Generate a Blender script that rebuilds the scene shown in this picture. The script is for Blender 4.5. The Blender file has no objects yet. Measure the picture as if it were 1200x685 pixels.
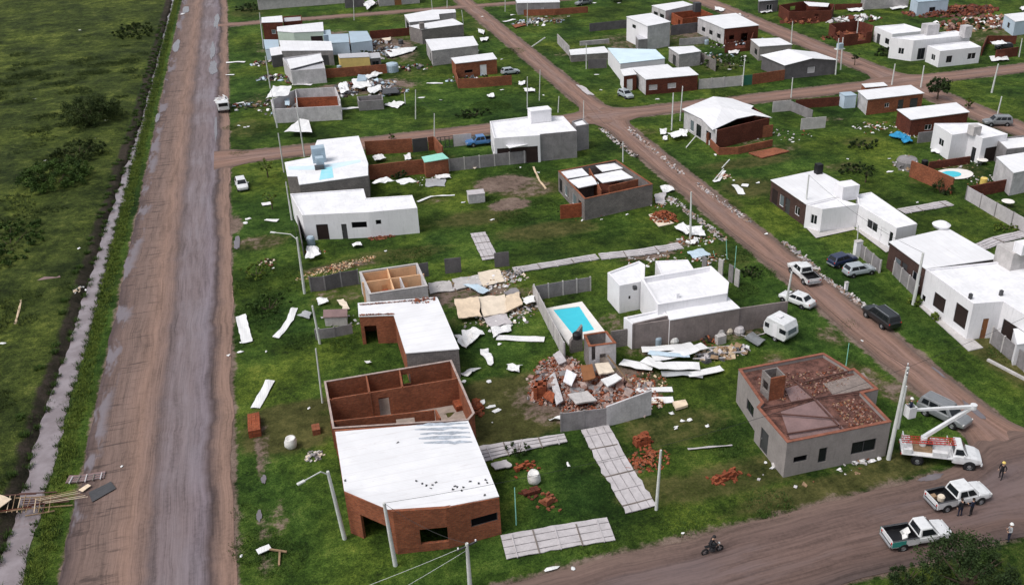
import bpy, bmesh, math, random
from math import radians, sin, cos, pi, atan2, hypot
from mathutils import Vector, Matrix, noise
random.seed(7)
scene = bpy.context.scene
COL = scene.collection

# ---------------------------------------------------------------- camera
CH = 50.0
FOC, CX, CY = 1085.0, 675.0, 342.5          # in units of the 1200 px wide photograph
AX = ((0.94758332, 0.159939, -0.27659604), (-0.31927711, 0.44103533, -0.83877885), (-0.01216483, 0.88312363, 0.46898259))
cam_d = bpy.data.cameras.new('camera')
cam = bpy.data.objects.new('camera', cam_d); COL.objects.link(cam)
cam.matrix_world = Matrix.Translation((0, 0, CH)) @ Matrix(AX).to_4x4()
cam_d.sensor_fit = 'HORIZONTAL'; cam_d.sensor_width = 36.0
cam_d.lens = 36.0 * FOC / 1200.0
cam_d.shift_x = (600.0 - CX) / 1200.0
cam_d.clip_start = 0.5; cam_d.clip_end = 9000.0
scene.camera = cam

# ---------------------------------------------------------------- sky, sun, exposure
SUN_EL, SUN_AZ = radians(58), radians(-100)    # azimuth from +Y towards +X
world = bpy.data.worlds.new('World'); scene.world = world; world.use_nodes = True
wn = world.node_tree; wn.nodes.clear()
sky = wn.nodes.new('ShaderNodeTexSky'); sky.sky_type = 'NISHITA'; sky.sun_disc = False
sky.sun_elevation = SUN_EL; sky.sun_rotation = SUN_AZ
sky.air_density = 1.0; sky.dust_density = 3.0; sky.ozone_density = 1.6
hsv = wn.nodes.new('ShaderNodeHueSaturation'); hsv.inputs['Saturation'].default_value = 0.34
bg = wn.nodes.new('ShaderNodeBackground'); bg.inputs['Strength'].default_value = 0.14
wo = wn.nodes.new('ShaderNodeOutputWorld')
wn.links.new(sky.outputs[0], hsv.inputs['Color']); wn.links.new(hsv.outputs[0], bg.inputs[0]); wn.links.new(bg.outputs[0], wo.inputs[0])
sd = bpy.data.lights.new('sun', 'SUN'); sd.energy = 1.75; sd.angle = radians(25); sd.color = (1.0, 0.955, 0.91)
so = bpy.data.objects.new('sun', sd); COL.objects.link(so)
sdir = Vector((sin(SUN_AZ) * cos(SUN_EL), cos(SUN_AZ) * cos(SUN_EL), sin(SUN_EL)))
so.rotation_euler = sdir.to_track_quat('Z', 'Y').to_euler()
vs = scene.view_settings
vs.view_transform = 'Standard'; vs.look = 'None'; vs.exposure = 0.14; vs.gamma = 1.0; vs.use_curve_mapping = False
scene.cycles.max_bounces = 6
scene.cycles.use_denoising = True

# ---------------------------------------------------------------- coordinates
def at(px, py, h=0.0):
    """ground position (x, y) of a point of the photograph that stands h metres above the ground"""
    d = Vector(((px - CX), -(py - CY), -FOC))
    w = Matrix(AX) @ d
    t = (h - CH) / w.z
    return Vector((w.x * t, w.y * t, h))

# ---------------------------------------------------------------- materials
M = {}
class NT:
    def __init__(s, name):
        s.m = bpy.data.materials.new(name); s.m.use_nodes = True
        s.t = s.m.node_tree; s.b = s.t.nodes['Principled BSDF']
        s.uv = s.n('ShaderNodeUVMap'); s.uv.uv_map = 'UVMap'
        s.geo = s.n('ShaderNodeNewGeometry')
    def n(s, k, **kw):
        x = s.t.nodes.new(k)
        for a, v in kw.items(): setattr(x, a, v)
        return x
    def l(s, a, b): s.t.links.new(a, b)
    def val(s, sock, v):
        if hasattr(v, 'is_linked') or hasattr(v, 'node'): s.l(v, sock)
        else: sock.default_value = v
    def noise(s, scale, detail=4, rough=0.6, vec=None, dist=0.0):
        x = s.n('ShaderNodeTexNoise'); x.inputs['Scale'].default_value = scale
        x.inputs['Detail'].default_value = detail; x.inputs['Roughness'].default_value = rough; x.inputs['Distortion'].default_value = dist
        s.l(vec if vec is not None else s.geo.outputs['Position'], x.inputs['Vector'])
        return x.outputs['Fac']
    def mapv(s, vec, scale=(1, 1, 1), rot=(0, 0, 0), loc=(0, 0, 0)):
        x = s.n('ShaderNodeMapping'); x.inputs['Scale'].default_value = scale; x.inputs['Rotation'].default_value = rot; x.inputs['Location'].default_value = loc
        s.l(vec, x.inputs['Vector']); return x.outputs[0]
    def ramp(s, fac, stops):
        x = s.n('ShaderNodeValToRGB'); e = x.color_ramp.elements
        while len(e) < len(stops): e.new(0.5)
        for i, (p, c) in enumerate(stops):
            e[i].position = p; e[i].color = (c[0], c[1], c[2], 1) if not isinstance(c, (int, float)) else (c, c, c, 1)
        s.l(fac, x.inputs[0]); return x.outputs[0]
    def mix(s, f, a, b, mode='MIX'):
        x = s.n('ShaderNodeMix', data_type='RGBA', blend_type=mode)
        s.val(x.inputs[0], f)
        for sock, v in ((x.inputs[6], a), (x.inputs[7], b)):
            if isinstance(v, tuple): sock.default_value = (v[0], v[1], v[2], 1)
            else: s.l(v, sock)
        return x.outputs[2]
    def math(s, op, a, b=0.0, c=None, clamp=False):
        x = s.n('ShaderNodeMath', operation=op, use_clamp=clamp)
        s.val(x.inputs[0], a); s.val(x.inputs[1], b)
        if c is not None: s.val(x.inputs[2], c)
        return x.outputs[0]
    def step(s, v, a, b):
        x = s.n('ShaderNodeMapRange'); x.interpolation_type = 'SMOOTHSTEP'
        s.val(x.inputs[0], v); x.inputs[1].default_value = a; x.inputs[2].default_value = b
        return x.outputs[0]
    def attr(s, name):
        x = s.n('ShaderNodeAttribute'); x.attribute_name = name; return x
    def bump(s, h, strength=0.3, dist=0.05):
        x = s.n('ShaderNodeBump'); x.inputs['Strength'].default_value = strength; x.inputs['Distance'].default_value = dist
        s.l(h, x.inputs['Height']); s.l(x.outputs[0], s.b.inputs['Normal'])
    def done(s, col, rough=0.8, metal=0.0, spec=0.3):
        if isinstance(col, tuple): s.b.inputs['Base Color'].default_value = (col[0], col[1], col[2], 1)
        else: s.l(col, s.b.inputs['Base Color'])
        s.val(s.b.inputs['Roughness'], rough); s.b.inputs['Metallic'].default_value = metal
        s.b.inputs['Specular IOR Level'].default_value = spec
        return s.m
def mul(c, k): return (min(1, c[0] * k), min(1, c[1] * k), min(1, c[2] * k))

def plain(name, c, rough=0.7, var=0.25, scale=0.8, metal=0.0, streak=0.0, spec=0.3, fine=6.0):
    k = NT(name)
    a = k.noise(scale, 5); f = k.noise(fine, 3)
    s_ = k.math('ADD', k.math('MULTIPLY', a, 0.65), k.math('MULTIPLY', f, 0.35))
    col = k.mix(k.step(s_, 0.3, 0.7), mul(c, 1 - var), mul(c, 1 + var * 0.5))
    if streak > 0:
        sv = k.mapv(k.uv.outputs[0], (2.2, 0.22, 1))
        st = k.noise(1.6, 4, 0.7, sv)
        col = k.mix(k.math('MULTIPLY', k.step(st, 0.5, 0.78), streak), col, mul(c, 0.38))
    k.bump(f, 0.15, 0.03)
    M[name] = k.done(col, rough, metal, spec); return M[name]

def bricky(name, c1, c2, mortar, bw=0.26, bh=0.085, ms=0.012, var=0.35, rough=0.9):
    k = NT(name)
    b = k.n('ShaderNodeTexBrick'); b.inputs['Color1'].default_value = (*c1, 1); b.inputs['Color2'].default_value = (*c2, 1); b.inputs['Mortar'].default_value = (*mortar, 1)
    b.inputs['Scale'].default_value = 1; b.inputs['Brick Width'].default_value = bw; b.inputs['Row Height'].default_value = bh; b.inputs['Mortar Size'].default_value = ms
    k.l(k.uv.outputs[0], b.inputs['Vector'])
    a = k.noise(0.55, 5, 0.65); f = k.noise(5, 3)
    col = k.mix(k.step(k.math('ADD', k.math('MULTIPLY', a, 0.6), k.math('MULTIPLY', f, 0.4)), 0.35, 0.68), (1 - var, 1 - var, 1 - var), (1.12, 1.1, 1.08), 'MIX')
    col = k.mix(1.0, b.outputs['Color'], col, 'MULTIPLY')
    k.bump(b.outputs['Fac'], 0.25, -0.02)
    M[name] = k.done(col, rough, 0, 0.2); return M[name]

bricky('brick', (0.24, 0.060, 0.027), (0.39, 0.115, 0.050), (0.22, 0.12, 0.08), 0.30, 0.12, 0.02)
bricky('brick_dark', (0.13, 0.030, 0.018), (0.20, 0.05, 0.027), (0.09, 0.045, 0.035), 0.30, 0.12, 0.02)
bricky('brick_brown', (0.075, 0.042, 0.036), (0.11, 0.06, 0.05), (0.06, 0.045, 0.04))
bricky('brick_hollow', (0.28, 0.068, 0.030), (0.40, 0.11, 0.048), (0.16, 0.07, 0.045), 0.34, 0.19, 0.016)
bricky('block', (0.21, 0.19, 0.185), (0.27, 0.245, 0.235), (0.15, 0.135, 0.13), 0.42, 0.21, 0.015, 0.3)
bricky('block_light', (0.42, 0.40, 0.41), (0.5, 0.48, 0.48), (0.3, 0.28, 0.28), 0.42, 0.21, 0.012, 0.35)
plain('plaster_white', (0.80, 0.79, 0.815), 0.75, 0.08, 0.5, streak=0.30)
plain('plaster_soiled', (0.55, 0.53, 0.54), 0.8, 0.3, 0.7, streak=0.55)
plain('plaster_grey', (0.29, 0.262, 0.25), 0.9, 0.2, 0.6, streak=0.4)
plain('plaster_blue', (0.52, 0.62, 0.72), 0.8, 0.12, 0.6, streak=0.3)
plain('plaster_mint', (0.52, 0.62, 0.53), 0.8, 0.12, 0.6, streak=0.3)
plain('plaster_peach', (0.76, 0.46, 0.26), 0.85, 0.18, 0.8, streak=0.2)
plain('plaster_yellow', (0.68, 0.50, 0.18), 0.85, 0.15, 0.6, streak=0.3)
plain('concrete', (0.25, 0.235, 0.24), 0.85, 0.3, 0.8, streak=0.45)
plain('concrete_light', (0.50, 0.475, 0.465), 0.85, 0.22, 1.2, streak=0.2)
plain('concrete_dark', (0.13, 0.12, 0.125), 0.9, 0.3, 0.8, streak=0.3)
plain('pole_concrete', (0.62, 0.63, 0.61), 0.8, 0.15, 1.0)
plain('timber', (0.30, 0.20, 0.12), 0.85, 0.3, 2.0)
plain('timber_pale', (0.62, 0.48, 0.33), 0.8, 0.2, 1.0)
plain('soffit_dark_fill', (0.030, 0.018, 0.016), 0.9, 0.3, 1.0)
plain('beam_rust', (0.12, 0.06, 0.05), 0.9, 0.3, 1.0)
plain('void', (0.006, 0.006, 0.007), 0.95, 0.2, spec=0.02)
plain('brick_edge', (0.26, 0.10, 0.065), 0.9, 0.35, 2.0)
plain('plaster_dust', (0.42, 0.33, 0.30), 0.95, 0.3, 1.5)
plain('plaster_pink', (0.36, 0.22, 0.18), 0.95, 0.3, 1.5)
plain('black', (0.012, 0.012, 0.014), 0.5, 0.2)
plain('rubber', (0.018, 0.018, 0.019), 0.85, 0.2)
plain('steel', (0.42, 0.43, 0.45), 0.45, 0.15, metal=0.6)
plain('steel_dark', (0.08, 0.08, 0.085), 0.5, 0.2, metal=0.3)
plain('rust_tiles', (0.15, 0.070, 0.055), 0.9, 0.75, 1.6, fine=7)
plain('zinc_blue', (0.40, 0.50, 0.58), 0.5, 0.2, 0.7, metal=0.2)
plain('teal_paint', (0.30, 0.66, 0.55), 0.6, 0.12)
plain('green_paint', (0.03, 0.14, 0.09), 0.6, 0.2)
plain('door_brown', (0.26, 0.11, 0.045), 0.6, 0.2)
plain('blue_tarp', (0.03, 0.27, 0.50), 0.5, 0.2, 2.0)
plain('deck_white', (0.78, 0.75, 0.71), 0.8, 0.1, 0.8)
plain('panel_pale', (0.50, 0.47, 0.48), 0.85, 0.2, 1.2)
plain('insulator', (0.72, 0.62, 0.50), 0.8, 0.15, 1.2)
plain('board_tan', (0.72, 0.58, 0.43), 0.8, 0.2, 0.9)
plain('white_bag', (0.76, 0.75, 0.73), 0.75, 0.15, 3.0)
plain('wood_grey', (0.20, 0.17, 0.15), 0.9, 0.3, 2.0)
plain('skin', (0.45, 0.27, 0.19), 0.6, 0.05)
plain('cloth_black', (0.018, 0.018, 0.022), 0.9, 0.2)
plain('cloth_navy', (0.02, 0.025, 0.05), 0.9, 0.2)
plain('cloth_grey', (0.33, 0.34, 0.36), 0.9, 0.15)
plain('helmet_white', (0.8, 0.8, 0.78), 0.4, 0.02)
plain('helmet_yellow', (0.75, 0.55, 0.15), 0.4, 0.02)
plain('hair', (0.03, 0.02, 0.015), 0.8, 0.2)
plain('bark', (0.09, 0.065, 0.045), 0.95, 0.3, 3.0)
plain('red_paint', (0.45, 0.045, 0.03), 0.5, 0.15)
plain('bare_earth', (0.24, 0.16, 0.115), 0.95, 0.35, 1.2)
plain('floor_cement', (0.36, 0.30, 0.26), 0.9, 0.3, 0.7, fine=3)

def paint(name, c, rough=0.28, coat=0.5):
    k = NT(name); a = k.noise(2.5, 4)
    col = k.mix(k.step(a, 0.45, 0.75), c, mul(c, 0.8))
    k.done(col, rough, 0.0, 0.5); k.b.inputs['Coat Weight'].default_value = coat; M[name] = k.m
paint('car_white', (0.72, 0.73, 0.74)); paint('car_silver', (0.38, 0.42, 0.45)); paint('car_black', (0.012, 0.014, 0.016))
paint('car_navy', (0.015, 0.025, 0.07)); paint('car_blue', (0.05, 0.17, 0.40)); paint('car_teal', (0.02, 0.28, 0.24)); paint('car_grey', (0.20, 0.21, 0.22))

def glassy(name, c, rough=0.08):
    k = NT(name); M[name] = k.done(c, rough, 0.0, 0.35)
glassy('glass', (0.012, 0.015, 0.018), 0.22); glassy('glass_pale', (0.14, 0.17, 0.19), 0.2)
glassy('lamp_red', (0.45, 0.02, 0.015), 0.2); glassy('lamp_clear', (0.7, 0.7, 0.68), 0.15)

def sheet_metal(name, c, rough=0.5, along='x', var=0.1, stain=(0.45, 0.40, 0.38), stains=0.35, paint_spots=None, rib=0.2):
    k = NT(name)
    w = k.n('ShaderNodeTexWave'); w.bands_direction = 'X' if along == 'x' else 'Y'; w.inputs['Scale'].default_value = 1.0 / (rib * 20) * 2 * pi
    w.inputs['Distortion'].default_value = 0.0
    k.l(k.uv.outputs[0], w.inputs['Vector'])
    a = k.noise(0.35, 5, 0.6); f = k.noise(2.0, 4, 0.7)
    col = k.mix(k.step(a, 0.35, 0.7), mul(c, 1 - var), c)
    col = k.mix(k.math('MULTIPLY', k.step(f, 0.6, 0.82), stains), col, stain)
    col = k.mix(k.math('MULTIPLY', w.outputs['Fac'], 0.10), col, mul(c, 0.55))
    lap = k.n('ShaderNodeTexWave'); lap.bands_direction = 'X' if along == 'x' else 'Y'; lap.inputs['Scale'].default_value = 2 * pi / (20 * 1.1); lap.inputs['Distortion'].default_value = 0.3
    k.l(k.uv.outputs[0], lap.inputs['Vector'])
    col = k.mix(k.math('MULTIPLY', k.step(lap.outputs['Fac'], 0.93, 0.99), k.math('MULTIPLY', a, 0.22)), col, mul(stain, 0.9))
    sr = k.noise(1.0, 4, 0.65, k.mapv(k.uv.outputs[0], (2.6, 0.35, 1) if along == 'x' else (0.35, 2.6, 1)))
    col = k.mix(k.math('MULTIPLY', k.step(sr, 0.56, 0.75), stains), col, stain)
    k.bump(w.outputs['Fac'], 0.25, 0.03)
    M[name] = k.done(col, rough, 0.0, 0.4); return k
sheet_metal('roof_white', (0.83, 0.83, 0.85)); sheet_metal('roof_white_y', (0.83, 0.83, 0.85), along='y')
sheet_metal('roof_grey', (0.50, 0.50, 0.53), stains=0.5); sheet_metal('roof_blue', (0.42, 0.53, 0.62), stains=0.35)
sheet_metal('sheet_white', (0.84, 0.84, 0.84), var=0.12, stains=0.25, stain=(0.5, 0.46, 0.42))
sheet_metal('sheet_grey', (0.42, 0.43, 0.45), var=0.2, stains=0.5)
sheet_metal('sheet_blue', (0.55, 0.68, 0.78), var=0.15, stains=0.3)
plain('membrane', (0.80, 0.80, 0.82), 0.7, 0.14, 0.5, fine=2.5, streak=0.22)
plain('membrane_blue', (0.62, 0.76, 0.84), 0.7, 0.12, 0.35)

# foliage: clump brightness from a per-face attribute
def foliage(name, dark, light):
    k = NT(name); at_ = k.attr('shade')
    n_ = k.noise(1.2, 3)
    f = k.math('ADD', k.math('MULTIPLY', at_.outputs['Fac'], 0.75), k.math('MULTIPLY', n_, 0.25))
    col = k.mix(f, dark, light)
    m = k.done(col, 0.75, 0, 0.15)
    k.b.inputs['Transmission Weight'].default_value = 0.0
    M[name] = m
foliage('leaf_dark', (0.010, 0.020, 0.007), (0.042, 0.070, 0.020))
foliage('leaf_marsh', (0.012, 0.024, 0.006), (0.060, 0.085, 0.022))
foliage('leaf_mid', (0.015, 0.034, 0.008), (0.075, 0.13, 0.025))
foliage('leaf_yellow', (0.03, 0.06, 0.010), (0.17, 0.22, 0.035))

# water of ditch and puddles
k = NT('ditch_water'); a = k.noise(0.5, 5, 0.6)
col = k.mix(k.step(a, 0.35, 0.7), (0.20, 0.165, 0.172), (0.29, 0.25, 0.265)); isl = k.step(k.noise(0.9, 5, 0.7, k.mapv(k.geo.outputs['Position'], (1, 0.4, 1))), 0.62, 0.70); col = k.mix(isl, col, (0.022, 0.022, 0.012))  # pale lavender sky reflection put into the ditch colour; dark islands are mud
k.bump(k.noise(3.0, 4), 0.015, 0.01); M['ditch_water'] = k.done(col, k.math('ADD', 0.10, k.math('MULTIPLY', isl, 0.7)), 0, 0.7)
k = NT('pool_water'); a = k.noise(1.6, 3); uvs = k.n('ShaderNodeSeparateXYZ'); k.l(k.geo.outputs['Position'], uvs.inputs[0])
k.bump(a, 0.12, 0.05); M['pool_water'] = k.done(k.mix(a, (0.03, 0.50, 0.64), (0.06, 0.60, 0.72)), 0.1, 0, 0.5)
k = NT('puddle'); a = k.noise(0.8, 4); M['puddle'] = k.done(k.mix(a, (0.12, 0.105, 0.112), (0.20, 0.18, 0.195)), 0.12, 0, 0.7)

# ground: grass / dirt / dry grass by vertex attributes broken up with noise
k = NT('ground')
ax_ = k.attr('cover'); sep = k.n('ShaderNodeSeparateColor'); k.l(ax_.outputs['Color'], sep.inputs[0])
n1 = k.noise(0.045, 5, 0.6); n2 = k.noise(0.22, 6, 0.68); n3 = k.noise(1.1, 5, 0.7); n4 = k.noise(4.5, 4, 0.75)
nmix = k.math('ADD', k.math('MULTIPLY', n2, 0.40), k.math('ADD', k.math('MULTIPLY', n3, 0.32), k.math('MULTIPLY', n4, 0.28)))
g = k.ramp(nmix, [(0.38, (0.007, 0.016, 0.004)), (0.47, (0.024, 0.054, 0.009)), (0.54, (0.050, 0.098, 0.017)), (0.64, (0.115, 0.17, 0.038))])
n0 = k.noise(0.09, 5, 0.62, k.mapv(k.geo.outputs['Position'], (1, 0.55, 1), (0, 0, 0), (40, 7, 0)))
n5 = k.noise(11.0, 3, 0.7)
big = k.step(n1, 0.38, 0.64)
g = k.mix(k.math('MULTIPLY', big, 0.55), g, k.mix(1.0, g, (1.9, 1.25, 0.9), 'MULTIPLY'))
g = k.mix(1.0, g, k.ramp(n0, [(0.36, (0.45, 0.52, 0.55)), (0.5, (0.95, 0.95, 0.9)), (0.63, (1.45, 1.3, 1.2))]), 'MULTIPLY')
g = k.mix(1.0, g, k.ramp(n5, [(0.34, 0.5), (0.5, 1.0), (0.68, 1.5)]), 'MULTIPLY')
marsh = k.ramp(nmix, [(0.38, (0.006, 0.009, 0.003)), (0.47, (0.020, 0.030, 0.007)), (0.54, (0.044, 0.059, 0.014)), (0.64, (0.115, 0.125, 0.036))])
marsh = k.mix(1.0, marsh, k.ramp(n0, [(0.36, (0.85, 0.9, 0.9)), (0.5, (1.3, 1.3, 1.15)), (0.63, (2.0, 1.9, 1.5))]), 'MULTIPLY')
marsh = k.mix(1.0, marsh, k.ramp(n5, [(0.34, 0.5), (0.5, 1.0), (0.68, 1.6)]), 'MULTIPLY')
g = k.mix(sep.outputs['Blue'], g, marsh)
dry = k.ramp(nmix, [(0.38, (0.025, 0.026, 0.008)), (0.5, (0.062, 0.064, 0.02)), (0.64, (0.14, 0.13, 0.045))])
wob = k.math('SUBTRACT', k.math('ADD', k.math('MULTIPLY', n3, 0.9), k.math('MULTIPLY', n2, 0.9)), 0.9)
g = k.mix(k.step(k.math('ADD', sep.outputs['Green'], wob), 0.25, 0.8), g, dry)
earth = k.ramp(nmix, [(0.36, (0.06, 0.042, 0.032)), (0.5, (0.15, 0.108, 0.088)), (0.66, (0.29, 0.22, 0.18))])
g = k.mix(k.step(k.math('ADD', sep.outputs['Red'], wob), 0.35, 0.62), g, earth)
mudf = k.step(k.math('ADD', ax_.outputs['Alpha'], k.math('MULTIPLY', wob, 0.7)), 0.3, 0.6)
g = k.mix(mudf, g, k.ramp(nmix, [(0.38, (0.010, 0.010, 0.006)), (0.5, (0.030, 0.026, 0.018)), (0.64, (0.07, 0.052, 0.045))]))
k.bump(nmix, 0.9, 0.35)
M['ground'] = k.done(g, 0.95, 0, 0.1)

# dirt streets: u runs across (0..1), v along in metres
def road_mat(name, stops, wet_lo, wet_hi, streak_sc=(14, 0.09, 1), amp=0.16, wetr=0.45, wetc=(0.24, 0.215, 0.24), wetamt=0.55, fine=60, wrinkle=False):
    k = NT(name)
    sx = k.n('ShaderNodeSeparateXYZ'); k.l(k.uv.outputs[0], sx.inputs[0])
    n1 = k.noise(0.07, 4); n2 = k.noise(0.5, 5, 0.65); n3 = k.noise(3.0, 5, 0.75)
    st = k.noise(1.0, 4, 0.62, k.mapv(k.uv.outputs[0], streak_sc)); st2 = k.noise(2.2, 3, 0.6, k.mapv(k.uv.outputs[0], streak_sc))
    u = k.math('ADD', sx.outputs[0], k.math('MULTIPLY', k.math('SUBTRACT', n1, 0.5), 0.13))
    u = k.math('ADD', u, k.math('MULTIPLY', k.math('SUBTRACT', n2, 0.5), 0.06))
    col = k.ramp(u, stops)
    s_ = k.math('ADD', k.math('MULTIPLY', st, 0.45), k.math('ADD', k.math('MULTIPLY', st2, 0.25), k.math('MULTIPLY', n3, 0.30)))
    fs = k.noise(1.0, 4, 0.7, k.mapv(k.uv.outputs[0], (fine, 0.10, 1)))
    col = k.mix(1.0, col, k.ramp(s_, [(0.34, 1 - amp * 3.2), (0.5, 0.95), (0.66, 1 + amp)]), 'MULTIPLY')
    col = k.mix(1.0, col, k.ramp(fs, [(0.30, 0.55), (0.42, 0.88), (0.5, 1.0), (0.68, 1.14)]), 'MULTIPLY')
    if wrinkle:
        wr = k.noise(1.0, 5, 0.7, k.mapv(k.uv.outputs[0], (2.5, 1.5, 1), (0, 0, 0.15)), 0.6)
        wm = k.math('MULTIPLY', k.math('SUBTRACT', 1.0, k.step(wr, 0.36, 0.47)), k.math('SUBTRACT', 1.0, k.step(u, 0.22, 0.42)))
        col = k.mix(k.math('MULTIPLY', wm, 0.75), col, (0.05, 0.035, 0.032))
        pd = k.math('MULTIPLY', k.step(k.noise(1.0, 4, 0.6, k.mapv(k.uv.outputs[0], (5, 0.10, 1), (0, 0, 0), (3, 9, 0))), 0.50, 0.58), k.math('SUBTRACT', 1.0, k.step(u, 0.07, 0.15)))
        col = k.mix(k.math('MULTIPLY', pd, 0.85), col, (0.19, 0.17, 0.19))

    wet = k.math('MULTIPLY', k.math('MULTIPLY', k.step(u, wet_lo, wet_lo + 0.08), k.math('SUBTRACT', 1.0, k.step(u, wet_hi - 0.08, wet_hi))), k.step(k.math('ADD', k.math('MULTIPLY', n1, .6), k.math('MULTIPLY', st, 0.4)), 0.42, 0.62))
    col = k.mix(k.math('MULTIPLY', wet, wetamt), col, wetc)  # wet ground: its grey sky reflection is mixed into the base colour
    r_ = k.math('SUBTRACT', 0.9, k.math('MULTIPLY', wet, wetr))
    k.bump(s_, 0.55, 0.12)
    M[name] = k.done(col, r_, 0, 0.3)
O1, O2, LV, DK = (0.245, 0.158, 0.124), (0.165, 0.112, 0.096), (0.182, 0.142, 0.146), (0.085, 0.060, 0.058)
road_mat('main_road', [(0.0, DK), (0.10, O2), (0.22, (0.19, 0.13, 0.11)), (0.36, O1), (0.45, (0.20, 0.135, 0.115)), (0.50, (0.14, 0.105, 0.103)), (0.56, LV), (0.68, LV), (0.80, (0.185, 0.15, 0.168)), (0.86, DK), (0.885, O2), (0.94, O1), (1.0, O1)], 0.50, 0.86, wetamt=0.3, fine=130, wrinkle=True)
road_mat('side_road', [(0.0, (0.14, 0.095, 0.078)), (0.15, (0.22, 0.135, 0.105)), (0.32, (0.275, 0.165, 0.127)), (0.5, (0.215, 0.135, 0.11)), (0.68, (0.275, 0.165, 0.127)), (0.86, (0.22, 0.135, 0.105)), (1.0, (0.13, 0.095, 0.08))], 0.2, 0.8, (10, 0.10, 1), wetamt=0.2, wetc=(0.20, 0.15, 0.14), fine=50)
road_mat('corner_road', [(0.0, (0.09, 0.065, 0.06)), (0.2, (0.135, 0.088, 0.075)), (0.5, (0.16, 0.105, 0.09)), (0.8, (0.135, 0.09, 0.078)), (1.0, (0.17, 0.115, 0.095))], 0.2, 0.8, (10, 0.10, 1), wetamt=0.3, wetc=(0.17, 0.14, 0.15), fine=40)  # lens vignette darkening put into this street colour, along with wetness

# ---------------------------------------------------------------- mesh helpers
def tag(o, label=None, cat=None, group=None, kind=None):
    if label: o['label'] = label
    if cat: o['category'] = cat
    if group: o['group'] = group
    if kind or label: o['kind'] = kind or 'thing'
    return o
def thing(name, loc, label, cat, group=None, rz=0.0):
    o = bpy.data.objects.new(name, None); COL.objects.link(o); o.empty_display_size = 0.3
    o.location = (loc[0], loc[1], loc[2] if len(loc) > 2 else 0.0); o.rotation_euler = (0, 0, rz)
    o['_o'] = 1
    del o['_o']
    return tag(o, label, cat, group)
def copy_thing(src, loc, rz, label, group=None, name=None):
    c = src.copy(); COL.objects.link(c); c.location = loc; c.rotation_euler = (0, 0, rz); c['label'] = label
    if group: c['group'] = group
    if name: c.name = name
    for ch in list(src.children):
        d = ch.copy(); COL.objects.link(d); d.parent = c
        for g_ in list(ch.children):
            e = g_.copy(); COL.objects.link(e); e.parent = d
    return c

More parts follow.
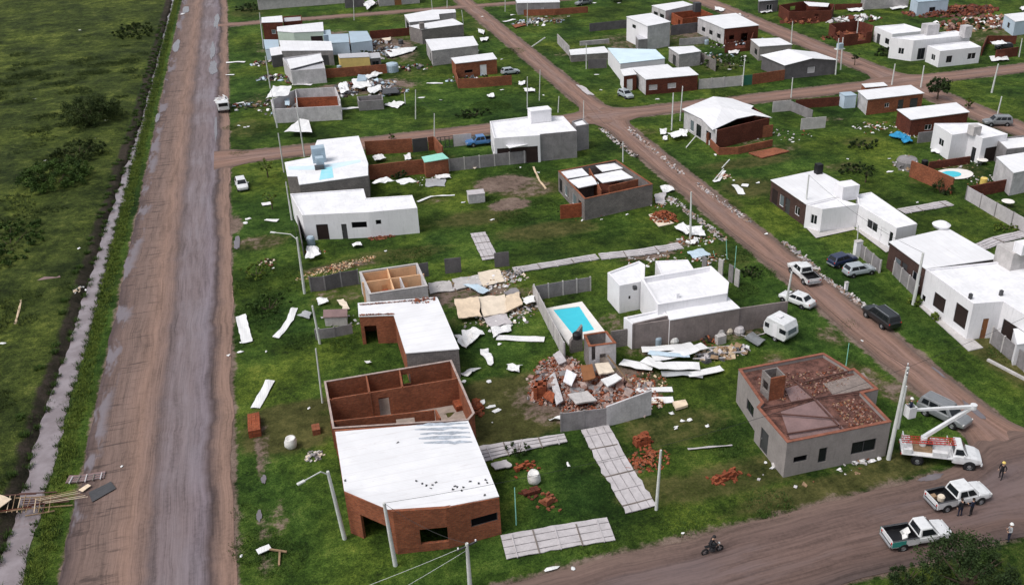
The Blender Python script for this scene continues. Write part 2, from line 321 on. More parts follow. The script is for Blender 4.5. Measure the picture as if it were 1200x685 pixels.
class MB:
    def __init__(s): s.v = []; s.f = []; s.m = []; s.mats = []; s.sh = []
    def mi(s, m):
        if m not in s.mats: s.mats.append(m)
        return s.mats.index(m)
    def face(s, pts, m, sh=0.5):
        i = len(s.v); s.v += [tuple(p) for p in pts]; s.f.append(tuple(range(i, i + len(pts)))); s.m.append(s.mi(m)); s.sh.append(sh)
    def hexa(s, b, t, m, skip=()):
        """b, t: 4 bottom and 4 top points, counter-clockwise seen from above"""
        i = len(s.v); s.v += [tuple(p) for p in b] + [tuple(p) for p in t]; k = s.mi(m)
        fs = {'bottom': (3, 2, 1, 0), 'top': (4, 5, 6, 7), 's0': (0, 1, 5, 4), 's1': (1, 2, 6, 5), 's2': (2, 3, 7, 6), 's3': (3, 0, 4, 7)}
        for n_, f in fs.items():
            if n_ not in skip: s.f.append(tuple(i + q for q in f)); s.m.append(k); s.sh.append(0.5)
    def box(s, c, size, m, rz=0.0, tilt=(0, 0)):
        hx, hy, hz = size[0] / 2, size[1] / 2, size[2] / 2
        R = Matrix.Rotation(rz, 3, 'Z') @ Matrix.Rotation(tilt[0], 3, 'X') @ Matrix.Rotation(tilt[1], 3, 'Y')
        P = [Vector(c) + R @ Vector(p) for p in ((-hx, -hy, -hz), (hx, -hy, -hz), (hx, hy, -hz), (-hx, hy, -hz), (-hx, -hy, hz), (hx, -hy, hz), (hx, hy, hz), (-hx, hy, hz))]
        s.hexa(P[:4], P[4:], m)
    def bar(s, a, b, w, m, w2=None, h=None):
        """square bar between two points"""
        a, b = Vector(a), Vector(b); d = (b - a)
        if d.length < 1e-6: return
        up = Vector((0, 0, 1)) if abs(d.normalized().z) < 0.95 else Vector((1, 0, 0))
        x = d.cross(up).normalized(); y = x.cross(d).normalized(); w2 = w if w2 is None else w2; h = w if h is None else h
        P = [a + x * w / 2 * p + y * h / 2 * q for p, q in ((-1, -1), (1, -1), (1, 1), (-1, 1))]
        Q = [b + x * w2 / 2 * p + y * (h * w2 / w) / 2 * q for p, q in ((-1, -1), (1, -1), (1, 1), (-1, 1))]
        s.hexa(P, Q, m)
    def tube(s, pts, r, m, n=8, cap=True):
        pts = [Vector(p) for p in pts]; rr = r if isinstance(r, (list, tuple)) else [r] * len(pts); i0 = len(s.v); k = s.mi(m); ref = None
        for j, p in enumerate(pts):
            d = (pts[min(j + 1, len(pts) - 1)] - pts[max(j - 1, 0)]).normalized()
            if ref is None: ref = Vector((1, 0, 0)) if abs(d.x) < 0.9 else Vector((0, 1, 0))
            x = (ref - d * ref.dot(d)).normalized(); y = d.cross(x); ref = x
            for q in range(n):
                a = 2 * pi * q / n; s.v.append(tuple(p + (x * cos(a) + y * sin(a)) * rr[j]))
        for j in range(len(pts) - 1):
            for q in range(n):
                a = i0 + j * n + q; b = i0 + j * n + (q + 1) % n
                s.f.append((a, b, b + n, a + n)); s.m.append(k); s.sh.append(0.5)
        if cap:
            s.f.append(tuple(i0 + q for q in reversed(range(n)))); s.m.append(k); s.sh.append(0.5)
            e = i0 + (len(pts) - 1) * n; s.f.append(tuple(e + q for q in range(n))); s.m.append(k); s.sh.append(0.5)
    def lathe(s, c, prof, m, n=16, axis='z'):
        i0 = len(s.v); k = s.mi(m); c = Vector(c)
        for r, z in prof:
            for q in range(n):
                a = 2 * pi * q / n; v = (r * cos(a), r * sin(a), z)
                if axis == 'y': v = (v[0], v[2], v[1])
                if axis == 'x': v = (v[2], v[0], v[1])
                s.v.append(tuple(c + Vector(v)))
        for j in range(len(prof) - 1):
            for q in range(n):
                a = i0 + j * n + q; b = i0 + j * n + (q + 1) % n
                s.f.append((a, b, b + n, a + n) if axis != 'y' else (a, a + n, b + n, b)); s.m.append(k); s.sh.append(0.5)
    def chunk(s, c, size, m, sh=0.5):
        """irregular broken lump"""
        R = Matrix.Rotation(random.uniform(0, 6.3), 3, 'Z') @ Matrix.Rotation(random.uniform(-0.7, 0.7), 3, 'X') @ Matrix.Rotation(random.uniform(-0.7, 0.7), 3, 'Y')
        P = []
        for z in (-1, 1):
            for x, y in ((-1, -1), (1, -1), (1, 1), (-1, 1)):
                j = [random.uniform(0.6, 1.1) for _ in range(3)]
                P.append(Vector(c) + R @ Vector((x * size[0] / 2 * j[0], y * size[1] / 2 * j[1], z * size[2] / 2 * j[2])))
        s.hexa(P[:4], P[4:], m)
    def build(s, name, parent=None, smooth=False, world=True, bevel=0.0, merge=False):
        me = bpy.data.meshes.new(name)
        off = Vector((0, 0, 0)); inv = None
        if parent is not None and world:
            inv = Matrix.LocRotScale(parent_origin(parent), parent_rot(parent), None).inverted()
        vv = s.v if inv is None else [tuple(inv @ Vector(p)) for p in s.v]
        if not vv: vv = [(0, 0, 0)]
        me.from_pydata(vv, [], s.f)
        for m in s.mats: me.materials.append(M[m])
        me.polygons.foreach_set('material_index', s.m)
        me.update()
        uv = me.uv_layers.new(name='UVMap')
        for p in me.polygons:
            n_ = p.normal
            if abs(n_.z) > 0.7:
                for li in p.loop_indices:
                    w = me.vertices[me.loops[li].vertex_index].co; uv.data[li].uv = (w.x, w.y)
            else:
                t = Vector((-n_.y, n_.x, 0)); t = t.normalized() if t.length > 1e-5 else Vector((1, 0, 0))
                for li in p.loop_indices:
                    w = me.vertices[me.loops[li].vertex_index].co; uv.data[li].uv = (w.x * t.x + w.y * t.y, w.z)
        a = me.attributes.new('shade', 'FLOAT', 'FACE'); a.data.foreach_set('value', s.sh)
        if merge:
            bm = bmesh.new(); bm.from_mesh(me); bmesh.ops.remove_doubles(bm, verts=bm.verts, dist=0.002); bmesh.ops.recalc_face_normals(bm, faces=bm.faces); bm.to_mesh(me); bm.free()
        if smooth: me.polygons.foreach_set('use_smooth', [True] * len(me.polygons))
        o = bpy.data.objects.new(name, me); COL.objects.link(o)
        if parent is not None: o.parent = parent
        if bevel > 0:
            b = o.modifiers.new('bevel', 'BEVEL'); b.width = bevel; b.segments = 2; b.limit_method = 'ANGLE'; b.angle_limit = radians(35)
        return o
def parent_origin(p):
    return Vector(p.location) if p.parent is None else parent_origin(p.parent)
def parent_rot(p):
    return p.rotation_euler.to_quaternion() if p.parent is None else parent_rot(p.parent)

# ---------------------------------------------------------------- walls and houses
from mathutils.geometry import tessellate_polygon
def slab_faces(m, top, bot, mt, mb):
    for a, b, c in tessellate_polygon([[Vector((p.x, p.y, 0)) for p in top]]):
        if (top[b] - top[a]).cross(top[c] - top[a]).z < 0: b, c = c, b
        m.face([top[a], top[b], top[c]], mt); m.face([bot[c], bot[b], bot[a]], mb)
def inset(P, t):
    n_ = len(P); A = sum(P[i].x * P[(i + 1) % n_].y - P[(i + 1) % n_].x * P[i].y for i in range(n_)); sg = 1 if A > 0 else -1
    out = []
    for i in range(n_):
        a, b, c = P[i - 1], P[i], P[(i + 1) % n_]
        d1 = Vector((b.x - a.x, b.y - a.y)).normalized(); d2 = Vector((c.x - b.x, c.y - b.y)).normalized()
        n1 = Vector((-d1.y, d1.x)) * sg; n2 = Vector((-d2.y, d2.x)) * sg
        k_ = 1 + n1.dot(n2)
        o = (n1 + n2) * (t / max(k_, 0.25))
        out.append(Vector((b.x + o.x, b.y + o.y, b.z)))
    return out, sg
def window_part(root, a, b, n_, z0, z1, kind, name='window'):
    """a, b: ends on the outer wall line, n_: inward normal"""
    d = (b - a); L = d.length; d.normalize(); up = Vector((0, 0, 1))
    fr = {'win': 'plaster_white', 'win_dark': 'steel_dark', 'slot': 'steel_dark', 'door': 'steel_dark', 'door_white': 'plaster_white', 'door_brown': 'door_brown', 'shutter': 'plaster_white', 'pale': 'plaster_white', 'dark_fill': 'steel_dark'}.get(kind, 'steel_dark')
    m = MB(); w = 0.06; dep = n_ * 0.05
    def q(s0, s1, y0, y1, off, th, mat, mm):
        p0 = a + d * s0 + n_ * off; p1 = a + d * s1 + n_ * off; r = n_ * th
        B = [p0 + up * y0, p1 + up * y0, p1 + r + up * y0, p0 + r + up * y0]; T = [p0 + up * y1, p1 + up * y1, p1 + r + up * y1, p0 + r + up * y1]
        mm.hexa(B, T, mat)
    q(0.003, w, z0, z1 - 0.003, 0.05, 0.08, fr, m); q(L - w, L - 0.003, z0, z1 - 0.003, 0.05, 0.08, fr, m)
    q(w, L - w, z0 + 0.003, z0 + w, 0.05, 0.08, fr, m); q(w, L - w, z1 - w, z1 - 0.003, 0.05, 0.08, fr, m)
    if kind in ('win', 'win_dark') and L > 0.9: q(L / 2 - 0.03, L / 2 + 0.03, z0 + w, z1 - w, 0.052, 0.07, fr, m)
    o = m.build(name, root)
    g_ = MB(); pm = {'door': 'steel_dark', 'door_white': 'plaster_white', 'door_brown': 'door_brown', 'shutter': 'panel_pale', 'pale': 'glass_pale', 'dark_fill': 'soffit_dark_fill', 'slot': 'void'}.get(kind, 'glass')  # near-black leaves and slot panes stand in for shade inside open doorways and windows
    q(w * 0.5, L - w * 0.5, z0 + w * 0.5, z1 - w * 0.5, 0.085, 0.02, pm, g_)
    g_.build('pane' if 'door' not in kind and kind not in ('shutter', 'dark_fill') else 'leaf', o)
    if kind == 'door_brown' or kind == 'door_white' or kind == 'door':
        h = MB(); q(L * 0.82, L * 0.82 + 0.05, (z0 + z1) / 2 - 0.08, (z0 + z1) / 2 + 0.08, -0.0, 0.05, 'steel', h); h.build('handle', o)
    return o
def wall_run(m, A, B, Ai, Bi, h0, h1, mat, ops, z0=-0.15, root=None, cap=None):
    """a wall from A to B (outer line) and Ai to Bi (inner line) with openings (s0, s1, zlow, zhigh, kind) in fractions of the run"""
    def pt(s, z, inner=False):
        P, Q = (Ai, Bi) if inner else (A, B)
        if inner and 0 < s < 1:
            o = A.lerp(B, s); d = (B - A); d.z = 0; d.normalize(); n_ = Vector((-d.y, d.x, 0))
            if n_.dot(Ai.lerp(Bi, 0.5) - A.lerp(B, 0.5)) < 0: n_ = -n_
            tt = abs((Ai.lerp(Bi, .5) - A.lerp(B, .5)).dot(n_)); p = o + n_ * tt
        else: p = P.lerp(Q, s)
        return Vector((p.x, p.y, z))
    def top(s): return h0 + (h1 - h0) * s
    def seg(s0, s1, za, zb):   # zb None: up to the top
        t0, t1 = (top(s0), top(s1)) if zb is None else (zb, zb)
        if t0 - za < 0.01 and t1 - za < 0.01: return
        b = [pt(s0, za), pt(s1, za), pt(s1, za, True), pt(s0, za, True)]; t = [pt(s0, t0), pt(s1, t1), pt(s1, t1, True), pt(s0, t0, True)]
        # keep counter-clockwise
        c = (b[1] - b[0]).cross(b[3] - b[0]).z
        if c < 0: b = [b[1], b[0], b[3], b[2]]; t = [t[1], t[0], t[3], t[2]]
        m.hexa(b, t, mat)
    ops = sorted(ops); s = 0.0
    for (a, b_, zl, zh, kind) in ops:
        if a > s: seg(s, a, z0, None)
        if zl > z0 + 0.02: seg(a, b_, z0, zl)
        if zh < min(top(a), top(b_)) - 0.02: seg(a, b_, zh, None)
        s = b_
        if root is not None and kind != 'hole':
            d = (B - A); d.z = 0; d.normalize(); n_ = Vector((-d.y, d.x, 0))
            if n_.dot(Ai.lerp(Bi, .5) - A.lerp(B, .5)) < 0: n_ = -n_
            window_part(root, pt(a, 0), pt(b_, 0), n_, max(zl, 0.02), zh, kind, 'door' if ('door' in kind or kind == 'dark_fill') else 'window')
    if s < 1: seg(s, 1.0, z0, None)

def house(name, label, rim, h, wall='plaster_white', roof='membrane', mode='parapet', drop=0.22, t=0.2, ops=(), mats=None, cat='house', over=0.25, floor=None, cap=None, group=None, root=None, z0=-0.15, wall_label=None):
    """rim: the wall tops in the photograph, (px, py[, height]); ops: (edge, s0, s1, zlow, zhigh, kind)"""
    P = [at(r[0], r[1], r[2] if len(r) > 2 else h) for r in rim]; n_ = len(P)
    c = sum(P, Vector()) / n_
    if root is None: root = thing(name, (c.x, c.y, 0), label, cat, group)
    I, sg = inset(P, t)
    m = MB(); mats = mats or {}
    for i in range(n_):
        j = (i + 1) % n_
        wall_run(m, P[i], P[j], I[i], I[j], P[i].z, P[j].z, mats.get(i, wall), [o[1:] for o in ops if o[0] == i], z0, root)
    w = m.build('wall', root)
    if wall_label: w['label'] = wall_label
    if cap:
        k_ = MB(); O, _ = inset(P, -0.03); I2, _ = inset(P, t + 0.03)
        for i in range(n_):
            j = (i + 1) % n_
            b = [O[i], O[j], I2[j], I2[i]]; b = [Vector((p.x, p.y, p.z + 0.002)) for p in b]; tt = [p + Vector((0, 0, 0.06)) for p in b]
            if sg < 0: b = b[::-1]; tt = tt[::-1]
            k_.hexa(b, tt, cap, skip=('s1', 's3') if sg > 0 else ('s1', 's3'))
        k_.build('coping', root)
    if mode in ('parapet', 'over') and roof:
        m = MB()
        if mode == 'parapet': R, _ = inset(P, t - 0.02); zz = -drop; th = 0.14
        else: R, _ = inset(P, -over); zz = 0.10; th = 0.09
        top = [Vector((p.x, p.y, p.z + zz)) for p in R]; bot = [p - Vector((0, 0, th)) for p in top]
        if sg < 0: top = top[::-1]; bot = bot[::-1]
        slab_faces(m, top, bot, roof, 'soffit_dark_fill')
        for i in range(n_):
            j = (i + 1) % n_; m.face([bot[i], bot[j], top[j], top[i]], roof)
        m.build('roof', root)
    if floor:
        m = MB(); R, _ = inset(P, 0.05); R = [Vector((p.x, p.y, 0.06)) for p in R]
        m.face(R if sg > 0 else R[::-1], floor); m.build('floor', root)
    return root
def partition(root, a, b, h, mat, ops=(), t=0.14, h2=None, name='partition_wall', z0=0.05):
    """inner wall between two wall-top points of the photograph"""
    A, B = at(a[0], a[1], h), at(b[0], b[1], h if h2 is None else h2)
    d = (B - A); d.z = 0; d.normalize(); n_ = Vector((-d.y, d.x, 0)) * t
    m = MB(); wall_run(m, A, B, A + n_, B + n_, h, h if h2 is None else h2, mat, list(ops), z0, root); return m.build(name, root)
def ridge_wall(name, label, pts, h, mat, t=0.12, post=None, cat='fence', group=None, ops=None, step=2.1, heights=None, root=None, base=True, caps=False, z0=-0.2):
    """free standing wall along ground points (px, py) of the photograph; optional posts"""
    P = [at(p[0], p[1], 0) if base else at(p[0], p[1], h) for p in pts]
    if not base: P = [Vector((p.x, p.y, 0)) for p in P]
    own = root is None
    if own: root = thing(name, P[0], label, cat, group)
    m = MB(); posts = []
    for i in range(len(P) - 1):
        A, B = P[i], P[i + 1]; d = (B - A).normalized(); n_ = Vector((-d.y, d.x, 0)) * t
        h0 = heights[i] if heights else h; h1 = heights[i + 1] if heights else h
        wall_run(m, A, B, A + n_, B + n_, h0, h1, mat, (ops or {}).get(i, []), z0, root)
        if post:
            L = (B - A).length; k_ = max(1, round(L / step))
            for q in range(k_ + (1 if i == len(P) - 2 else 0)):
                c = A.lerp(B, q / k_) + n_ * 0.5; posts.append((c, h0 + (h1 - h0) * q / k_, atan2(d.y, d.x)))
    m.build('panel' if post else 'wall_body', root)
    if post:
        pm = MB(); pm.box((0, 0, 0), (0.15, 0.17, 1.0), post); first = None
        for c, hh, a in posts:
            if first is None: first = pm.build('post', root, world=False); o = first
            else: o = first.copy(); COL.objects.link(o); o.parent = root
            loc = Vector((c.x, c.y, (hh + 0.08) / 2)) - parent_origin(root); o.location = loc; o.rotation_euler = (0, 0, a); o.scale = (1, 1, hh + 0.08)
    return root
def cube_on(root, name, px, py, h, size, mat, z1, rz=None, lid=None):
    """block (tank housing, chimney) whose top centre shows at px, py at height z1"""
    c = at(px, py, z1); m = MB(); m.box((c.x, c.y, (h + z1) / 2), (size[0], size[1], z1 - h), mat, rz or 0.0); o = m.build(name, root)
    if lid: k_ = MB(); k_.box((c.x, c.y, z1 + 0.06), (size[0] + 0.15, size[1] + 0.15, 0.1), lid, rz or 0.0); k_.build('lid', o)
    return o

# ---------------------------------------------------------------- flat wreckage
def sheet(name, label, q, mat, cat='debris', z=0.08, crumple=0.08, n_=(8, 4), th=0.03, group=None, zs=None, ragged=0.0, root=None):
    """a thin torn sheet over four (or more, as a fan of quads) ground points of the photograph"""
    P = [at(p[0], p[1], (zs[i] if zs else z)) for i, p in enumerate(q)]
    m = MB(); nx, ny = n_; G_ = []
    sd_ = random.random() * 100
    for i in range(nx + 1):
        row = []
        for j in range(ny + 1):
            u, v = i / nx, j / ny
            p = P[0].lerp(P[1], u).lerp(P[3].lerp(P[2], u), v)
            e = noise.noise(Vector((p.x * 0.9 + sd_, p.y * 0.9, sd_))) * 0.7 + 0.6 * noise.noise(Vector((p.x * 2.3, p.y * 2.3 + sd_, 0)))
            if ragged:
                w_ = ragged * noise.noise(Vector((p.x * 1.7 + sd_, p.y * 1.7, 3.0))); p = p + Vector((w_, ragged * noise.noise(Vector((p.x * 1.7, sd_, p.y * 1.7))), 0))
            row.append(Vector((p.x, p.y, max(0.03, p.z + crumple * (e + 0.35)))))
        G_.append(row)
    dz = Vector((0, 0, th))
    cc = (G_[1][0] - G_[0][0]).cross(G_[0][1] - G_[0][0]).z
    for i in range(nx):
        for j in range(ny):
            a, b, c, d = G_[i][j], G_[i + 1][j], G_[i + 1][j + 1], G_[i][j + 1]
            if cc < 0: a, b, c, d = a, d, c, b
            m.face([a + dz, b + dz, c + dz, d + dz], mat); m.face([d, c, b, a], mat)
    def edge(a, b): m.face([a, b, b + dz, a + dz], mat)
    for i in range(nx): edge(G_[i][0], G_[i + 1][0]); edge(G_[i + 1][ny], G_[i][ny])
    for j in range(ny): edge(G_[nx][j], G_[nx][j + 1]); edge(G_[0][j + 1], G_[0][j])
    if root is not None: return m.build(name, root, merge=True)
    o = m.build(name, merge=True); return tag(o, label, cat, group)
def ribbon(name, label, pts, w, mat, cat='roof sheet', z=0.1, crumple=0.1, th=0.03, group=None, ws=None, zs=None, root=None):
    """long narrow sheet along ground points of the photograph"""
    C_ = [at(p[0], p[1], (zs[i] if zs else z)) for i, p in enumerate(pts)]
    fine = []
    for i in range(len(C_) - 1):
        k_ = max(2, int((C_[i + 1] - C_[i]).length / 0.5))
        for q in range(k_): fine.append((C_[i].lerp(C_[i + 1], q / k_), (ws[i] + (ws[i + 1] - ws[i]) * q / k_) if ws else w))
    fine.append((C_[-1], ws[-1] if ws else w)); m = MB(); rows = []; sd_ = random.random() * 50
    for i, (p, ww) in enumerate(fine):
        d = (fine[min(i + 1, len(fine) - 1)][0] - fine[max(i - 1, 0)][0]); d.z = 0; d.normalize(); n_ = Vector((-d.y, d.x, 0)); r = []
        for j in range(4):
            o = (j / 3 - 0.5) * ww * (1 + 0.15 * noise.noise(Vector((i * 0.7 + sd_, j, 0))))
            e = noise.noise(Vector((p.x * 0.7 + sd_, p.y * 0.7, j * 0.5))); r.append(p + n_ * o + Vector((0, 0, max(0, crumple * (e + 0.5)))))
        rows.append(r)
    dz = Vector((0, 0, th))
    for i in range(len(rows) - 1):
        for j in range(3):
            a, b, c, d = rows[i][j], rows[i + 1][j], rows[i + 1][j + 1], rows[i][j + 1]; m.face([a + dz, b + dz, c + dz, d + dz], mat); m.face([d, c, b, a], mat)
        m.face([rows[i][0], rows[i + 1][0], rows[i + 1][0] + dz, rows[i][0] + dz], mat); m.face([rows[i + 1][3], rows[i][3], rows[i][3] + dz, rows[i + 1][3] + dz], mat)
    if root is not None: return m.build(name, root, merge=True)
    return tag(m.build(name, merge=True), label, cat, group)
def scrap(name, label, px, py, w, d, mat='sheet_white', cat='debris', group=None, h=0.15):
    """small crumpled torn piece, w by d metres"""
    c = at(px, py, 0.0); m = MB(); k_ = random.randint(6, 8); a0 = random.random() * 6.3; P = []
    for q in range(k_):
        a = a0 + 2 * pi * q / k_; r = random.uniform(0.6, 1.1)
        P.append(Vector((c.x + cos(a) * w / 2 * r, c.y + sin(a) * d / 2 * r, 0.04 + random.uniform(0, h))))
    top = Vector((c.x, c.y, 0.06 + h * 0.8)); dz = Vector((0, 0, 0.025))
    for q in range(k_):
        a, b = P[q], P[(q + 1) % k_]; m.face([top + dz, a + dz, b + dz], mat); m.face([top, b, a], mat); m.face([a, b, b + dz, a + dz], mat)
    return tag(m.build(name, merge=True), label, cat, group)
def rubble(m, c, rad, n_, mats, size=(0.15, 0.5), hgt=0.5, el=1.0, rot=0.0, power=0.6):
    for q in range(n_):
        a = random.random() * 6.283; r = random.random() ** power
        x, y = cos(a) * r * rad, sin(a) * r * rad * el
        x, y = x * cos(rot) - y * sin(rot), x * sin(rot) + y * cos(rot)
        s_ = random.uniform(*size) * random.uniform(0.5, 1.0)
        m.chunk((c.x + x, c.y + y, max(0.05, hgt * (1 - r * r) * random.uniform(0.5, 1.0))), (s_ * random.uniform(0.8, 1.8), s_, s_ * random.uniform(0.3, 0.7)), random.choice(mats))
def pile(name, label, px, py, rad, n_, mats, cat='rubble', size=(0.15, 0.5), hgt=0.5, el=1.0, rot=0.0, group=None):
    m = MB(); rubble(m, at(px, py, 0), rad, n_, mats, size, hgt, el, rot); return tag(m.build(name), label, cat, group, 'stuff')
def brick_stack(name, label, px, py, dims, rz, mat='brick_hollow', messy=0.0, group=None, br=(0.34, 0.19, 0.19)):
    """stack of hollow bricks, dims bricks long, wide, high; loose bricks around a messy one are parts"""
    c = at(px, py, 0); m = MB(); nx, ny, nz = dims; R = Matrix.Rotation(rz, 3, 'Z'); root = thing(name, c, label, 'brick stack', group)
    for z in range(nz):
        for x in range(nx):
            for y in range(ny):
                if messy and z >= nz - 2 and random.random() < messy: continue
                p = R @ Vector(((x - nx / 2 + 0.5) * (br[0] + 0.012), (y - ny / 2 + 0.5) * (br[1] + 0.012), 0))
                m.box((c.x + p.x + random.uniform(-1, 1) * 0.012, c.y + p.y, z * (br[2] + 0.006) + br[2] / 2 + 0.02), br, mat, rz + random.uniform(-1, 1) * 0.05 * (1 + 6 * messy))
    m.build('stack', root)
    if messy:
        k_ = MB(); k_.chunk((0, 0, 0), (0.34, 0.19, 0.18), mat); first = None
        for q in range(int(nx * ny * 1.2)):
            o = k_.build('loose_brick', root, world=False) if first is None else first.copy()
            if first is None: first = o
            else: COL.objects.link(o); o.parent = root
            o.location = (random.gauss(0, 1) * nx * 0.14, random.gauss(0, 1) * ny * 0.16, 0.09); o.rotation_euler = (0, 0, random.random() * 6)
    return root

# ---------------------------------------------------------------- vehicles
def wheel(root, x, y, r, w, rim='steel'):
    m = MB(); s = 1 if y > 0 else -1
    m.lathe((x, y, r), [(r * 0.55, -w / 2), (r * 0.92, -w / 2), (r, -w * 0.3), (r, w * 0.3), (r * 0.92, w / 2), (r * 0.55, w / 2), (r * 0.5, 0)], 'rubber', 20, 'y')
    t = m.build('wheel', root, world=False); t.parent = root
    k_ = MB(); k_.lathe((x, y + s * w * 0.30, r), [(0.0, s * 0.03), (r * 0.25, s * 0.03), (r * 0.5, s * 0.0), (r * 0.60, s * 0.03), (r * 0.60, -s * 0.05), (0, -s * 0.05)], rim, 16, 'y'); k_.build('rim', t, world=False)
def loft(m, st, mat):
    """st: (x, half width, z bottom, z shoulder, z top)"""
    rows = []
    for x, hw, zb, zs, zt in st:
        h = [(0, zb), (hw * 0.8, zb), (hw * 0.98, zb + 0.10), (hw, (zb + zs) / 2), (hw * 0.97, zs - 0.04), (hw * 0.90, zs + (zt - zs) * 0.6), (hw * 0.5, zt), (0, zt + 0.01)]
        rows.append([Vector((x, y, z)) for y, z in h] + [Vector((x, -y, z)) for y, z in h[-2:0:-1]])
    n_ = len(rows[0])
    for i in range(len(rows) - 1):
        for j in range(n_):
            k_ = (j + 1) % n_; m.face([rows[i][j], rows[i][k_], rows[i + 1][k_], rows[i + 1][j]][::-1], mat)
    m.face(rows[0][::-1], mat); m.face(rows[-1], mat)
def cabin(root, xb, xr, xf, xw, zb, zr, wb, wr, mat, split=(0.5,), rear_glass=True, name='cabin', side_glass=True, pillar=0.07):
    m = MB()
    B = [(xb, -wb), (xw, -wb), (xw, wb), (xb, wb)]; T = [(xr, -wr), (xf, -wr), (xf, wr), (xr, wr)]
    b = [Vector((x, y, zb)) for x, y in B]; t = [Vector((x, y, zr)) for x, y in T]
    m.hexa(b, t, mat); o = m.build(name, root, world=False, bevel=0.05)
    def pane(P, nm, u0, u1, v0, v1, glass='glass'):
        # P: bottom a, bottom b, top b, top a
        f = lambda u, v: P[0].lerp(P[1], u).lerp(P[3].lerp(P[2], u), v)
        n_ = (P[1] - P[0]).cross(P[3] - P[0]).normalized() * 0.012
        q = [f(u0, v0), f(u1, v0), f(u1, v1), f(u0, v1)]; g_ = MB()
        g_.face([p + n_ for p in q], glass); g_.face([p - n_ for p in q][::-1], glass)
        for i in range(4): g_.face([q[i] - n_, q[(i + 1) % 4] - n_, q[(i + 1) % 4] + n_, q[i] + n_], glass)
        g_.build(nm, root, world=False)
    pane([b[1], b[2], t[2], t[1]], 'windscreen', 0.07, 0.93, 0.08, 0.88)
    if rear_glass: pane([b[3], b[0], t[0], t[3]], 'rear_window', 0.10, 0.90, 0.15, 0.85)
    if side_glass:
        sp = [0.0] + list(split) + [1.0]
        for i in range(len(sp) - 1):
            a0 = sp[i] + (0.10 if i == 0 else 0.02); a1 = sp[i + 1] - (0.12 if i == len(sp) - 2 else 0.02)
            pane([b[0], b[1], t[1], t[0]], 'side_window', a0, a1, 0.14, 0.84)
            pane([b[2], b[3], t[3], t[2]], 'side_window', 1 - a1, 1 - a0, 0.14, 0.84)
    return o
def lights(root, xf, xr, y, zf, zr, w=0.34, h=0.14):
    for s in (1, -1):
        m = MB(); m.box((xf, s * y, zf), (0.10, w, h), 'lamp_clear'); m.build('headlight', root, world=False, bevel=0.02)
        m = MB(); m.box((xr, s * (y + .08), zr), (0.08, w * 0.4, h * 1.1), 'lamp_red'); m.build('taillight', root, world=False, bevel=0.02)
def mirrors(root, x, y, z, mat):
    for s in (1, -1):
        m = MB(); m.box((x, s * (y + 0.09), z), (0.10, 0.20, 0.13), mat); m.build('mirror', root, world=False, bevel=0.02)
def well_shade_discs(root, xs, y, r):
    for x in xs:
        for s in (1, -1):
            m = MB(); m.lathe((x, s * (y - 0.02), r), [(0.0, s * 0.05), (r * 1.16, s * 0.05), (r * 1.16, -s * 0.1), (0, -s * 0.1)], 'black', 18, 'y')  # black disc stands in for the shade inside the wheel well
            m.build('wheel_well_shade', root, world=False)
def place(rw, fw, side, halfw):
    """near-side rear and front wheel contact points -> centre on the ground and heading"""
    a, b = at(*rw), at(*fw); d = (b - a).normalized(); left = Vector((-d.y, d.x, 0)); c = (a + b) / 2 - left * side * halfw
    return c, atan2(d.y, d.x), (b - a).length
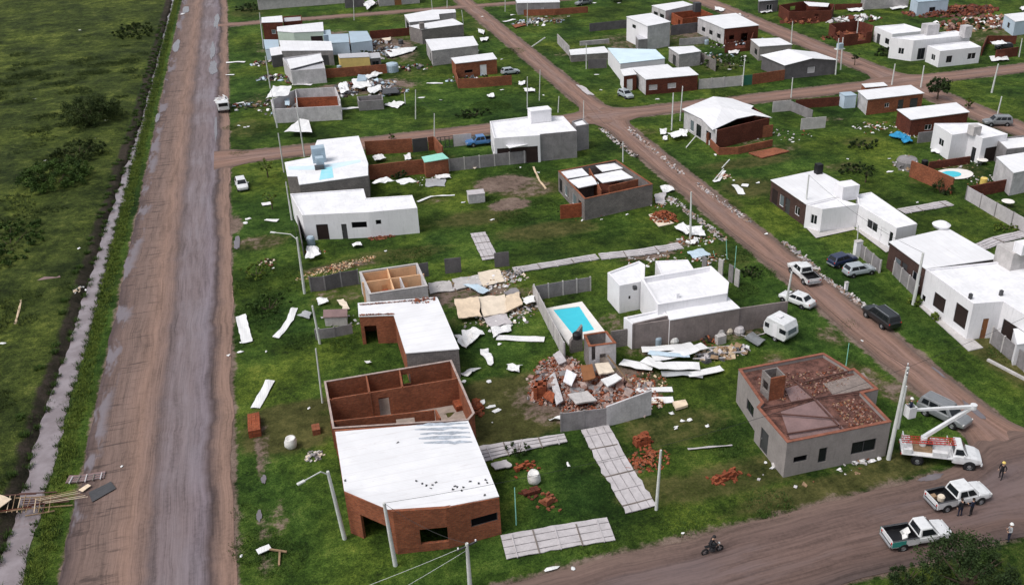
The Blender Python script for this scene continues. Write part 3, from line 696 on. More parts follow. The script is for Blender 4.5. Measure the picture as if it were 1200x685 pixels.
def car(label, c, rz, mat, kind='hatch', cat='car', name='parked_car', group=None):
    root = thing(name, (c[0], c[1], 0), label, cat, group, rz)
    if kind == 'pickup' or kind == 'pickup_single':
        L, W, r = 5.15, 0.90, 0.37; wb = 3.1; xr, xf = -wb / 2 - 0.05, wb / 2 - 0.05
        cabr = -0.75 if kind == 'pickup' else -0.35
        m = MB(); loft(m, [(cabr, W, 0.45, 1.0, 1.06), (0.9, W, 0.42, 1.02, 1.10), (1.5, W, 0.42, 1.0, 1.10), (2.2, W * 0.97, 0.40, 0.92, 1.03), (2.5, W * 0.88, 0.42, 0.80, 0.92), (2.58, W * 0.75, 0.48, 0.70, 0.82)], mat); o = m.build('body', root, world=False, merge=True, smooth=False, bevel=0.03)
        bl = cabr + 2.52; cx = cabr - bl / 2 - 0.02
        m = MB(); m.box((cx, 0, 0.62), (bl, 1.66, 0.14), 'black'); m.build('bed_floor', root, world=False)
        for s in (1, -1): m = MB(); m.box((cx, s * 0.795, 0.83), (bl - .1, 0.012, 0.5), 'black'); m.build('bed_liner', root, world=False)
        side_m = mat
        for s in (1, -1): 
            m = MB(); m.box((cx, s * 0.85, 0.80), (bl, 0.10, 0.62), side_m); m.box((cx, s * 0.85, 1.125), (bl, 0.13, 0.03), 'steel_dark'); m.build('bed_side', root, world=False, bevel=0.015)
        m = MB(); m.box((cabr - bl + 0.03, 0, 0.82), (0.06, 1.6, 0.52), mat); m.build('tailgate', root, world=False, bevel=0.015)
        m = MB(); m.box((cx + bl / 2 - 0.06, 0, 0.85), (0.05, 1.6, 0.5), 'black'); m.build('bed_headboard', root, world=False)
        m = MB(); m.box((-2.60, 0, 0.55), (0.16, 1.6, 0.16), 'steel'); m.build('rear_bumper', root, world=False, bevel=0.03)
        m = MB(); m.box((2.60, 0, 0.52), (0.12, 1.5, 0.2), 'car_grey'); m.build('front_bumper', root, world=False, bevel=0.03)
        if kind == 'pickup': cabin(root, cabr + 0.02, cabr + 0.22, 0.75, 1.38, 1.05, 1.72, 0.84, 0.68, mat)
        else: cabin(root, cabr + 0.02, cabr + 0.18, 0.72, 1.38, 1.05, 1.72, 0.84, 0.68, mat, split=())
        lights(root, 2.47, -2.53, 0.66, 0.82, 0.85); mirrors(root, 1.15, 0.86, 1.15, mat); well_shade_discs(root, (xr, xf), 0.88, r)
        for x in (xr, xf):
            for s in (1, -1): wheel(root, x, s * 0.83, r, 0.24)
        return root
    if kind == 'suv':
        W, r = 0.92, 0.37; xr, xf = -1.35, 1.35
        m = MB(); loft(m, [(-2.38, W * 0.85, 0.5, 0.9, 1.0), (-2.3, W * 0.95, 0.42, 1.0, 1.10), (-1.4, W, 0.38, 1.05, 1.12), (0.9, W, 0.38, 1.03, 1.12), (1.9, W * 0.97, 0.38, 0.92, 1.04), (2.3, W * 0.86, 0.4, 0.8, 0.9), (2.38, W * 0.7, 0.48, 0.7, 0.8)], mat); m.build('body', root, world=False, merge=True, bevel=0.03)
        cabin(root, -2.28, -2.05, 0.55, 1.15, 1.08, 1.72, 0.84, 0.70, mat, split=(0.32, 0.64))
        for s in (1, -1): m = MB(); m.tube([(-1.9, s * 0.62, 1.77), (0.4, s * 0.62, 1.78)], 0.025, 'steel', 6); m.build('roof_rail', root, world=False)
        lights(root, 2.27, -2.33, 0.66, 0.8, 1.0); mirrors(root, 0.95, 0.88, 1.15, mat); well_shade_discs(root, (xr, xf), 0.90, r)
        for x in (xr, xf):
            for s in (1, -1): wheel(root, x, s * 0.85, r, 0.25)
        return root
    W, r = 0.82, 0.30; sed = kind == 'sedan'
    xr, xf = -1.22, 1.25; e = -2.12 if sed else -1.86
    m = MB(); loft(m, [(e, W * 0.82, 0.42, 0.70, 0.82), (e + 0.1, W * 0.94, 0.34, 0.80, 0.92), (e + 0.6, W, 0.30, 0.86, 0.95), (0.9, W, 0.30, 0.86, 0.94), (1.5, W * 0.98, 0.30, 0.78, 0.88), (1.85, W * 0.88, 0.32, 0.66, 0.76), (1.94, W * 0.7, 0.38, 0.58, 0.66)], mat); m.build('body', root, world=False, merge=True, bevel=0.03)
    if sed: cabin(root, -1.62, -1.08, 0.22, 0.98, 0.90, 1.40, 0.76, 0.60, mat)
    else: cabin(root, -1.80, -1.45, 0.25, 0.98, 0.90, 1.42, 0.76, 0.60, mat)
    lights(root, 1.86, e + 0.03, 0.55, 0.66, 0.80); mirrors(root, 0.75, 0.78, 0.95, mat); well_shade_discs(root, (xr, xf), 0.80, r)
    m = MB(); m.box((e - 0.03, 0, 0.42), (0.12, 1.35, 0.14), 'car_grey'); m.build('rear_bumper', root, world=False, bevel=0.03)
    m = MB(); m.box((1.95, 0, 0.38), (0.10, 1.30, 0.14), 'car_grey'); m.build('front_bumper', root, world=False, bevel=0.03)
    for x in (xr, xf):
        for s in (1, -1): wheel(root, x, s * 0.75, r, 0.19)
    return root

# ---------------------------------------------------------------- people
def person(label, loc, rz, pose, shirt, trousers, hat=None, shoe='black', group=None, cat='person'):
    """pose: joint offsets; one skinned body with hands and feet"""
    J = {'pelvis': (0, 0, 0.95), 'belly': (0.0, 0, 1.10), 'chest': (0.01, 0, 1.32), 'neck': (0.0, 0, 1.49), 'chin': (0.02, 0, 1.56), 'head': (0.03, 0, 1.66), 'crown': (0.02, 0, 1.74)}
    for s, t in ((1, 'l'), (-1, 'r')):
        J['hip' + t] = (0, s * 0.10, 0.90); J['knee' + t] = (0.02, s * 0.12, 0.49); J['ankle' + t] = (-0.02, s * 0.13, 0.09); J['toe' + t] = (0.17, s * 0.15, 0.035)
        J['sh' + t] = (0, s * 0.19, 1.42); J['el' + t] = (-0.03, s * 0.27, 1.14); J['wr' + t] = (0.05, s * 0.28, 0.90); J['ha' + t] = (0.08, s * 0.28, 0.82)
    J.update(pose)
    rad = {'pelvis': .145, 'belly': .13, 'chest': .155, 'neck': .06, 'chin': .075, 'head': .10, 'crown': .06, 'hip': .10, 'knee': .062, 'ankle': .045, 'toe': .035, 'sh': .07, 'el': .045, 'wr': .03, 'ha': .038}
    E_ = [('pelvis', 'belly'), ('belly', 'chest'), ('chest', 'neck'), ('neck', 'chin'), ('chin', 'head'), ('head', 'crown')]
    for t in 'lr': E_ += [('pelvis', 'hip' + t), ('hip' + t, 'knee' + t), ('knee' + t, 'ankle' + t), ('ankle' + t, 'toe' + t), ('chest', 'sh' + t), ('sh' + t, 'el' + t), ('el' + t, 'wr' + t), ('wr' + t, 'ha' + t)]
    names = list(J); V = [Vector(J[n_]) for n_ in names]; idx = {n_: i for i, n_ in enumerate(names)}
    R_ = [rad.get(n_, rad.get(n_[:-1], 0.05)) for n_ in names]; ed = [(idx[a], idx[b]) for a, b in E_]
    for t in 'lr':   # five fingers fanned from the hand
        w, hnd = Vector(J['wr' + t]), Vector(J['ha' + t]); d = (hnd - w).normalized(); sd_ = d.cross(Vector((0, 1, 0)));  sd_ = sd_.normalized() if sd_.length > .1 else Vector((1, 0, 0))
        for q, ln in enumerate((0.055, 0.075, 0.082, 0.075, 0.06)):
            o = (q - 2) * 0.018; base = hnd + sd_ * o * (1.8 if q == 0 else 1); tip = base + d * ln + sd_ * (o * 0.5 - (0.03 if q == 0 else 0))
            V.append(tip); R_.append(0.010); ed.append((idx['ha' + t], len(V) - 1))
    me = bpy.data.meshes.new('body'); me.from_pydata([tuple(v) for v in V], ed, []); o = bpy.data.objects.new('body', me); COL.objects.link(o)
    sk = o.modifiers.new('skin', 'SKIN'); me.skin_vertices.new() if not me.skin_vertices else None
    for i, r in enumerate(R_): me.skin_vertices[0].data[i].radius = (r, r * (0.72 if names[i][:5] in ('chest', 'belly', 'pelvi') else 1.0)) if i < len(names) else (r, r)
    for i in range(len(V)): me.skin_vertices[0].data[i].use_root = (i == idx['pelvis'])
    ss = o.modifiers.new('sub', 'SUBSURF'); ss.levels = 1; ss.render_levels = 1
    dg = bpy.context.evaluated_depsgraph_get(); new = bpy.data.meshes.new_from_object(o.evaluated_get(dg)); bpy.data.objects.remove(o)
    for mm in ('skin', shirt, trousers, shoe): new.materials.append(M[mm])
    segs = [(Vector(J[a]), Vector(J[b]), a, b) for a, b in E_]
    for p in new.polygons:
        c = p.center; best, bd, bt = None, 9, 0
        for a, b, na, nb in segs:
            ab = b - a; t = max(0, min(1, (c - a).dot(ab) / max(ab.length_squared, 1e-6))); dd = (c - (a + ab * t)).length
            if dd < bd: bd, best, bt = dd, (na, nb), t
        nb = best[1]; k_ = 0
        if nb[:-1] in ('knee', 'ankle', 'hip'): k_ = 2
        elif nb[:-1] == 'toe': k_ = 3
        elif nb[:-1] in ('sh', 'el') or nb in ('belly', 'chest'): k_ = 1
        elif nb[:-1] == 'wr': k_ = 1 if bt < 0.85 else 0
        elif nb == 'neck': k_ = 1 if bt < 0.6 else 0
        p.material_index = k_; p.use_smooth = True
    root = thing('person', loc, label, cat, group, rz)
    body = bpy.data.objects.new('body', new); COL.objects.link(body); body.parent = root
    h = Vector(J['head'])
    m = MB()
    if hat: m.lathe((h.x, h.y, h.z + 0.02), [(0.155, 0.0), (0.135, 0.02), (0.125, 0.06), (0.09, 0.11), (0.0, 0.13)], hat, 14); m.build('helmet', root, world=False, smooth=True)
    else: m.lathe((h.x - 0.015, h.y, h.z - 0.01), [(0.112, -0.02), (0.118, 0.03), (0.10, 0.08), (0.05, 0.115), (0.0, 0.12)], 'hair', 12); m.build('hair', root, world=False, smooth=True)
    return root

# ---------------------------------------------------------------- poles and wires
def height_of(base, top):
    g_ = at(*base)
    lo, hi = 0.0, 25.0
    for _ in range(40):
        mid = (lo + hi) / 2; d = Matrix(AX).transposed() @ (Vector((g_.x, g_.y, mid)) - Vector((0, 0, CH)))
        y = CY + FOC * d.y / d.z
        if y > top[1]: lo = mid
        else: hi = mid
    return lo
def pole(name, label, base, top, r=0.13, mat='pole_concrete', arm=None, cross=None, cat='utility pole', group=None, lean=True, cap=None):
    """pole from its base to its top in the photograph; arm: lamp head point"""
    B = at(*base); h = height_of(base, top); T = at(top[0], top[1], h)
    if not lean: T = Vector((B.x, B.y, h))
    d = T - B
    root = thing(name, B, label, cat, group)
    m = MB(); m.tube([B - d * 0.02, B.lerp(T, 0.5), T], [r * 1.15, r * 0.95, r * 0.75], mat, 10); m.build('shaft', root)
    if arm:
        A = at(arm[0], arm[1], h + 0.15); m = MB(); m.tube([T - Vector((0, 0, 0.3)), T.lerp(A, 0.25) + Vector((0, 0, 0.25)), T.lerp(A, 0.95) + Vector((0, 0, 0.1))], 0.05, mat, 6); m.build('arm', root)
        m = MB(); dd = (A - T); dd.z = 0; m.box((A.x, A.y, A.z + 0.08), (0.62, 0.26, 0.14), 'pole_concrete', atan2(dd.y, dd.x)); m.build('lamp_head', root, bevel=0.04)
    if cross:
        m = MB(); a = cross; c = T - Vector((0, 0, 0.25)); m.bar(c - Vector((cos(a), sin(a), 0)) * 0.8, c + Vector((cos(a), sin(a), 0)) * 0.8, 0.10, 'steel_dark'); m.build('crossarm', root)
        for s in (-0.7, 0, 0.7):
            m = MB(); p = c + Vector((cos(a), sin(a), 0)) * s; m.lathe((p.x, p.y, p.z + 0.05), [(0.03, 0), (0.06, 0.06), (0.03, 0.10), (0.06, 0.15), (0, 0.18)], 'plaster_white', 8); m.build('insulator', root)
    return root, T
def wire(label, A, B, sag=0.6, r=0.018, group='overhead wires', n_=14, mat='black'):
    m = MB(); pts = [A.lerp(B, i / n_) - Vector((0, 0, sag * 4 * (i / n_) * (1 - i / n_))) for i in range(n_ + 1)]
    m.tube(pts, r, mat, 4, cap=False); return tag(m.build('overhead_wire'), label, 'wire', group)

# ---------------------------------------------------------------- plants
def leaf_quad(m, p, s_, mat, sh):
    a = Vector((random.gauss(0, 1), random.gauss(0, 1), random.gauss(0, 0.6))).normalized(); b = a.cross(Vector((random.gauss(0, 1), random.gauss(0, 1), random.gauss(0, 1)))).normalized()
    m.face([p - a * s_, p + b * s_ * 0.55, p + a * s_, p - b * s_ * 0.55], mat, sh)
def crown(m, c, rx, ry, rz_, n_clumps, leaves, ls, mat, floor_=0.0):
    for q in range(n_clumps):
        while True:
            v = Vector((random.uniform(-1, 1), random.uniform(-1, 1), random.uniform(-1, 1)))
            if 0.15 < v.length < 1: break
        v = v.normalized() * (v.length ** 0.45) * random.uniform(0.82, 1.12)
        cc = Vector((c[0] + v.x * rx, c[1] + v.y * ry, c[2] + v.z * rz_)); sh = min(1, max(0, 0.5 + random.uniform(-0.45, 0.45))); cr = min(rx, rz_) * random.uniform(0.16, 0.30)
        for _ in range(leaves):
            p = cc + Vector((random.gauss(0, cr * 0.55), random.gauss(0, cr * 0.55), random.gauss(0, cr * 0.45)))
            if p.z < floor_ + 0.03: p.z = floor_ + random.uniform(0.03, 0.3)
            leaf_quad(m, p, ls * random.uniform(0.6, 1.3), mat, min(1, max(0, sh + random.uniform(-0.18, 0.18))))
def tree(name, label, px, py, h, rx, trunk_h, clumps=60, leaves=60, ls=0.12, mat='leaf_mid', cat='tree', group=None):
    g_ = at(px, py); root = thing(name, g_, label, cat, group); m = MB()
    m.tube([(g_.x, g_.y, -0.1), (g_.x + 0.05, g_.y, trunk_h * 0.6), (g_.x, g_.y + 0.05, trunk_h), (g_.x, g_.y, h * 0.8)], [0.05 + rx * 0.06, 0.04 + rx * 0.045, 0.03 + rx * 0.04, 0.02], 'bark', 8)
    for q in range(7):
        a = q * 0.9 + random.random(); z0 = trunk_h * random.uniform(0.8, 1.2); m.tube([(g_.x, g_.y, z0), (g_.x + cos(a) * rx * 0.4, g_.y + sin(a) * rx * 0.4, z0 + (h - trunk_h) * 0.3), (g_.x + cos(a) * rx * 0.75, g_.y + sin(a) * rx * 0.75, z0 + (h - trunk_h) * 0.55)], [0.02 + rx * 0.025, 0.015 + rx * 0.015, 0.01], 'bark', 6)
    m.build('trunk', root); m = MB(); hz = (h - trunk_h) / 2 * 1.15
    crown(m, (g_.x, g_.y, h - hz), rx, rx, hz, clumps, leaves, ls, mat, trunk_h * 0.5); m.build('crown', root); return root
def shrub(name, label, px, py, rx, ry, h, clumps=40, leaves=50, ls=0.14, mat='leaf_mid', cat='shrub', group=None):
    g_ = at(px, py); root = thing(name, g_, label, cat, group); m = MB()
    for q in range(6):
        a = q * 1.05 + random.random(); m.tube([(g_.x + cos(a) * 0.1, g_.y + sin(a) * 0.1, -0.05), (g_.x + cos(a) * rx * 0.35, g_.y + sin(a) * ry * 0.35, h * 0.4), (g_.x + cos(a) * rx * 0.55, g_.y + sin(a) * ry * 0.55, h * 0.75)], [0.05, 0.035, 0.012], 'bark', 5)
    m.build('stem', root); m = MB(); crown(m, (g_.x, g_.y, h * 0.45), rx, ry, h * 0.55, clumps, leaves, ls, mat, 0.0); m.build('foliage', root); return root
def tufts(name, spots, n_, hgt, mat, spread=None):
    """blades of tall grass: spots are (x, y, radius) in metres"""
    m = MB(); ww = [s_[2] ** 2 for s_ in spots]
    for q in range(n_):
        s_ = random.choices(spots, ww)[0]; a = random.random() * 6.283; r = s_[2] * random.random() ** 0.5
        x, y = s_[0] + cos(a) * r, s_[1] + sin(a) * r; z = s_[3] if len(s_) > 3 else 0.0; sh = random.random()
        for b in range(6):
            t = random.random() * 6.283; l = hgt * random.uniform(0.4, 1.3); w = 0.022 + hgt * 0.03; o = Vector((cos(t), sin(t), 0)); k_ = Vector((-sin(t), cos(t), 0)) * w
            p = Vector((x, y, z)) + o * random.uniform(0, 0.28); m.face([p - k_, p + k_, p + o * l * 0.6 + Vector((0, 0, l))], mat, min(1, max(0, sh + random.uniform(-0.2, 0.2))))
    return tag(m.build(name), kind='stuff')

# ================================================================ THE SETTING
def nz(x, y, s=1.0, z=0.0): return noise.noise(Vector((x * s, y * s, z)))
def ditch_x(y):
    y = max(-400, min(y, 2999))
    P = ((-400, -24.3), (60, -24.2), (85, -24.2), (100, -23.8), (124, -23.7), (150, -23.4), (180, -22.9), (252, -23.0), (3000, -23.0))
    for (a, xa), (b, xb) in zip(P, P[1:]):
        if y <= b: x = xa + (xb - xa) * (y - a) / (b - a); break
    return x + 0.35 * nz(y, 0, 0.12) + 0.30 * nz(y, 5, 0.45) + 0.12 * nz(y, 9, 1.3)
def axis_steps(segs):
    out = [segs[0][0]]
    for a, b, st in segs:
        x = out[-1]
        while x < b - 1e-6: x = min(b, x + st); out.append(x)
    return out
XS = axis_steps([(-3000, -400, 650), (-400, -100, 50), (-100, -60, 2.5), (-60, -28, 0.9), (-28, -19, 0.3), (-19, 70, 0.8), (70, 215, 1.6), (215, 400, 30), (400, 3400, 750)])
YS = axis_steps([(-400, 0, 100), (0, 30, 6), (30, 120, 0.6), (120, 200, 1.1), (200, 330, 2.2), (330, 600, 30), (600, 5000, 1100)])
# bare earth and dry grass patches: (px, py, rx m, ry m, dirt, dry)
PATCH = [(590, 215, 5, 4, .9, .6), (598, 240, 3.4, 2.2, 1.0, .5), (625, 222, 6, 3, .6, .8), (560, 255, 7, 3, .1, .7), (640, 270, 8, 3, .2, .7), (460, 300, 8, 2.5, .1, .6),
    (400, 312, 5, 1.2, .7, .9), (303, 285, 4.2, 2.6, .6, .7), (275, 262, 1.2, 4, .8, .4), (340, 505, 4.5, 3.5, .15, 1.0), (345, 480, 5, 1.5, .1, .9), (590, 470, 8, 4.0, .25, 1.1), (600, 500, 6, 2.5, .2, 1.0), (640, 490, 5, 2, .35, .9),
    (790, 500, 6, 3, .1, .6), (860, 560, 9, 2.2, .1, .7), (770, 575, 4, 2, .1, .7), (960, 575, 9, 1.6, .1, .8), (735, 545, 3, 1.5, .6, .4), (1050, 545, 4, 2, .2, .7),
    (760, 300, 4.5, 1.2, .8, .7), (800, 285, 2.5, 1.5, .7, .5), (850, 240, 3, 3, .2, .6), (915, 430, 2, 3, .5, .6), (975, 395, 2, 2.5, .55, .5), (1010, 440, 2.0, 3.5, .5, .6), (1050, 460, 2, 2.5, .6, .6),
    (880, 220, 5, 4, .15, .7), (880, 190, 9, 2.5, .1, .7), (990, 195, 4, 2, .5, .6), (1005, 165, 4, 2, .2, .6), (975, 140, 3, 2, .6, .4), (1180, 420, 3, 8, .25, .8), (1130, 300, 3, 2, .1, .6), (1160, 170, 6, 4, .3, .4),
    (545, 345, 7, 3.5, .7, .5), (600, 350, 5, 3.5, .6, .5), (560, 375, 5, 3, .35, .4), (690, 460, 9, 5, .8, .5), (725, 380, 4, 3, .6, .4), (830, 395, 12, 2, .6, .5), (290, 15, 6, 8, .3, .5), (310, 120, 6, 8, .45, .4), (290, 150, 5, 6, .1, .5), (440, 55, 12, 12, .8, .5), (420, 103, 13, 6, .85, .4), (370, 50, 14, 14, .8, .4), (470, 65, 5, 8, .6, .5), (740, 50, 10, 10, .6, .5), (800, 40, 8, 10, .7, .5), (905, 175, 5, 3, .5, .5), (960, 110, 6, 3, .5, .5), (1110, 200, 8, 5, .4, .5), (850, 300, 4, 4, .3, .5), (480, 345, 3, 4, .6, .4), (400, 345, 4, 4, .4, .5),
    (480, 85, 5, 5, .4, .4), (500, 235, 4, 2, .4, .5), (640, 20, 8, 8, .5, .5), (690, 60, 10, 5, .5, .4), (830, 75, 9, 8, .4, .4), (800, 50, 8, 7, .4, .5), (1040, 40, 10, 8, .4, .5), (1150, 40, 14, 12, .5, .5), (1100, 50, 8, 8, .3, .4), (960, 20, 8, 10, .4, .4),
    (520, 190, 5, 4, .4, .5), (460, 190, 9, 3, .2, .5), (1090, 210, 5, 3, .3, .4), (1185, 250, 5, 4, .4, .4), (330, 600, 1.0, 3.5, .5, .3), (305, 520, 0.8, 6, .75, .3), (310, 640, .8, 4, .6, .3), (870, 165, 4, 3, .5, .5), (755, 155, 3, 2, .5, .6), (500, 20, 10, 10, .3, .5), (560, 30, 6, 8, .3, .4)]
PW = [(at(a, b), rx, ry, d_, g_) for a, b, rx, ry, d_, g_ in PATCH]
ROADS_V = [(-20.4, -8.2), (53.5, 58.0), (115.5, 122.0)]; ROADS_H = [(40.4, 48.6), (148.7, 154.6), (257.3, 261.5)]
def ground_z(x, y):
    d = abs(x - ditch_x(y)); z = 0.0
    dw = 1.08 if y < 75 else max(0.42, 1.25 - (y - 75) * 0.0075); prof = max(0.0, 1 - d / (dw * 1.75)); z -= 0.85 * (prof * prof * (3 - 2 * prof))
    if x < -25.5: z += 0.22 * nz(x, y, 0.11) + 0.10 * nz(x, y, 0.5) + min(0.25, (-25.5 - x) * 0.1)
    elif -23.0 < x < -20.8: z += 0.12 * max(0, nz(x, y, 0.6) + 0.3)
    elif x > -7.5 and x < 230 and 30 < y < 330:
        inr = any(a - 0.8 < x < b + 0.8 for a, b in ROADS_V) or any(a - 0.8 < y < b + 0.8 for a, b in ROADS_H)
        if not inr: z += 0.03 + 0.05 * nz(x, y, 0.25) + 0.03 * nz(x, y, 0.9)
    if abs(x) > 400 or y > 340: z = -0.1
    if -20.8 < x < -7.8: z = min(z, 0.0)
    return z
V, F, CV = [], [], []
for y in YS:
    for x in XS:
        V.append((x, y, ground_z(x, y)))
        r = g_ = b = mud = 0.0
        if x < -21.5: b = 1.0 if x < -25 else 0.35
        dd = abs(x - ditch_x(y))
        mud = max(0.0, min(1.0, 1.25 - abs(x - ditch_x(y) + 0.5) / 1.9)) if 30 < y < 330 else 0.0
        if x > ditch_x(y) + 1.3: mud = 0.0
        if -60 < x < 215 and 30 < y < 330:
            for a, c in ROADS_V: 
                e = min(abs(x - a), abs(x - c)); ins = a < x < c
                r = max(r, 0.95 if ins else max(0, 0.62 * (1 - e / (1.3 if a > 0 else 0.9))))
            if x > -9:
                for a, c in ROADS_H:
                    e = min(abs(y - a), abs(y - c)); ins = a < y < c; r = max(r, 0.95 if ins else max(0, 0.60 * (1 - e / 1.4)))
            for p, rx, ry, d_, gg in PW:
                if abs(x - p.x) < rx * 1.5 and abs(y - p.y) < ry * 1.5:
                    q = 1 - hypot((x - p.x) / (rx * 1.4), (y - p.y) / (ry * 1.4))
                    if q > 0: q = min(1, q * 1.8); r = max(r, d_ * q * 0.75); g_ = max(g_, gg * q)
            if x > -8 and y < 48.4: g_ = max(g_, 0.3)
        CV += [min(1, r), min(1, g_), b, mud]
nx_ = len(XS)
for j in range(len(YS) - 1):
    for i in range(nx_ - 1):
        a = j * nx_ + i; F.append((a, a + 1, a + nx_ + 1, a + nx_))
me = bpy.data.meshes.new('ground'); me.from_pydata(V, [], F); me.materials.append(M['ground'])
ca = me.attributes.new('cover', 'FLOAT_COLOR', 'POINT'); ca.data.foreach_set('color', CV); me.uv_layers.new(name='UVMap')
me.polygons.foreach_set('use_smooth', [True] * len(me.polygons)); me.update()
go = bpy.data.objects.new('ground', me); COL.objects.link(go); tag(go, kind='structure')
del V, F, CV

def strip(name, a0, a1, lo, hi, z, mat, axis='y', step=1.2, nu=14, rag=0.45, kind='structure', seed=0.0, widen=None, rut=0.035):
    """road: runs along axis from a0 to a1, between lo and hi across; v in metres, u 0..1 across"""
    n_ = int((a1 - a0) / step); Vv, Ff, U = [], [], []
    for i in range(n_ + 1):
        s = a0 + (a1 - a0) * i / n_; l, h = lo, hi
        if widen: l, h = widen(s, lo, hi)
        l += rag * (nz(s, seed, 0.16) + 0.6 * nz(s, seed + 3, 0.7)); h += rag * (nz(s, seed + 9, 0.16) + 0.6 * nz(s, seed + 12, 0.7))
        for j in range(nu + 1):
            u = j / nu; c = l + (h - l) * u; zz = z + rut * (nz(c, s * 0.08 + seed, 0.9) * 0.8) * (0 if j in (0, nu) else 1) - (0.03 if j in (0, nu) else 0)
            Vv.append((c, s, zz) if axis == 'y' else (s, c, zz)); U.append((u, s))
    for i in range(n_):
        for j in range(nu):
            a = i * (nu + 1) + j; f = (a, a + 1, a + nu + 2, a + nu + 1); Ff.append(f if axis == 'y' else f[::-1])
    me = bpy.data.meshes.new(name); me.from_pydata(Vv, [], Ff); me.materials.append(M[mat]); uv = me.uv_layers.new(name='UVMap')
    for l_ in me.loops: uv.data[l_.index].uv = U[l_.vertex_index]
    me.polygons.foreach_set('use_smooth', [True] * len(me.polygons)); o = bpy.data.objects.new(name, me); COL.objects.link(o); return tag(o, kind=kind)
def flare(junctions, amt=4.5, reach=7.0, side=None):
    def f(s, l, h):
        for j0, j1 in junctions:
            d = min(abs(s - j0), abs(s - j1)) if not (j0 < s < j1) else 0
            if d < reach: k_ = amt * (1 - d / reach) ** 2; l -= k_; h += k_
        return l, h
    return f
strip('main_road', -30, 420, -20.5, -8.2, 0.060, 'main_road', 'y', 1.0, 22, 0.35)
strip('road', -30, 340, 53.6, 58.0, 0.070, 'side_road', 'y', 1.0, 12, 0.3, seed=20, widen=flare([(40.4, 48.6), (149.5, 154)], 2.2, 7))
strip('road', 40, 330, 115.8, 121.8, 0.066, 'side_road', 'y', 1.5, 10, 0.4, seed=40, widen=flare([(149.5, 154)], 2.5, 7))
strip('street', -10.5, 250, 148.9, 154.4, 0.078, 'side_road', 'x', 1.5, 10, 0.4, seed=60, widen=flare([(-12, -8.5), (53.5, 58), (115.5, 122)], 2.2, 6))
strip('street', -10.5, 230, 257.5, 261.3, 0.074, 'side_road', 'x', 2.0, 6, 0.5, seed=80)
strip('street', -9.0, 150, 40.4, 48.4, 0.082, 'corner_road', 'x', 1.0, 14, 0.35, seed=100, widen=flare([(53.5, 58)], 3.0, 7))

# water in the ditch, 0.42 m below the field; the banks rise through its edges
strip('water', 20, 400, 0, 0, -0.42, 'ditch_water', 'y', 0.6, 4, 0.0, widen=lambda s, l, h: (ditch_x(s) - (1.25 if s < 75 else max(0.42, 1.25 - (s - 75) * 0.0075)), ditch_x(s) + (1.25 if s < 75 else max(0.42, 1.25 - (s - 75) * 0.0075))), rut=0.0)
def blob(name, px, py, rx, ry, mat, z, seed, rot=0.0, kind='structure', label=None):
    c = at(px, py); m = MB(); k_ = 26; P = []
    for q in range(k_):
        a = 2 * pi * q / k_; r = 1 + 0.55 * nz(cos(a) * 1.3 + seed, sin(a) * 1.3, 1.0) + 0.25 * nz(cos(a) * 4, sin(a) * 4 + seed, 1); x, y = cos(a) * rx * r, sin(a) * ry * r
        P.append(Vector((c.x + x * cos(rot) - y * sin(rot), c.y + x * sin(rot) + y * cos(rot), z)))
    m.face(P, mat); return tag(m.build(name), kind=kind)
for i, (px, py, rx, ry) in enumerate([(207, 55, 0.8, 6), (218, 12, 1.0, 5), (185, 138, .35, 3)]):
    blob('puddle', px, py, rx, ry, 'puddle', 0.105 - 0.001 * i, i * 3.1)
for i, (px, py, rx, ry) in enumerate([(250, 80, 0.9, 7), (254, 25, 0.7, 9), (249, 60, 0.6, 8), (253, 150, 0.25, 7), (1100, 505 - 68, 0.15, 1.2), (1142, 482, 0.3, 1.6), (309, 562, 0.22, .6), (304, 605, 0.2, .7), (278, 285, 0.35, 2.2), (1090, 560, 1.2, 0.35)]):
    blob('puddle', px, py, rx, ry, 'puddle', 0.118 - 0.001 * i, 50 + i * 2.7)
# broken kerb gutters beside the right-hand road: pale rubble strips lying on the verge
def gutter(label, x0, y0, x1, y1, n_, w):
    m = MB(); A, B = at(x0, y0), at(x1, y1)
    for q in range(n_):
        p = A.lerp(B, random.random()); m.chunk((p.x + random.uniform(-w, w), p.y, 0.045), (random.uniform(0.15, 0.5), random.uniform(0.2, 0.9), 0.05), random.choice(['concrete_light', 'concrete', 'bare_earth', 'panel_pale', 'plaster_dust']))
    return tag(m.build('broken_gutter'), label, 'gutter', 'broken gutters along the right-hand road', 'stuff')
gutter('broken pale concrete gutter at the corner beside the grey blank wall, left verge', 703, 150, 745, 185, 120, 0.4)
gutter('pale rubble gutter along the right verge just below the crossing', 735, 150, 800, 205, 230, 0.5)
gutter('pale broken gutter along the right verge opposite the orange brick heap', 815, 215, 880, 262, 130, 0.35)
gutter('pale broken gutter along the left verge by the orange brick heap', 785, 232, 850, 282, 190, 0.5)
gutter('pale gutter edge beside the white double cab pickup', 918, 283, 960, 318, 120, 0.3)
gutter('pale gutter edge running from the white pickup to the black estate car', 960, 322, 1015, 360, 120, 0.28)

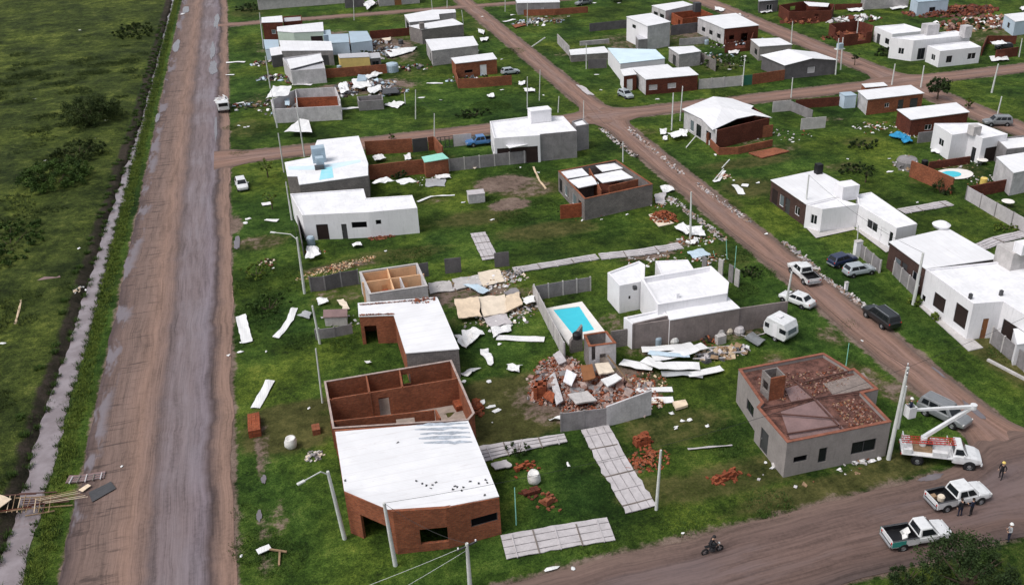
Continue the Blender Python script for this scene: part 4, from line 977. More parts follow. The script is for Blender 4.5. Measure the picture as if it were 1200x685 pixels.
# grass and weeds
_w = []
for i in range(320):
    y = 30 + i * 0.75; s_ = -1 if i % 2 else 1; x = ditch_x(y) + s_ * (random.uniform(0.75, 1.5) if s_ > 0 else random.choice((random.uniform(2.0, 2.8), random.uniform(0.8, 1.2)))) * (1.0 if y < 75 else max(0.6, 1 - (y - 75) * .004)); _w.append((x, y, 0.45, ground_z(x, y)))
tufts('ditch_grass', _w, 9000, 0.28, 'leaf_mid')
_w = [( -22.1 + 0.3 * nz(0, i, 0.3), 38 + i * 1.5, 0.8, 0.0) for i in range(190)]
tufts('bank_grass', _w, 14000, 0.22, 'leaf_yellow')
_w = []
for i in range(420):
    x, y = random.uniform(-62, -26), random.uniform(40, 260)
    if nz(x, y, 0.09, 4) > 0.02: _w.append((x, y, random.uniform(1.0, 2.6), ground_z(x, y)))
tufts('marsh_grass', _w, 14000, 0.30, 'leaf_marsh')
_w = []
for px, py, r in [(300, 330, 2.2), (320, 345, 2.0), (300, 365, 2.4), (335, 320, 1.5), (285, 340, 1.2), (345, 335, 1.6), (315, 380, 1.6), (310, 355, 2), (290, 400, 1.5), (350, 400, 1.8), (420, 395, 1.2), (400, 405, 1.5), (560, 325, 2), (600, 255, 2.5), (640, 240, 2.5), (575, 235, 1.5), (700, 500, 1.2), (865, 300, 2.0), (890, 320, 2), (840, 320, 1.5), (870, 340, 2), (480, 300, 3), (300, 640, 2), (330, 655, 2), (285, 600, 1), (640, 205, 2), (610, 200, 2), (995, 380, 1), (850, 520, 2), (800, 610, 2), (900, 590, 2), (700, 632, 2), (1180, 415, 2), (880, 470, 1), (950, 205, 2), (1010, 200, 2.5), (280, 180, 1.5), (270, 150, 1.4), (310, 150, 2), (820, 100, 3), (850, 110, 3), (575, 125, 4), (480, 130, 3), (600, 60, 3), (620, 100, 3)]:
    g_ = at(px, py); _w.append((g_.x, g_.y, r, 0.02))
tufts('weeds', _w, 12000, 0.15, 'leaf_mid')

# ================================================================ HOUSES, foreground to background
# --- big brick house with white roof (bottom)
plain('stripe_grey', (0.42, 0.46, 0.52), 0.7, 0.35, 1.5)
r = house('brick_house', 'brick house with wide white sheet roof and cut corner, nearest the bottom edge',
    [(391.5, 503, 3.6), (549, 493.5, 3.6), (585, 583, 3.6), (522, 595, 4.0), (460, 599, 4.2), (403.5, 577, 4.0)], 3.7, 'brick', None,
    ops=[(2, 0.05, 0.56, 1.5, 2.3, 'slot'), (3, 0.0, 0.54, 0.75, 2.2, 'hole'), (4, 0.08, 0.72, -0.1, 2.45, 'hole')], t=0.25)
# inner porch walls behind the open corner
A_ = at(410, 560, 3.6)
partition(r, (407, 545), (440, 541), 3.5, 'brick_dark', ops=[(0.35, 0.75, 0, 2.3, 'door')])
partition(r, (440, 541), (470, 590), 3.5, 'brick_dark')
m = MB()
RP = [at(393, 506.5, 3.62), at(548.8, 493.5, 3.62), at(585, 582, 3.62), at(522, 594.5, 3.9), at(455, 597.5, 4.12), at(403.5, 575.5, 3.95)]
RP = [Vector((p.x, p.y, p.z)) for p in RP][::-1]
tp = [p + Vector((0, 0, 0.09)) for p in RP]; bt = [p + Vector((0, 0, 0.015)) for p in RP]
if (tp[1] - tp[0]).cross(tp[2] - tp[0]).z < 0: tp = tp[::-1]; bt = bt[::-1]
slab_faces(m, tp, bt, 'roof_white_y', 'soffit_dark_fill')
for i in range(6): m.face([bt[i], bt[(i + 1) % 6], tp[(i + 1) % 6], tp[i]], 'roof_white_y')
ro = m.build('roof', r)
from mathutils.bvhtree import BVHTree
bvh = BVHTree.FromPolygons([Vector(v) for v in m.v], m.f)
def on_roof(p, dz=0.012):
    h_ = bvh.ray_cast(Vector((p.x, p.y, 30)), Vector((0, 0, -1)))
    return Vector((p.x, p.y, (h_[0].z if h_[0] else p.z) + dz))
for y0, w_ in ((498, 1.0), (503.5, 0.9), (509, 0.9), (514.5, 0.9), (520, 0.8)):     # damp stripes where snow-white paint is gone
    a, b = at(488 + (y0 - 498) * 0.4 + 9 * nz(y0, 2), y0 + 1, 3.62), at(548 + (y0 - 498) * 0.25, y0 - 1.5, 3.62); k_ = MB(); n_ = Vector((0, 0.28, 0)); pts = []
    for q in range(9): pts.append(a.lerp(b, q / 8) + n_ * (0.15 + (0.75 + 0.9 * nz(q * .7, y0)) * sin(pi * (q + .4) / 8.8)) + Vector((0, 0, 0.096)))
    for q in range(8, -1, -1): pts.append(a.lerp(b, q / 8) - n_ * (0.15 + (0.6 + 0.9 * nz(q * .7, y0 + 3)) * sin(pi * (q + .4) / 8.8)) + Vector((0, 0, 0.096)))
    pts = [on_roof(p) for p in pts]
    for q in range(8): k_.face([pts[q], pts[q + 1], pts[16 - q], pts[17 - q]] if (pts[1] - pts[0]).cross(pts[17] - pts[0]).z > 0 else [pts[17 - q], pts[16 - q], pts[q + 1], pts[q]], 'stripe_grey')
    k_.build('bare_stripe', ro)
k_ = MB()
for px, py in [(488, 565), (495, 568), (500, 570), (507, 569), (505, 573), (511, 566), (533, 570), (531, 574), (541, 575), (543, 571), (551, 564), (561, 566), (569, 562), (571, 565), (568, 580), (405, 566), (466, 519), (536, 571)]:
    c = on_roof(at(px, py, 3.75), .03); k_.chunk(tuple(c), (0.22, 0.16, 0.05), 'steel_dark')
k_.build('roof_litter', r)['kind'] = 'stuff'

# --- roofless brick shell with rooms
r = house('brick_shell', 'roofless brick shell with small rooms and hollow brick piles, behind the big white roof',
    [(380, 447), (529, 422), (556, 484), (549, 492), (390, 502)], 2.9, 'brick', None, floor='floor_cement', cap='plaster_dust', t=0.13,
    ops=[(0, 0.60, 0.66, 1.2, 2.3, 'hole')])
partition(r, (384.5, 468), (537, 443), 2.9, 'brick', ops=[(0.37, 0.45, 0, 2.2, 'hole'), (0.02, 0.03, 2.8, 2.9, 'hole')])
partition(r, (387, 494), (509, 480.5), 2.9, 'brick', ops=[(0.62, 0.80, 1.0, 2.4, 'hole')])
partition(r, (428, 438.5), (432.5, 461), 2.9, 'brick'); partition(r, (467, 432.5), (471, 453.5), 2.9, 'brick')
partition(r, (509.5, 480), (515, 490), 2.9, 'brick')
def loose(name, label, px, py, ln, n_, rz, z=0.08, mat='brick_hollow', rows=1):
    c = at(px, py, z); m = MB()
    for q in range(n_):
        for w_ in range(rows):
            o = (q - n_ / 2) * ln / n_; m.box((c.x + cos(rz) * o - sin(rz) * w_ * 0.24, c.y + sin(rz) * o + cos(rz) * w_ * 0.24, z + 0.12 + random.choice((0, 0, 0.2))), (0.34, 0.2, 0.19), mat, rz + random.uniform(-0.2, 0.2))
    return tag(m.build(name), label, 'brick stack')
loose('brick_row', 'row of orange hollow bricks in the left rear room of the roofless shell', 403, 461, 2.2, 10, 0.1, 0.08, rows=2)
loose('brick_row', 'row of orange hollow bricks in the middle rear room of the roofless shell', 445, 448, 2.0, 9, 0.1, 0.08, rows=2)
loose('brick_row', 'row of orange hollow bricks in the right rear room of the roofless shell', 506, 444, 2.4, 10, 0.1, 0.08, rows=2)
brick_stack('brick_stack', 'upright orange brick stack against the right inner wall of the roofless shell', 537, 478, (2, 6, 3), 0.1)
scrap('debris', 'torn black and white sheet on the floor of the roofless shell', 420, 491, 1.6, .7, 'sheet_grey')
# small orange heaps outside the shell
pile('brick_heap', 'loose brick heap along the right outer wall of the roofless brick shell', 560, 478, 1.6, 90, ['brick_hollow', 'brick', 'brick_hollow'], size=(0.2, 0.42), hgt=0.5, el=0.35, rot=1.5)

# --- L-shaped brick house with white roof
r = house('brick_house', 'brick house with L-shaped glaring white roof beside the orange-walled open shell',
    [(420, 356), (512, 349), (537.5, 409), (476, 414), (462, 369.5), (421, 371)], 3.3, 'brick', 'roof_white_y', 'over', over=0.06, mats={2: 'block'},
    ops=[(4, 0.55, 0.9, 0, 2.2, 'hole')])
m = MB(); rubble(m, at(497, 352, 3.4) , 1.6, 40, ['brick', 'brick_hollow', 'steel_dark'], (0.12, 0.3), 3.45, 0.4)
for q in range(46):
    p = at(422 + q * 2.0, 357.5 - q * .165, 3.4) if q < 44 else at(440, 369, 3.4); m.chunk((p.x, p.y, 3.4), (random.uniform(.1, .4), .15, .06), random.choice(['brick', 'brick_dark']))
for q in range(26): p = at(422 + q * 1.55, 370 - q * .06, 3.4); m.chunk((p.x, p.y + .1, 3.4), (random.uniform(.1, .45), .18, .06), random.choice(['brick', 'brick_dark']))
for v_i in range(len(m.v)): m.v[v_i] = (m.v[v_i][0], m.v[v_i][1], 3.42 + 0.12 * random.random())
m.build('roof_litter', r)['kind'] = 'stuff'
# --- small unfinished shell with peach rooms
r = house('unfinished_house', 'small roofless house with peach plastered rooms and grey floor tiles',
    [(421, 318.5), (489, 308.5), (501, 335), (433, 345)], 2.8, 'plaster_soiled', None, floor='floor_cement', cap='concrete_light', t=0.2)
partition(r, (424, 331), (497, 321), 2.8, 'plaster_peach', ops=[(0.30, 0.40, 0, 2.1, 'hole'), (0.62, 0.72, 0, 2.1, 'hole')])
partition(r, (453, 314.5), (461, 340), 2.8, 'plaster_peach'); partition(r, (468, 325), (473, 337), 2.8, 'plaster_soiled')
partition(r, (424, 320.5), (487, 311), 2.75, 'plaster_peach', t=0.05)
partition(r, (436, 342.5), (460, 339), 1.0, 'brick_hollow', t=0.4)
# --- white flat house
r = house('white_house', 'long white flat-roofed house with dark doorway and narrow slot window, left of centre',
    [(340, 227), (426, 221), (429, 232), (483, 228.5), (489, 243.5), (432, 248.5), (354, 252)], 3.6, 'plaster_white', 'membrane', drop=0.18,
    ops=[(5, 0.64, 0.82, 0, 2.2, 'dark_fill'), (5, 0.36, 0.44, 0, 2.1, 'door'), (5, 0.05, 0.28, 1.5, 2.3, 'slot'), (4, 0.77, 0.88, 1.8, 2.4, 'slot')], mats={})
ridge_wall('grey_panel_wall', 'dark grey low panel wall stepping down beside the left end of the long white house', [(350, 268), (356, 301)], 1.9, 'concrete_dark', base=True)
# --- house with blue-stained roof and tank tower
r = house('white_house', 'grey house whose white roof is stained turquoise around a dark tank tower',
    [(334, 191), (364, 185), (372, 165), (420, 160), (431, 192), (431, 206), (351, 217), (349, 207), (337, 207)], 3.3, 'block', 'membrane', 'over', over=0.05, mats={})
for q, (px, py, rx, ry, mt) in enumerate([(383, 203, 1.9, 2.6, 'zinc_blue')]): pass
c = at(380, 203, 3.3); m = MB(); P0 = [(377, 197), (389, 195), (391, 208), (374, 211)]; P = [Vector((c.x + cos(a * pi / 12) * (2.1 + 0.7 * nz(a, 1)), c.y + sin(a * pi / 12) * (2.6 + 0.9 * nz(a, 7)), 3.41)) for a in range(24)]; 
k = NT('turquoise_stain'); n_a = k.noise(1.4, 4); M['turquoise_stain'] = k.done(k.mix(n_a, (0.18, 0.62, 0.72), (0.50, 0.78, 0.85)), 0.6)
P = [at(*q, 3.415) for q in P0]; P = P if (P[1] - P[0]).cross(P[2] - P[0]).z > 0 else P[::-1]; m.face(P, 'turquoise_stain'); m.build('stain', r)
m = MB(); c = at(405, 193, 3.3); P = [at(*q, 3.405) for q in ((338, 195), (372, 194), (422, 187), (423, 190), (385, 199), (338, 199))][::-1]; P = P if (P[1] - P[0]).cross(P[2] - P[0]).z > 0 else P[::-1]; m.face(P, 'membrane_blue'); m.build('stain', r)
cube_on(r, 'tank_tower', 372, 172, 3.35, (1.9, 1.7), 'zinc_blue', 5.6)
cube_on(r, 'tank', 374, 184, 3.35, (1.1, 1.1), 'roof_blue', 4.9); cube_on(r, 'vent_block', 374, 194, 3.35, (1.3, 1.0), 'steel_dark', 3.9)

# --- big white house by the crossing
r = house('white_house', 'white modern house with blank grey side wall and square rooftop box, below the first crossing',
    [(574, 142), (623, 136), (660, 136), (676, 153.5), (633, 157.5), (632.5, 158.5), (579, 162)], 4.4, 'plaster_white', 'membrane', drop=0.25, mats={3: 'concrete'},
    ops=[(6, 0.3, 0.45, 0.9, 2.1, 'win_dark'), (5, 0.05, 0.95, 0, 2.7, 'dark_fill'), (6, 0.6, 0.72, 0, 2.2, 'door')])
house('', '', [(670, 142), (683, 138.5), (690, 145.5), (675, 148)], 4.2, 'concrete', 'membrane', root=r)
cube_on(r, 'rooftop_box', 632, 128, 4.2, (3.4, 2.0), 'plaster_white', 6.1, lid='membrane')
c = at(630, 165, 2.7); m = MB(); Q = [at(581, 162.5, 3.3), at(632, 157.5, 3.3), at(632, 167, 3.0), at(597, 174, 3.0)][::-1]
T = [p + Vector((0, 0, .08)) for p in Q]
if (T[1] - T[0]).cross(T[2] - T[0]).z < 0: T = T[::-1]; Q = Q[::-1]
m.hexa(Q, T, 'roof_white'); m.build('porch_roof', r)
m = MB()
for px, py in ((597, 174), (614, 171)): p = at(px, py, 2.6); m.box((p.x + .1, p.y + .1, 1.3), (0.12, 0.12, 2.6), 'steel_dark')
m.build('porch_post', r)

# --- ruined grey house with brick edges (centre top)
r = house('ruined_house', 'grey house with broken white ceiling panels and bare brick corner, beside the right-hand road',
    [(654, 200.5), (722, 187.5), (765, 216), (685, 233.5)], 3.1, 'block', None, floor='brick_dark', cap='brick', t=0.2,
    ops=[(3, 0.10, 0.22, 0.1, 2.2, 'hole'), (3, 0.30, 0.45, 0.6, 2.2, 'pale'), (3, 0.60, 0.75, 0.6, 2.2, 'pale'), (3, 0.84, 0.95, 0.3, 2.3, 'win_dark')])
def slab(root, q, h, mat='insulator', th=0.1, name='ceiling_panel', hs=None):
    P = [at(x, y, hs[i] if hs else h) for i, (x, y) in enumerate(q)]
    if (P[1] - P[0]).cross(P[2] - P[0]).z < 0: P = P[::-1]
    m = MB()
    if len(P) == 4: m.hexa([p - Vector((0, 0, th)) for p in P], P, mat)
    else:
        B = [p - Vector((0, 0, th)) for p in P]; m.face(P, mat); m.face(B[::-1], mat)
        for i in range(len(P)): j = (i + 1) % len(P); m.face([B[i], B[j], P[j], P[i]], mat)
    return m.build(name, root)
for q in ([(657, 201), (682, 197), (690, 205), (665, 209)], [(666, 211), (693, 206), (702, 215), (678, 220)], [(698, 194), (720, 191), (730, 197), (706, 201)], [(696, 205), (728, 199), (742, 208), (706, 214)]): slab(r, q, 3.0, 'membrane')
partition(r, (690, 197), (704, 223), 3.0, 'brick'); partition(r, (665, 214), (700, 208), 2.9, 'block'); partition(r, (714, 218), (748, 210), 3.0, 'brick')
ridge_wall('brick_stub', 'short orange brick wall stub at the corner of the grey house with white panels', [(657, 257), (683, 254)], 2.0, 'brick_hollow', t=0.2)
plain('concrete_warm', (0.24, 0.20, 0.19), 0.9, 0.3, 0.7, streak=0.5)
# --- white parapet house centre right
r = house('white_house', 'white house of stepped flat roofs with raised parapets behind the long grey wall',
    [(751, 326), (833, 312), (854, 331), (852, 344), (771, 357)], 4.0, 'plaster_white', 'membrane', drop=0.55, cap='plaster_white',
    ops=[(4, 0.05, 0.2, 0, 2.1, 'win_dark')])
house('', '', [(712, 319), (749, 305.5), (756, 310), (755, 329), (726, 334.5)], 3.5, 'plaster_white', 'membrane', drop=0.18, root=r, ops=[(3, 0.55, 0.63, 1.6, 2.0, 'slot')])
house('', '', [(768, 305.5), (806, 304), (813, 315), (775, 321)], 3.4, 'plaster_white', 'membrane', drop=0.12, root=r)
house('', '', [(779, 361), (851, 347), (867, 361.5), (785, 375.5)], 3.0, 'plaster_white', 'membrane', 'over', over=0.03, root=r, mats={2: 'concrete_warm'})
house('', '', [(731, 371.5), (777, 362), (783, 370), (741, 380)], 3.0, 'plaster_white', 'membrane', drop=0.2, root=r, mats={2: 'concrete_warm'})
cube_on(r, 'roof_vent', 794, 343, 3.45, (0.35, 0.35), 'plaster_white', 4.0); cube_on(r, 'roof_vent', 744, 335, 3.3, (0.4, 0.4), 'steel_dark', 3.7)
ridge_wall('boundary_wall', 'long grey boundary wall in front of the white stepped house, ending at the caravan', [(744, 409), (786, 402.5), (867, 388.5), (900, 382.5), (921, 379)], 2.8, 'concrete_warm', t=0.16, heights=[2.9, 2.9, 2.85, 2.75, 2.7])
# --- grey square house, right foreground
H = 3.6
plain('cement_dull', (0.25, 0.205, 0.185), 0.9, 0.4, 1.2)
rim = [(865.5, 432.5), (965, 413.5), (996, 432.5), (1001, 431.5), (1029.5, 456), (1011.5, 460.5), (1044.5, 494), (922.5, 518.5), (887, 477), (892, 471.5)]
r = house('grey_house', 'grey rendered house without roof, ceilings stripped to reddish rubble, beside the bucket truck',
    rim, H, 'plaster_grey', None, t=0.22, cap='brick_edge',
    ops=[(9, 0.25, 0.55, 0.95, 2.1, 'win_dark'), (7, 0.60, 0.78, 1.0, 2.2, 'hole') if False else (6, 0.12, 0.36, 0.95, 2.2, 'win_dark'), (6, 0.60, 0.68, 0.8, 2.3, 'win_dark'), (6, 0.79, 0.92, 1.35, 1.95, 'slot'), (7, 0.55, 0.80, 0.1, 2.3, 'door')])
P = [at(a, b, H) for a, b in rim]; R, sg = inset(P, 0.2); m = MB(); top = [Vector((p.x, p.y, H - 0.32)) for p in R]
m.face(top if sg > 0 else top[::-1], 'rust_tiles'); m.build('ceiling_slab', r)
for q, mt in (([(965, 449), (1012, 436), (1024, 453), (977, 463)], 'cement_dull'), ([(915, 482), (958, 468), (990, 503), (926, 514)], 'brown_sheet'), ([(920, 455), (937, 450), (955, 466), (928, 472)], 'brown_sheet')):
    if mt == 'brown_sheet' and mt not in M: plain('brown_sheet', (0.23, 0.15, 0.145), 0.6, 0.25, 0.8)
    slab(r, q, H - 0.24, mt, 0.06, 'ceiling_sheet')
def beam(root, a, b, h, w=0.12, mat='beam_rust', name='beam'):
    A, B = at(a[0], a[1], h), at(b[0], b[1], h); m = MB(); m.bar(A, B, w, mat); return m.build(name, root)
beam(r, (894, 478), (953, 466), H - 0.05); beam(r, (953, 466), (985, 501), H - 0.05); beam(r, (953, 466), (1009, 459), H - 0.05); beam(r, (930, 445), (955, 467), H - 0.05)
beam(r, (905, 484), (982, 490), H, 0.1); beam(r, (922, 508), (985, 498), H - 0.05); beam(r, (940, 448), (996, 434), H - 0.05)
m = MB(); 
for q in range(420):
    u, v = random.random(), random.random(); p = at(880, 440, H).lerp(at(985, 425, H), u).lerp(at(925, 470, H).lerp(at(1000, 445, H), u), v); m.chunk((p.x, p.y, H - 0.28), (0.20, 0.13, 0.06), random.choice(['rust_tiles', 'brick_dark', 'beam_rust', 'brick', 'plaster_pink', 'timber']))
for q in range(330):
    u, v = random.random(), random.random(); p = at(972, 470, H).lerp(at(1006, 463, H), u).lerp(at(998, 498, H).lerp(at(1036, 492, H), u), v); m.chunk((p.x, p.y, H - 0.28), (0.20, 0.13, 0.06), random.choice(['rust_tiles', 'brick_dark', 'beam_rust', 'brick', 'plaster_pink', 'timber']))
m.build('ceiling_rubble', r)['kind'] = 'stuff'
c = at(907, 436.5, 5.6); m = MB(); s_ = 0.75; tw = [Vector((c.x - s_, c.y - s_, 0)), Vector((c.x + s_, c.y - s_, 0)), Vector((c.x + s_, c.y + s_, 0)), Vector((c.x - s_, c.y + s_, 0))]
ti, _ = inset(tw, 0.14); tw = [Vector((p.x, p.y, 0)) for p in tw]
for i in range(4): wall_run(m, tw[i], tw[(i + 1) % 4], ti[i], ti[(i + 1) % 4], 5.6, 5.6, 'brick' if i == 0 else 'block', [(0.2, 0.8, 4.0, 4.9, 'hole')] if i == 3 else [], H - 0.4, None)
m.build('tank_tower', r)

# --- right-hand houses
r = house('white_house', 'white modern house with long low wing, rooftop tank box and grey plinth',
    [(904, 211.5), (958, 200), (984, 214), (980, 231), (945, 239.5)], 3.1, 'plaster_white', 'roof_white', 'over', over=0.1, mats={4: 'brick_brown'},
    ops=[(4, 0.15, 0.28, 0.8, 2.0, 'win'), (4, 0.42, 0.55, 0.0, 2.2, 'door'), (4, 0.60, 0.72, 0.5, 2.1, 'pale'), (4, 0.78, 0.94, 0.0, 2.2, 'dark_fill')])
house('', '', [(945, 239.5), (979, 231.5), (1006, 239.5), (964, 245)], 3.3, 'plaster_white', 'membrane', drop=0.18, root=r, ops=[(3, 0.25, 0.65, 0.9, 2.2, 'win')])
house('', '', [(1004, 228), (1021, 225), (1075, 262), (1051, 267), (1006, 240)], 3.2, 'plaster_white', 'membrane', drop=0.18, root=r, ops=[(3, 0.45, 0.72, 1.0, 2.2, 'win'), (3, 0.22, 0.36, 0.1, 2.2, 'door_white'), (3, 0.06, 0.14, 0.4, 2.3, 'win_dark')])
cube_on(r, 'tank_box', 993, 215, 3.0, (2.5, 2.0), 'plaster_white', 5.0); cube_on(r, 'black_water_tank', 960, 192, 3.1, (0.9, 0.9), 'black', 4.6)
m = MB(); q = [at(*p) for p in ((937, 260), (956, 280), (1002, 270), (1000, 266), (960, 274), (945, 257))]; q = [Vector((p.x, p.y, 0.16)) for p in q]
m.face(q if (q[1] - q[0]).cross(q[2] - q[0]).z > 0 else q[::-1], 'concrete_light'); q2 = [at(*p) for p in ((1002, 270), (1038, 297), (1044, 294), (1006, 267))]; q2 = [Vector((p.x, p.y, 0.164)) for p in q2]; m.face(q2 if (q2[1] - q2[0]).cross(q2[2] - q2[0]).z > 0 else q2[::-1], 'concrete_light'); m.build('plinth', r)
r = house('brick_house', 'dark brick house under a broad white sheet roof, beside the silver hatchback',
    [(1043, 284), (1110, 268.5), (1170, 303), (1085, 315)], 3.4, 'brick_brown', 'roof_white', 'over', over=0.12,
    ops=[(3, 0.08, 0.30, 0.9, 2.2, 'win'), (3, 0.45, 0.60, 0, 2.3, 'door'), (3, 0.64, 0.80, 0.5, 2.2, 'pale')])
ridge_wall('panel_fence', 'grey concrete panel fence in front of the dark brick house with white roof', [(1046, 322), (1072, 348)], 1.8, 'concrete', post='concrete_light', t=0.08)
ridge_wall('panel_fence', 'grey panel fence behind the silver hatchback and utility box', [(1004, 298), (1030, 320)], 1.7, 'concrete', post='concrete_light', t=0.08)
r = house('white_house', 'long white house with three dark shutters and brown door along the right edge',
    [(1085, 315), (1168, 306.5), (1205, 311), (1235, 372), (1206, 372), (1176, 353), (1141, 355.5)], 4.3, 'plaster_white', 'membrane', drop=0.2,
    ops=[(6, 0.06, 0.30, 0.9, 3.2, 'dark_fill'), (6, 0.50, 0.74, 0.9, 2.6, 'dark_fill'), (6, 0.9, 0.97, 0.6, 1.3, 'slot'), (5, 0.35, 0.55, 0, 2.4, 'door_brown'), (4, 0.05, 0.85, 0, 2.6, 'dark_fill')])
cube_on(r, 'tank_stand', 1192, 289, 4.1, (3.2, 2.6), 'concrete_light', 6.2); cube_on(r, 'water_tank', 1200, 284, 6.2, (1.3, 1.3), 'plaster_white', 7.4)
for px, py in ((1138, 344), (1174, 340)): cube_on(r, 'roof_vent', px, py, 4.1, (0.3, 0.3), 'steel_dark', 4.7)
ridge_wall('panel_fence', 'grey panel garden fence with posts below the white house at the right edge', [(1160, 402), (1200, 436), (1225, 458)], 1.9, 'concrete', post='concrete_light', t=0.08)
ridge_wall('yard_kerb', 'low pale concrete kerb on the verge under the right-edge panel fence', [(1156, 423), (1200, 446)], 0.25, 'concrete_light', t=0.3, cat='kerb')
m = MB(); q = [at(*p) for p in ((1075, 357), (1135, 412), (1152, 408), (1085, 352))]; q = [Vector((p.x, p.y, 0.13)) for p in q]; q = q if (q[1] - q[0]).cross(q[2] - q[0]).z > 0 else q[::-1]
m.hexa([p - Vector((0, 0, .3)) for p in q], q, 'concrete_light'); tag(m.build('footpath'), kind='structure')
house('shed', 'small white shed at the right edge behind the grey panel fence', [(1188, 386), (1215, 384), (1222, 400), (1192, 404)], 2.4, 'plaster_white', 'membrane', 'over', over=.05)

# --- houses up the right side
house('grey_house', 'pale grey cube house at the right edge above the panel fence', [(1168, 184.5), (1203, 179), (1222, 196), (1188, 203)], 3.4, 'plaster_soiled', 'roof_white', 'over', over=0.08)
r = house('white_house', 'white house with stepped walls and small window, right of the blue tarpaulin',
    [(1095, 144.5), (1147, 144), (1181, 157), (1152, 162), (1136, 155), (1116, 158)], 4.1, 'plaster_white', 'membrane', drop=0.2, ops=[(5, 0.35, 0.62, 1.4, 2.5, 'win'), (3, 0.3, 0.6, 0.0, 2.2, 'win_dark'), (2, .2, .8, 0, 2.4, 'dark_fill')])
cube_on(r, 'tank_box', 1143, 147, 4.0, (1.4, 1.4), 'concrete_light', 5.4)
house('grey_house', 'grey side building joined to the white stepped house at the right edge', [(1166, 162), (1205, 158), (1225, 170), (1180, 175)], 3.2, 'concrete', 'membrane', drop=0.2)
r = house('brick_house', 'red brick box house with bright tilted white roof above the blue tarpaulin',
    [(1052, 129, 2.9), (1120, 121, 3.3), (1135, 131.5, 3.3), (1068, 140.5, 2.9)], 3.0, 'brick_dark', 'roof_white', 'over', over=0.15, ops=[(2, 0.62, 0.74, 0.9, 1.8, 'win')])
r = house('brick_house', 'red brick house with white roof and pale blue side hut at the second crossing',
    [(1006, 107), (1067, 100.5), (1082, 109.5), (1017, 117)], 2.8, 'brick', 'roof_white', 'over', over=0.15, mats={3: 'plaster_soiled'}, ops=[(2, 0.08, 0.22, 0, 2.1, 'door'), (2, 0.34, 0.44, 0, 2.1, 'door'), (2, .6, .68, 1, 1.8, 'win')])
house('hut', 'pale blue hut against the brick house at the second crossing', [(984, 109), (997, 108), (1004, 112), (990, 113)], 2.3, 'plaster_blue', 'roof_blue', 'over', over=0.05)
house('hut', 'little brick store with white lid roof just behind the brick house at the second crossing', [(1010, 99), (1035, 97), (1040, 101), (1014, 103)], 2.2, 'brick', 'roof_white', 'over', over=0.05)
r = house('white_house', 'large white modern house of several cubes beyond the second crossing',
    [(1044, 44), (1120, 36), (1137, 41), (1088, 46), (1071, 47.5)], 4.4, 'plaster_white', 'membrane', drop=0.2, ops=[(4, 0.35, 0.6, 1.2, 2.5, 'win'), (3, .1, .6, 0.2, 2.6, 'win_dark')])
house('', '', [(1087, 53.5), (1136, 48), (1150, 55), (1102, 60)], 3.4, 'plaster_white', 'membrane', drop=0.2, root=r, ops=[(2, 0.68, 0.82, 0.8, 2.2, 'win_dark'), (2, 0.1, 0.3, 1.0, 2.3, 'win'), (3, .3, .6, 1, 2.2, 'win')])
house('', '', [(1025, 31), (1060, 28), (1086, 36), (1046, 40)], 3.4, 'plaster_white', 'membrane', drop=0.2, root=r, ops=[(3, 0.12, 0.34, 0.8, 2.0, 'win_dark'), (3, 0.62, 0.8, 0.0, 2.2, 'door')])
cube_on(r, 'tank_box', 1091, 28, 4.2, (3.0, 2.2), 'plaster_soiled', 6.4); cube_on(r, 'tank_box', 1133, 30, 4.2, (1.8, 1.8), 'plaster_soiled', 6.6)
house('blue_house', 'pale blue house at the top right edge', [(1177, 17.5), (1205, 14.5), (1220, 22), (1190, 26)], 3.2, 'plaster_blue', 'roof_white', 'over', over=0.05, ops=[(3, .4, .6, 1, 2.2, 'win_dark')])
house('blue_house', 'pale blue house at the top edge behind brick ruins', [(1068, -3), (1100, -5), (1112, 0), (1076, 3)], 3.4, 'plaster_blue', 'roof_blue', 'over', over=0.05, ops=[(2, .4, .6, .8, 1.9, 'win_dark')])
house('grey_house', 'long low grey building at the top edge left of the pale blue house', [(1010, -6), (1060, -9), (1066, -5), (1014, -2)], 3.0, 'block_light', 'roof_grey', 'over', over=0.05)
# --- big gable roof
def gable_house(name, label, ea, eb, ec, ed, ridge_a, ridge_b, h, hr, wall, roof, ops=(), fence=None):
    """ea..ed: eave corners (left rear, left front, right front, right rear) at height h; ridge ends at height hr"""
    r = house(name, label, [ea, ed, ec, eb], h, wall, None, ops=ops)
    A, B, C_, D = [at(p[0], p[1], h) for p in (ea, eb, ec, ed)]; R0 = (A + D) / 2; R1 = (B + C_) / 2; R0.z = R1.z = hr; o = 0.25
    up = Vector((0, 0, 0.05)); d = (R1 - R0).normalized() * o; m = MB()
    L = (A - D).normalized() * o; L.z = 0
    for X, Y, s in ((A, B, 1), (C_, D, -1)):
        if s == 1: q = [X + L - d + up, Y + L + d + up, R1 + d + up, R0 - d + up]
        else: q = [X - L + d + up, Y - L - d + up, R0 - d + up, R1 + d + up]
        m.hexa(q, [p + Vector((0, 0, 0.07)) for p in q], roof)
    m.build('roof', r)
    m = MB(); m.face([B, C_, R1], wall); m.face([A, R0, D], wall); m.build('gable', r); return r
gable_house('grey_house', 'dark grey gabled house with broad white roof and one white front window', (893, 65.5), (920, 77), (981, 71), (955, 62), None, None, 2.8, 3.7, 'concrete_dark', 'roof_white', ops=[(2, 0.42, 0.56, 0.8, 2.0, 'shutter')])
r = house('grey_house', 'small grey house with flat white roof behind the dark gabled house', [(880, 46.5), (913, 45), (928, 52.5), (890, 55)], 3.0, 'plaster_grey', 'roof_white', 'over', over=0.1, ops=[(3, .2, .5, .8, 2, 'win_dark'), (2, .1, .3, 0, 2.1, 'door')])
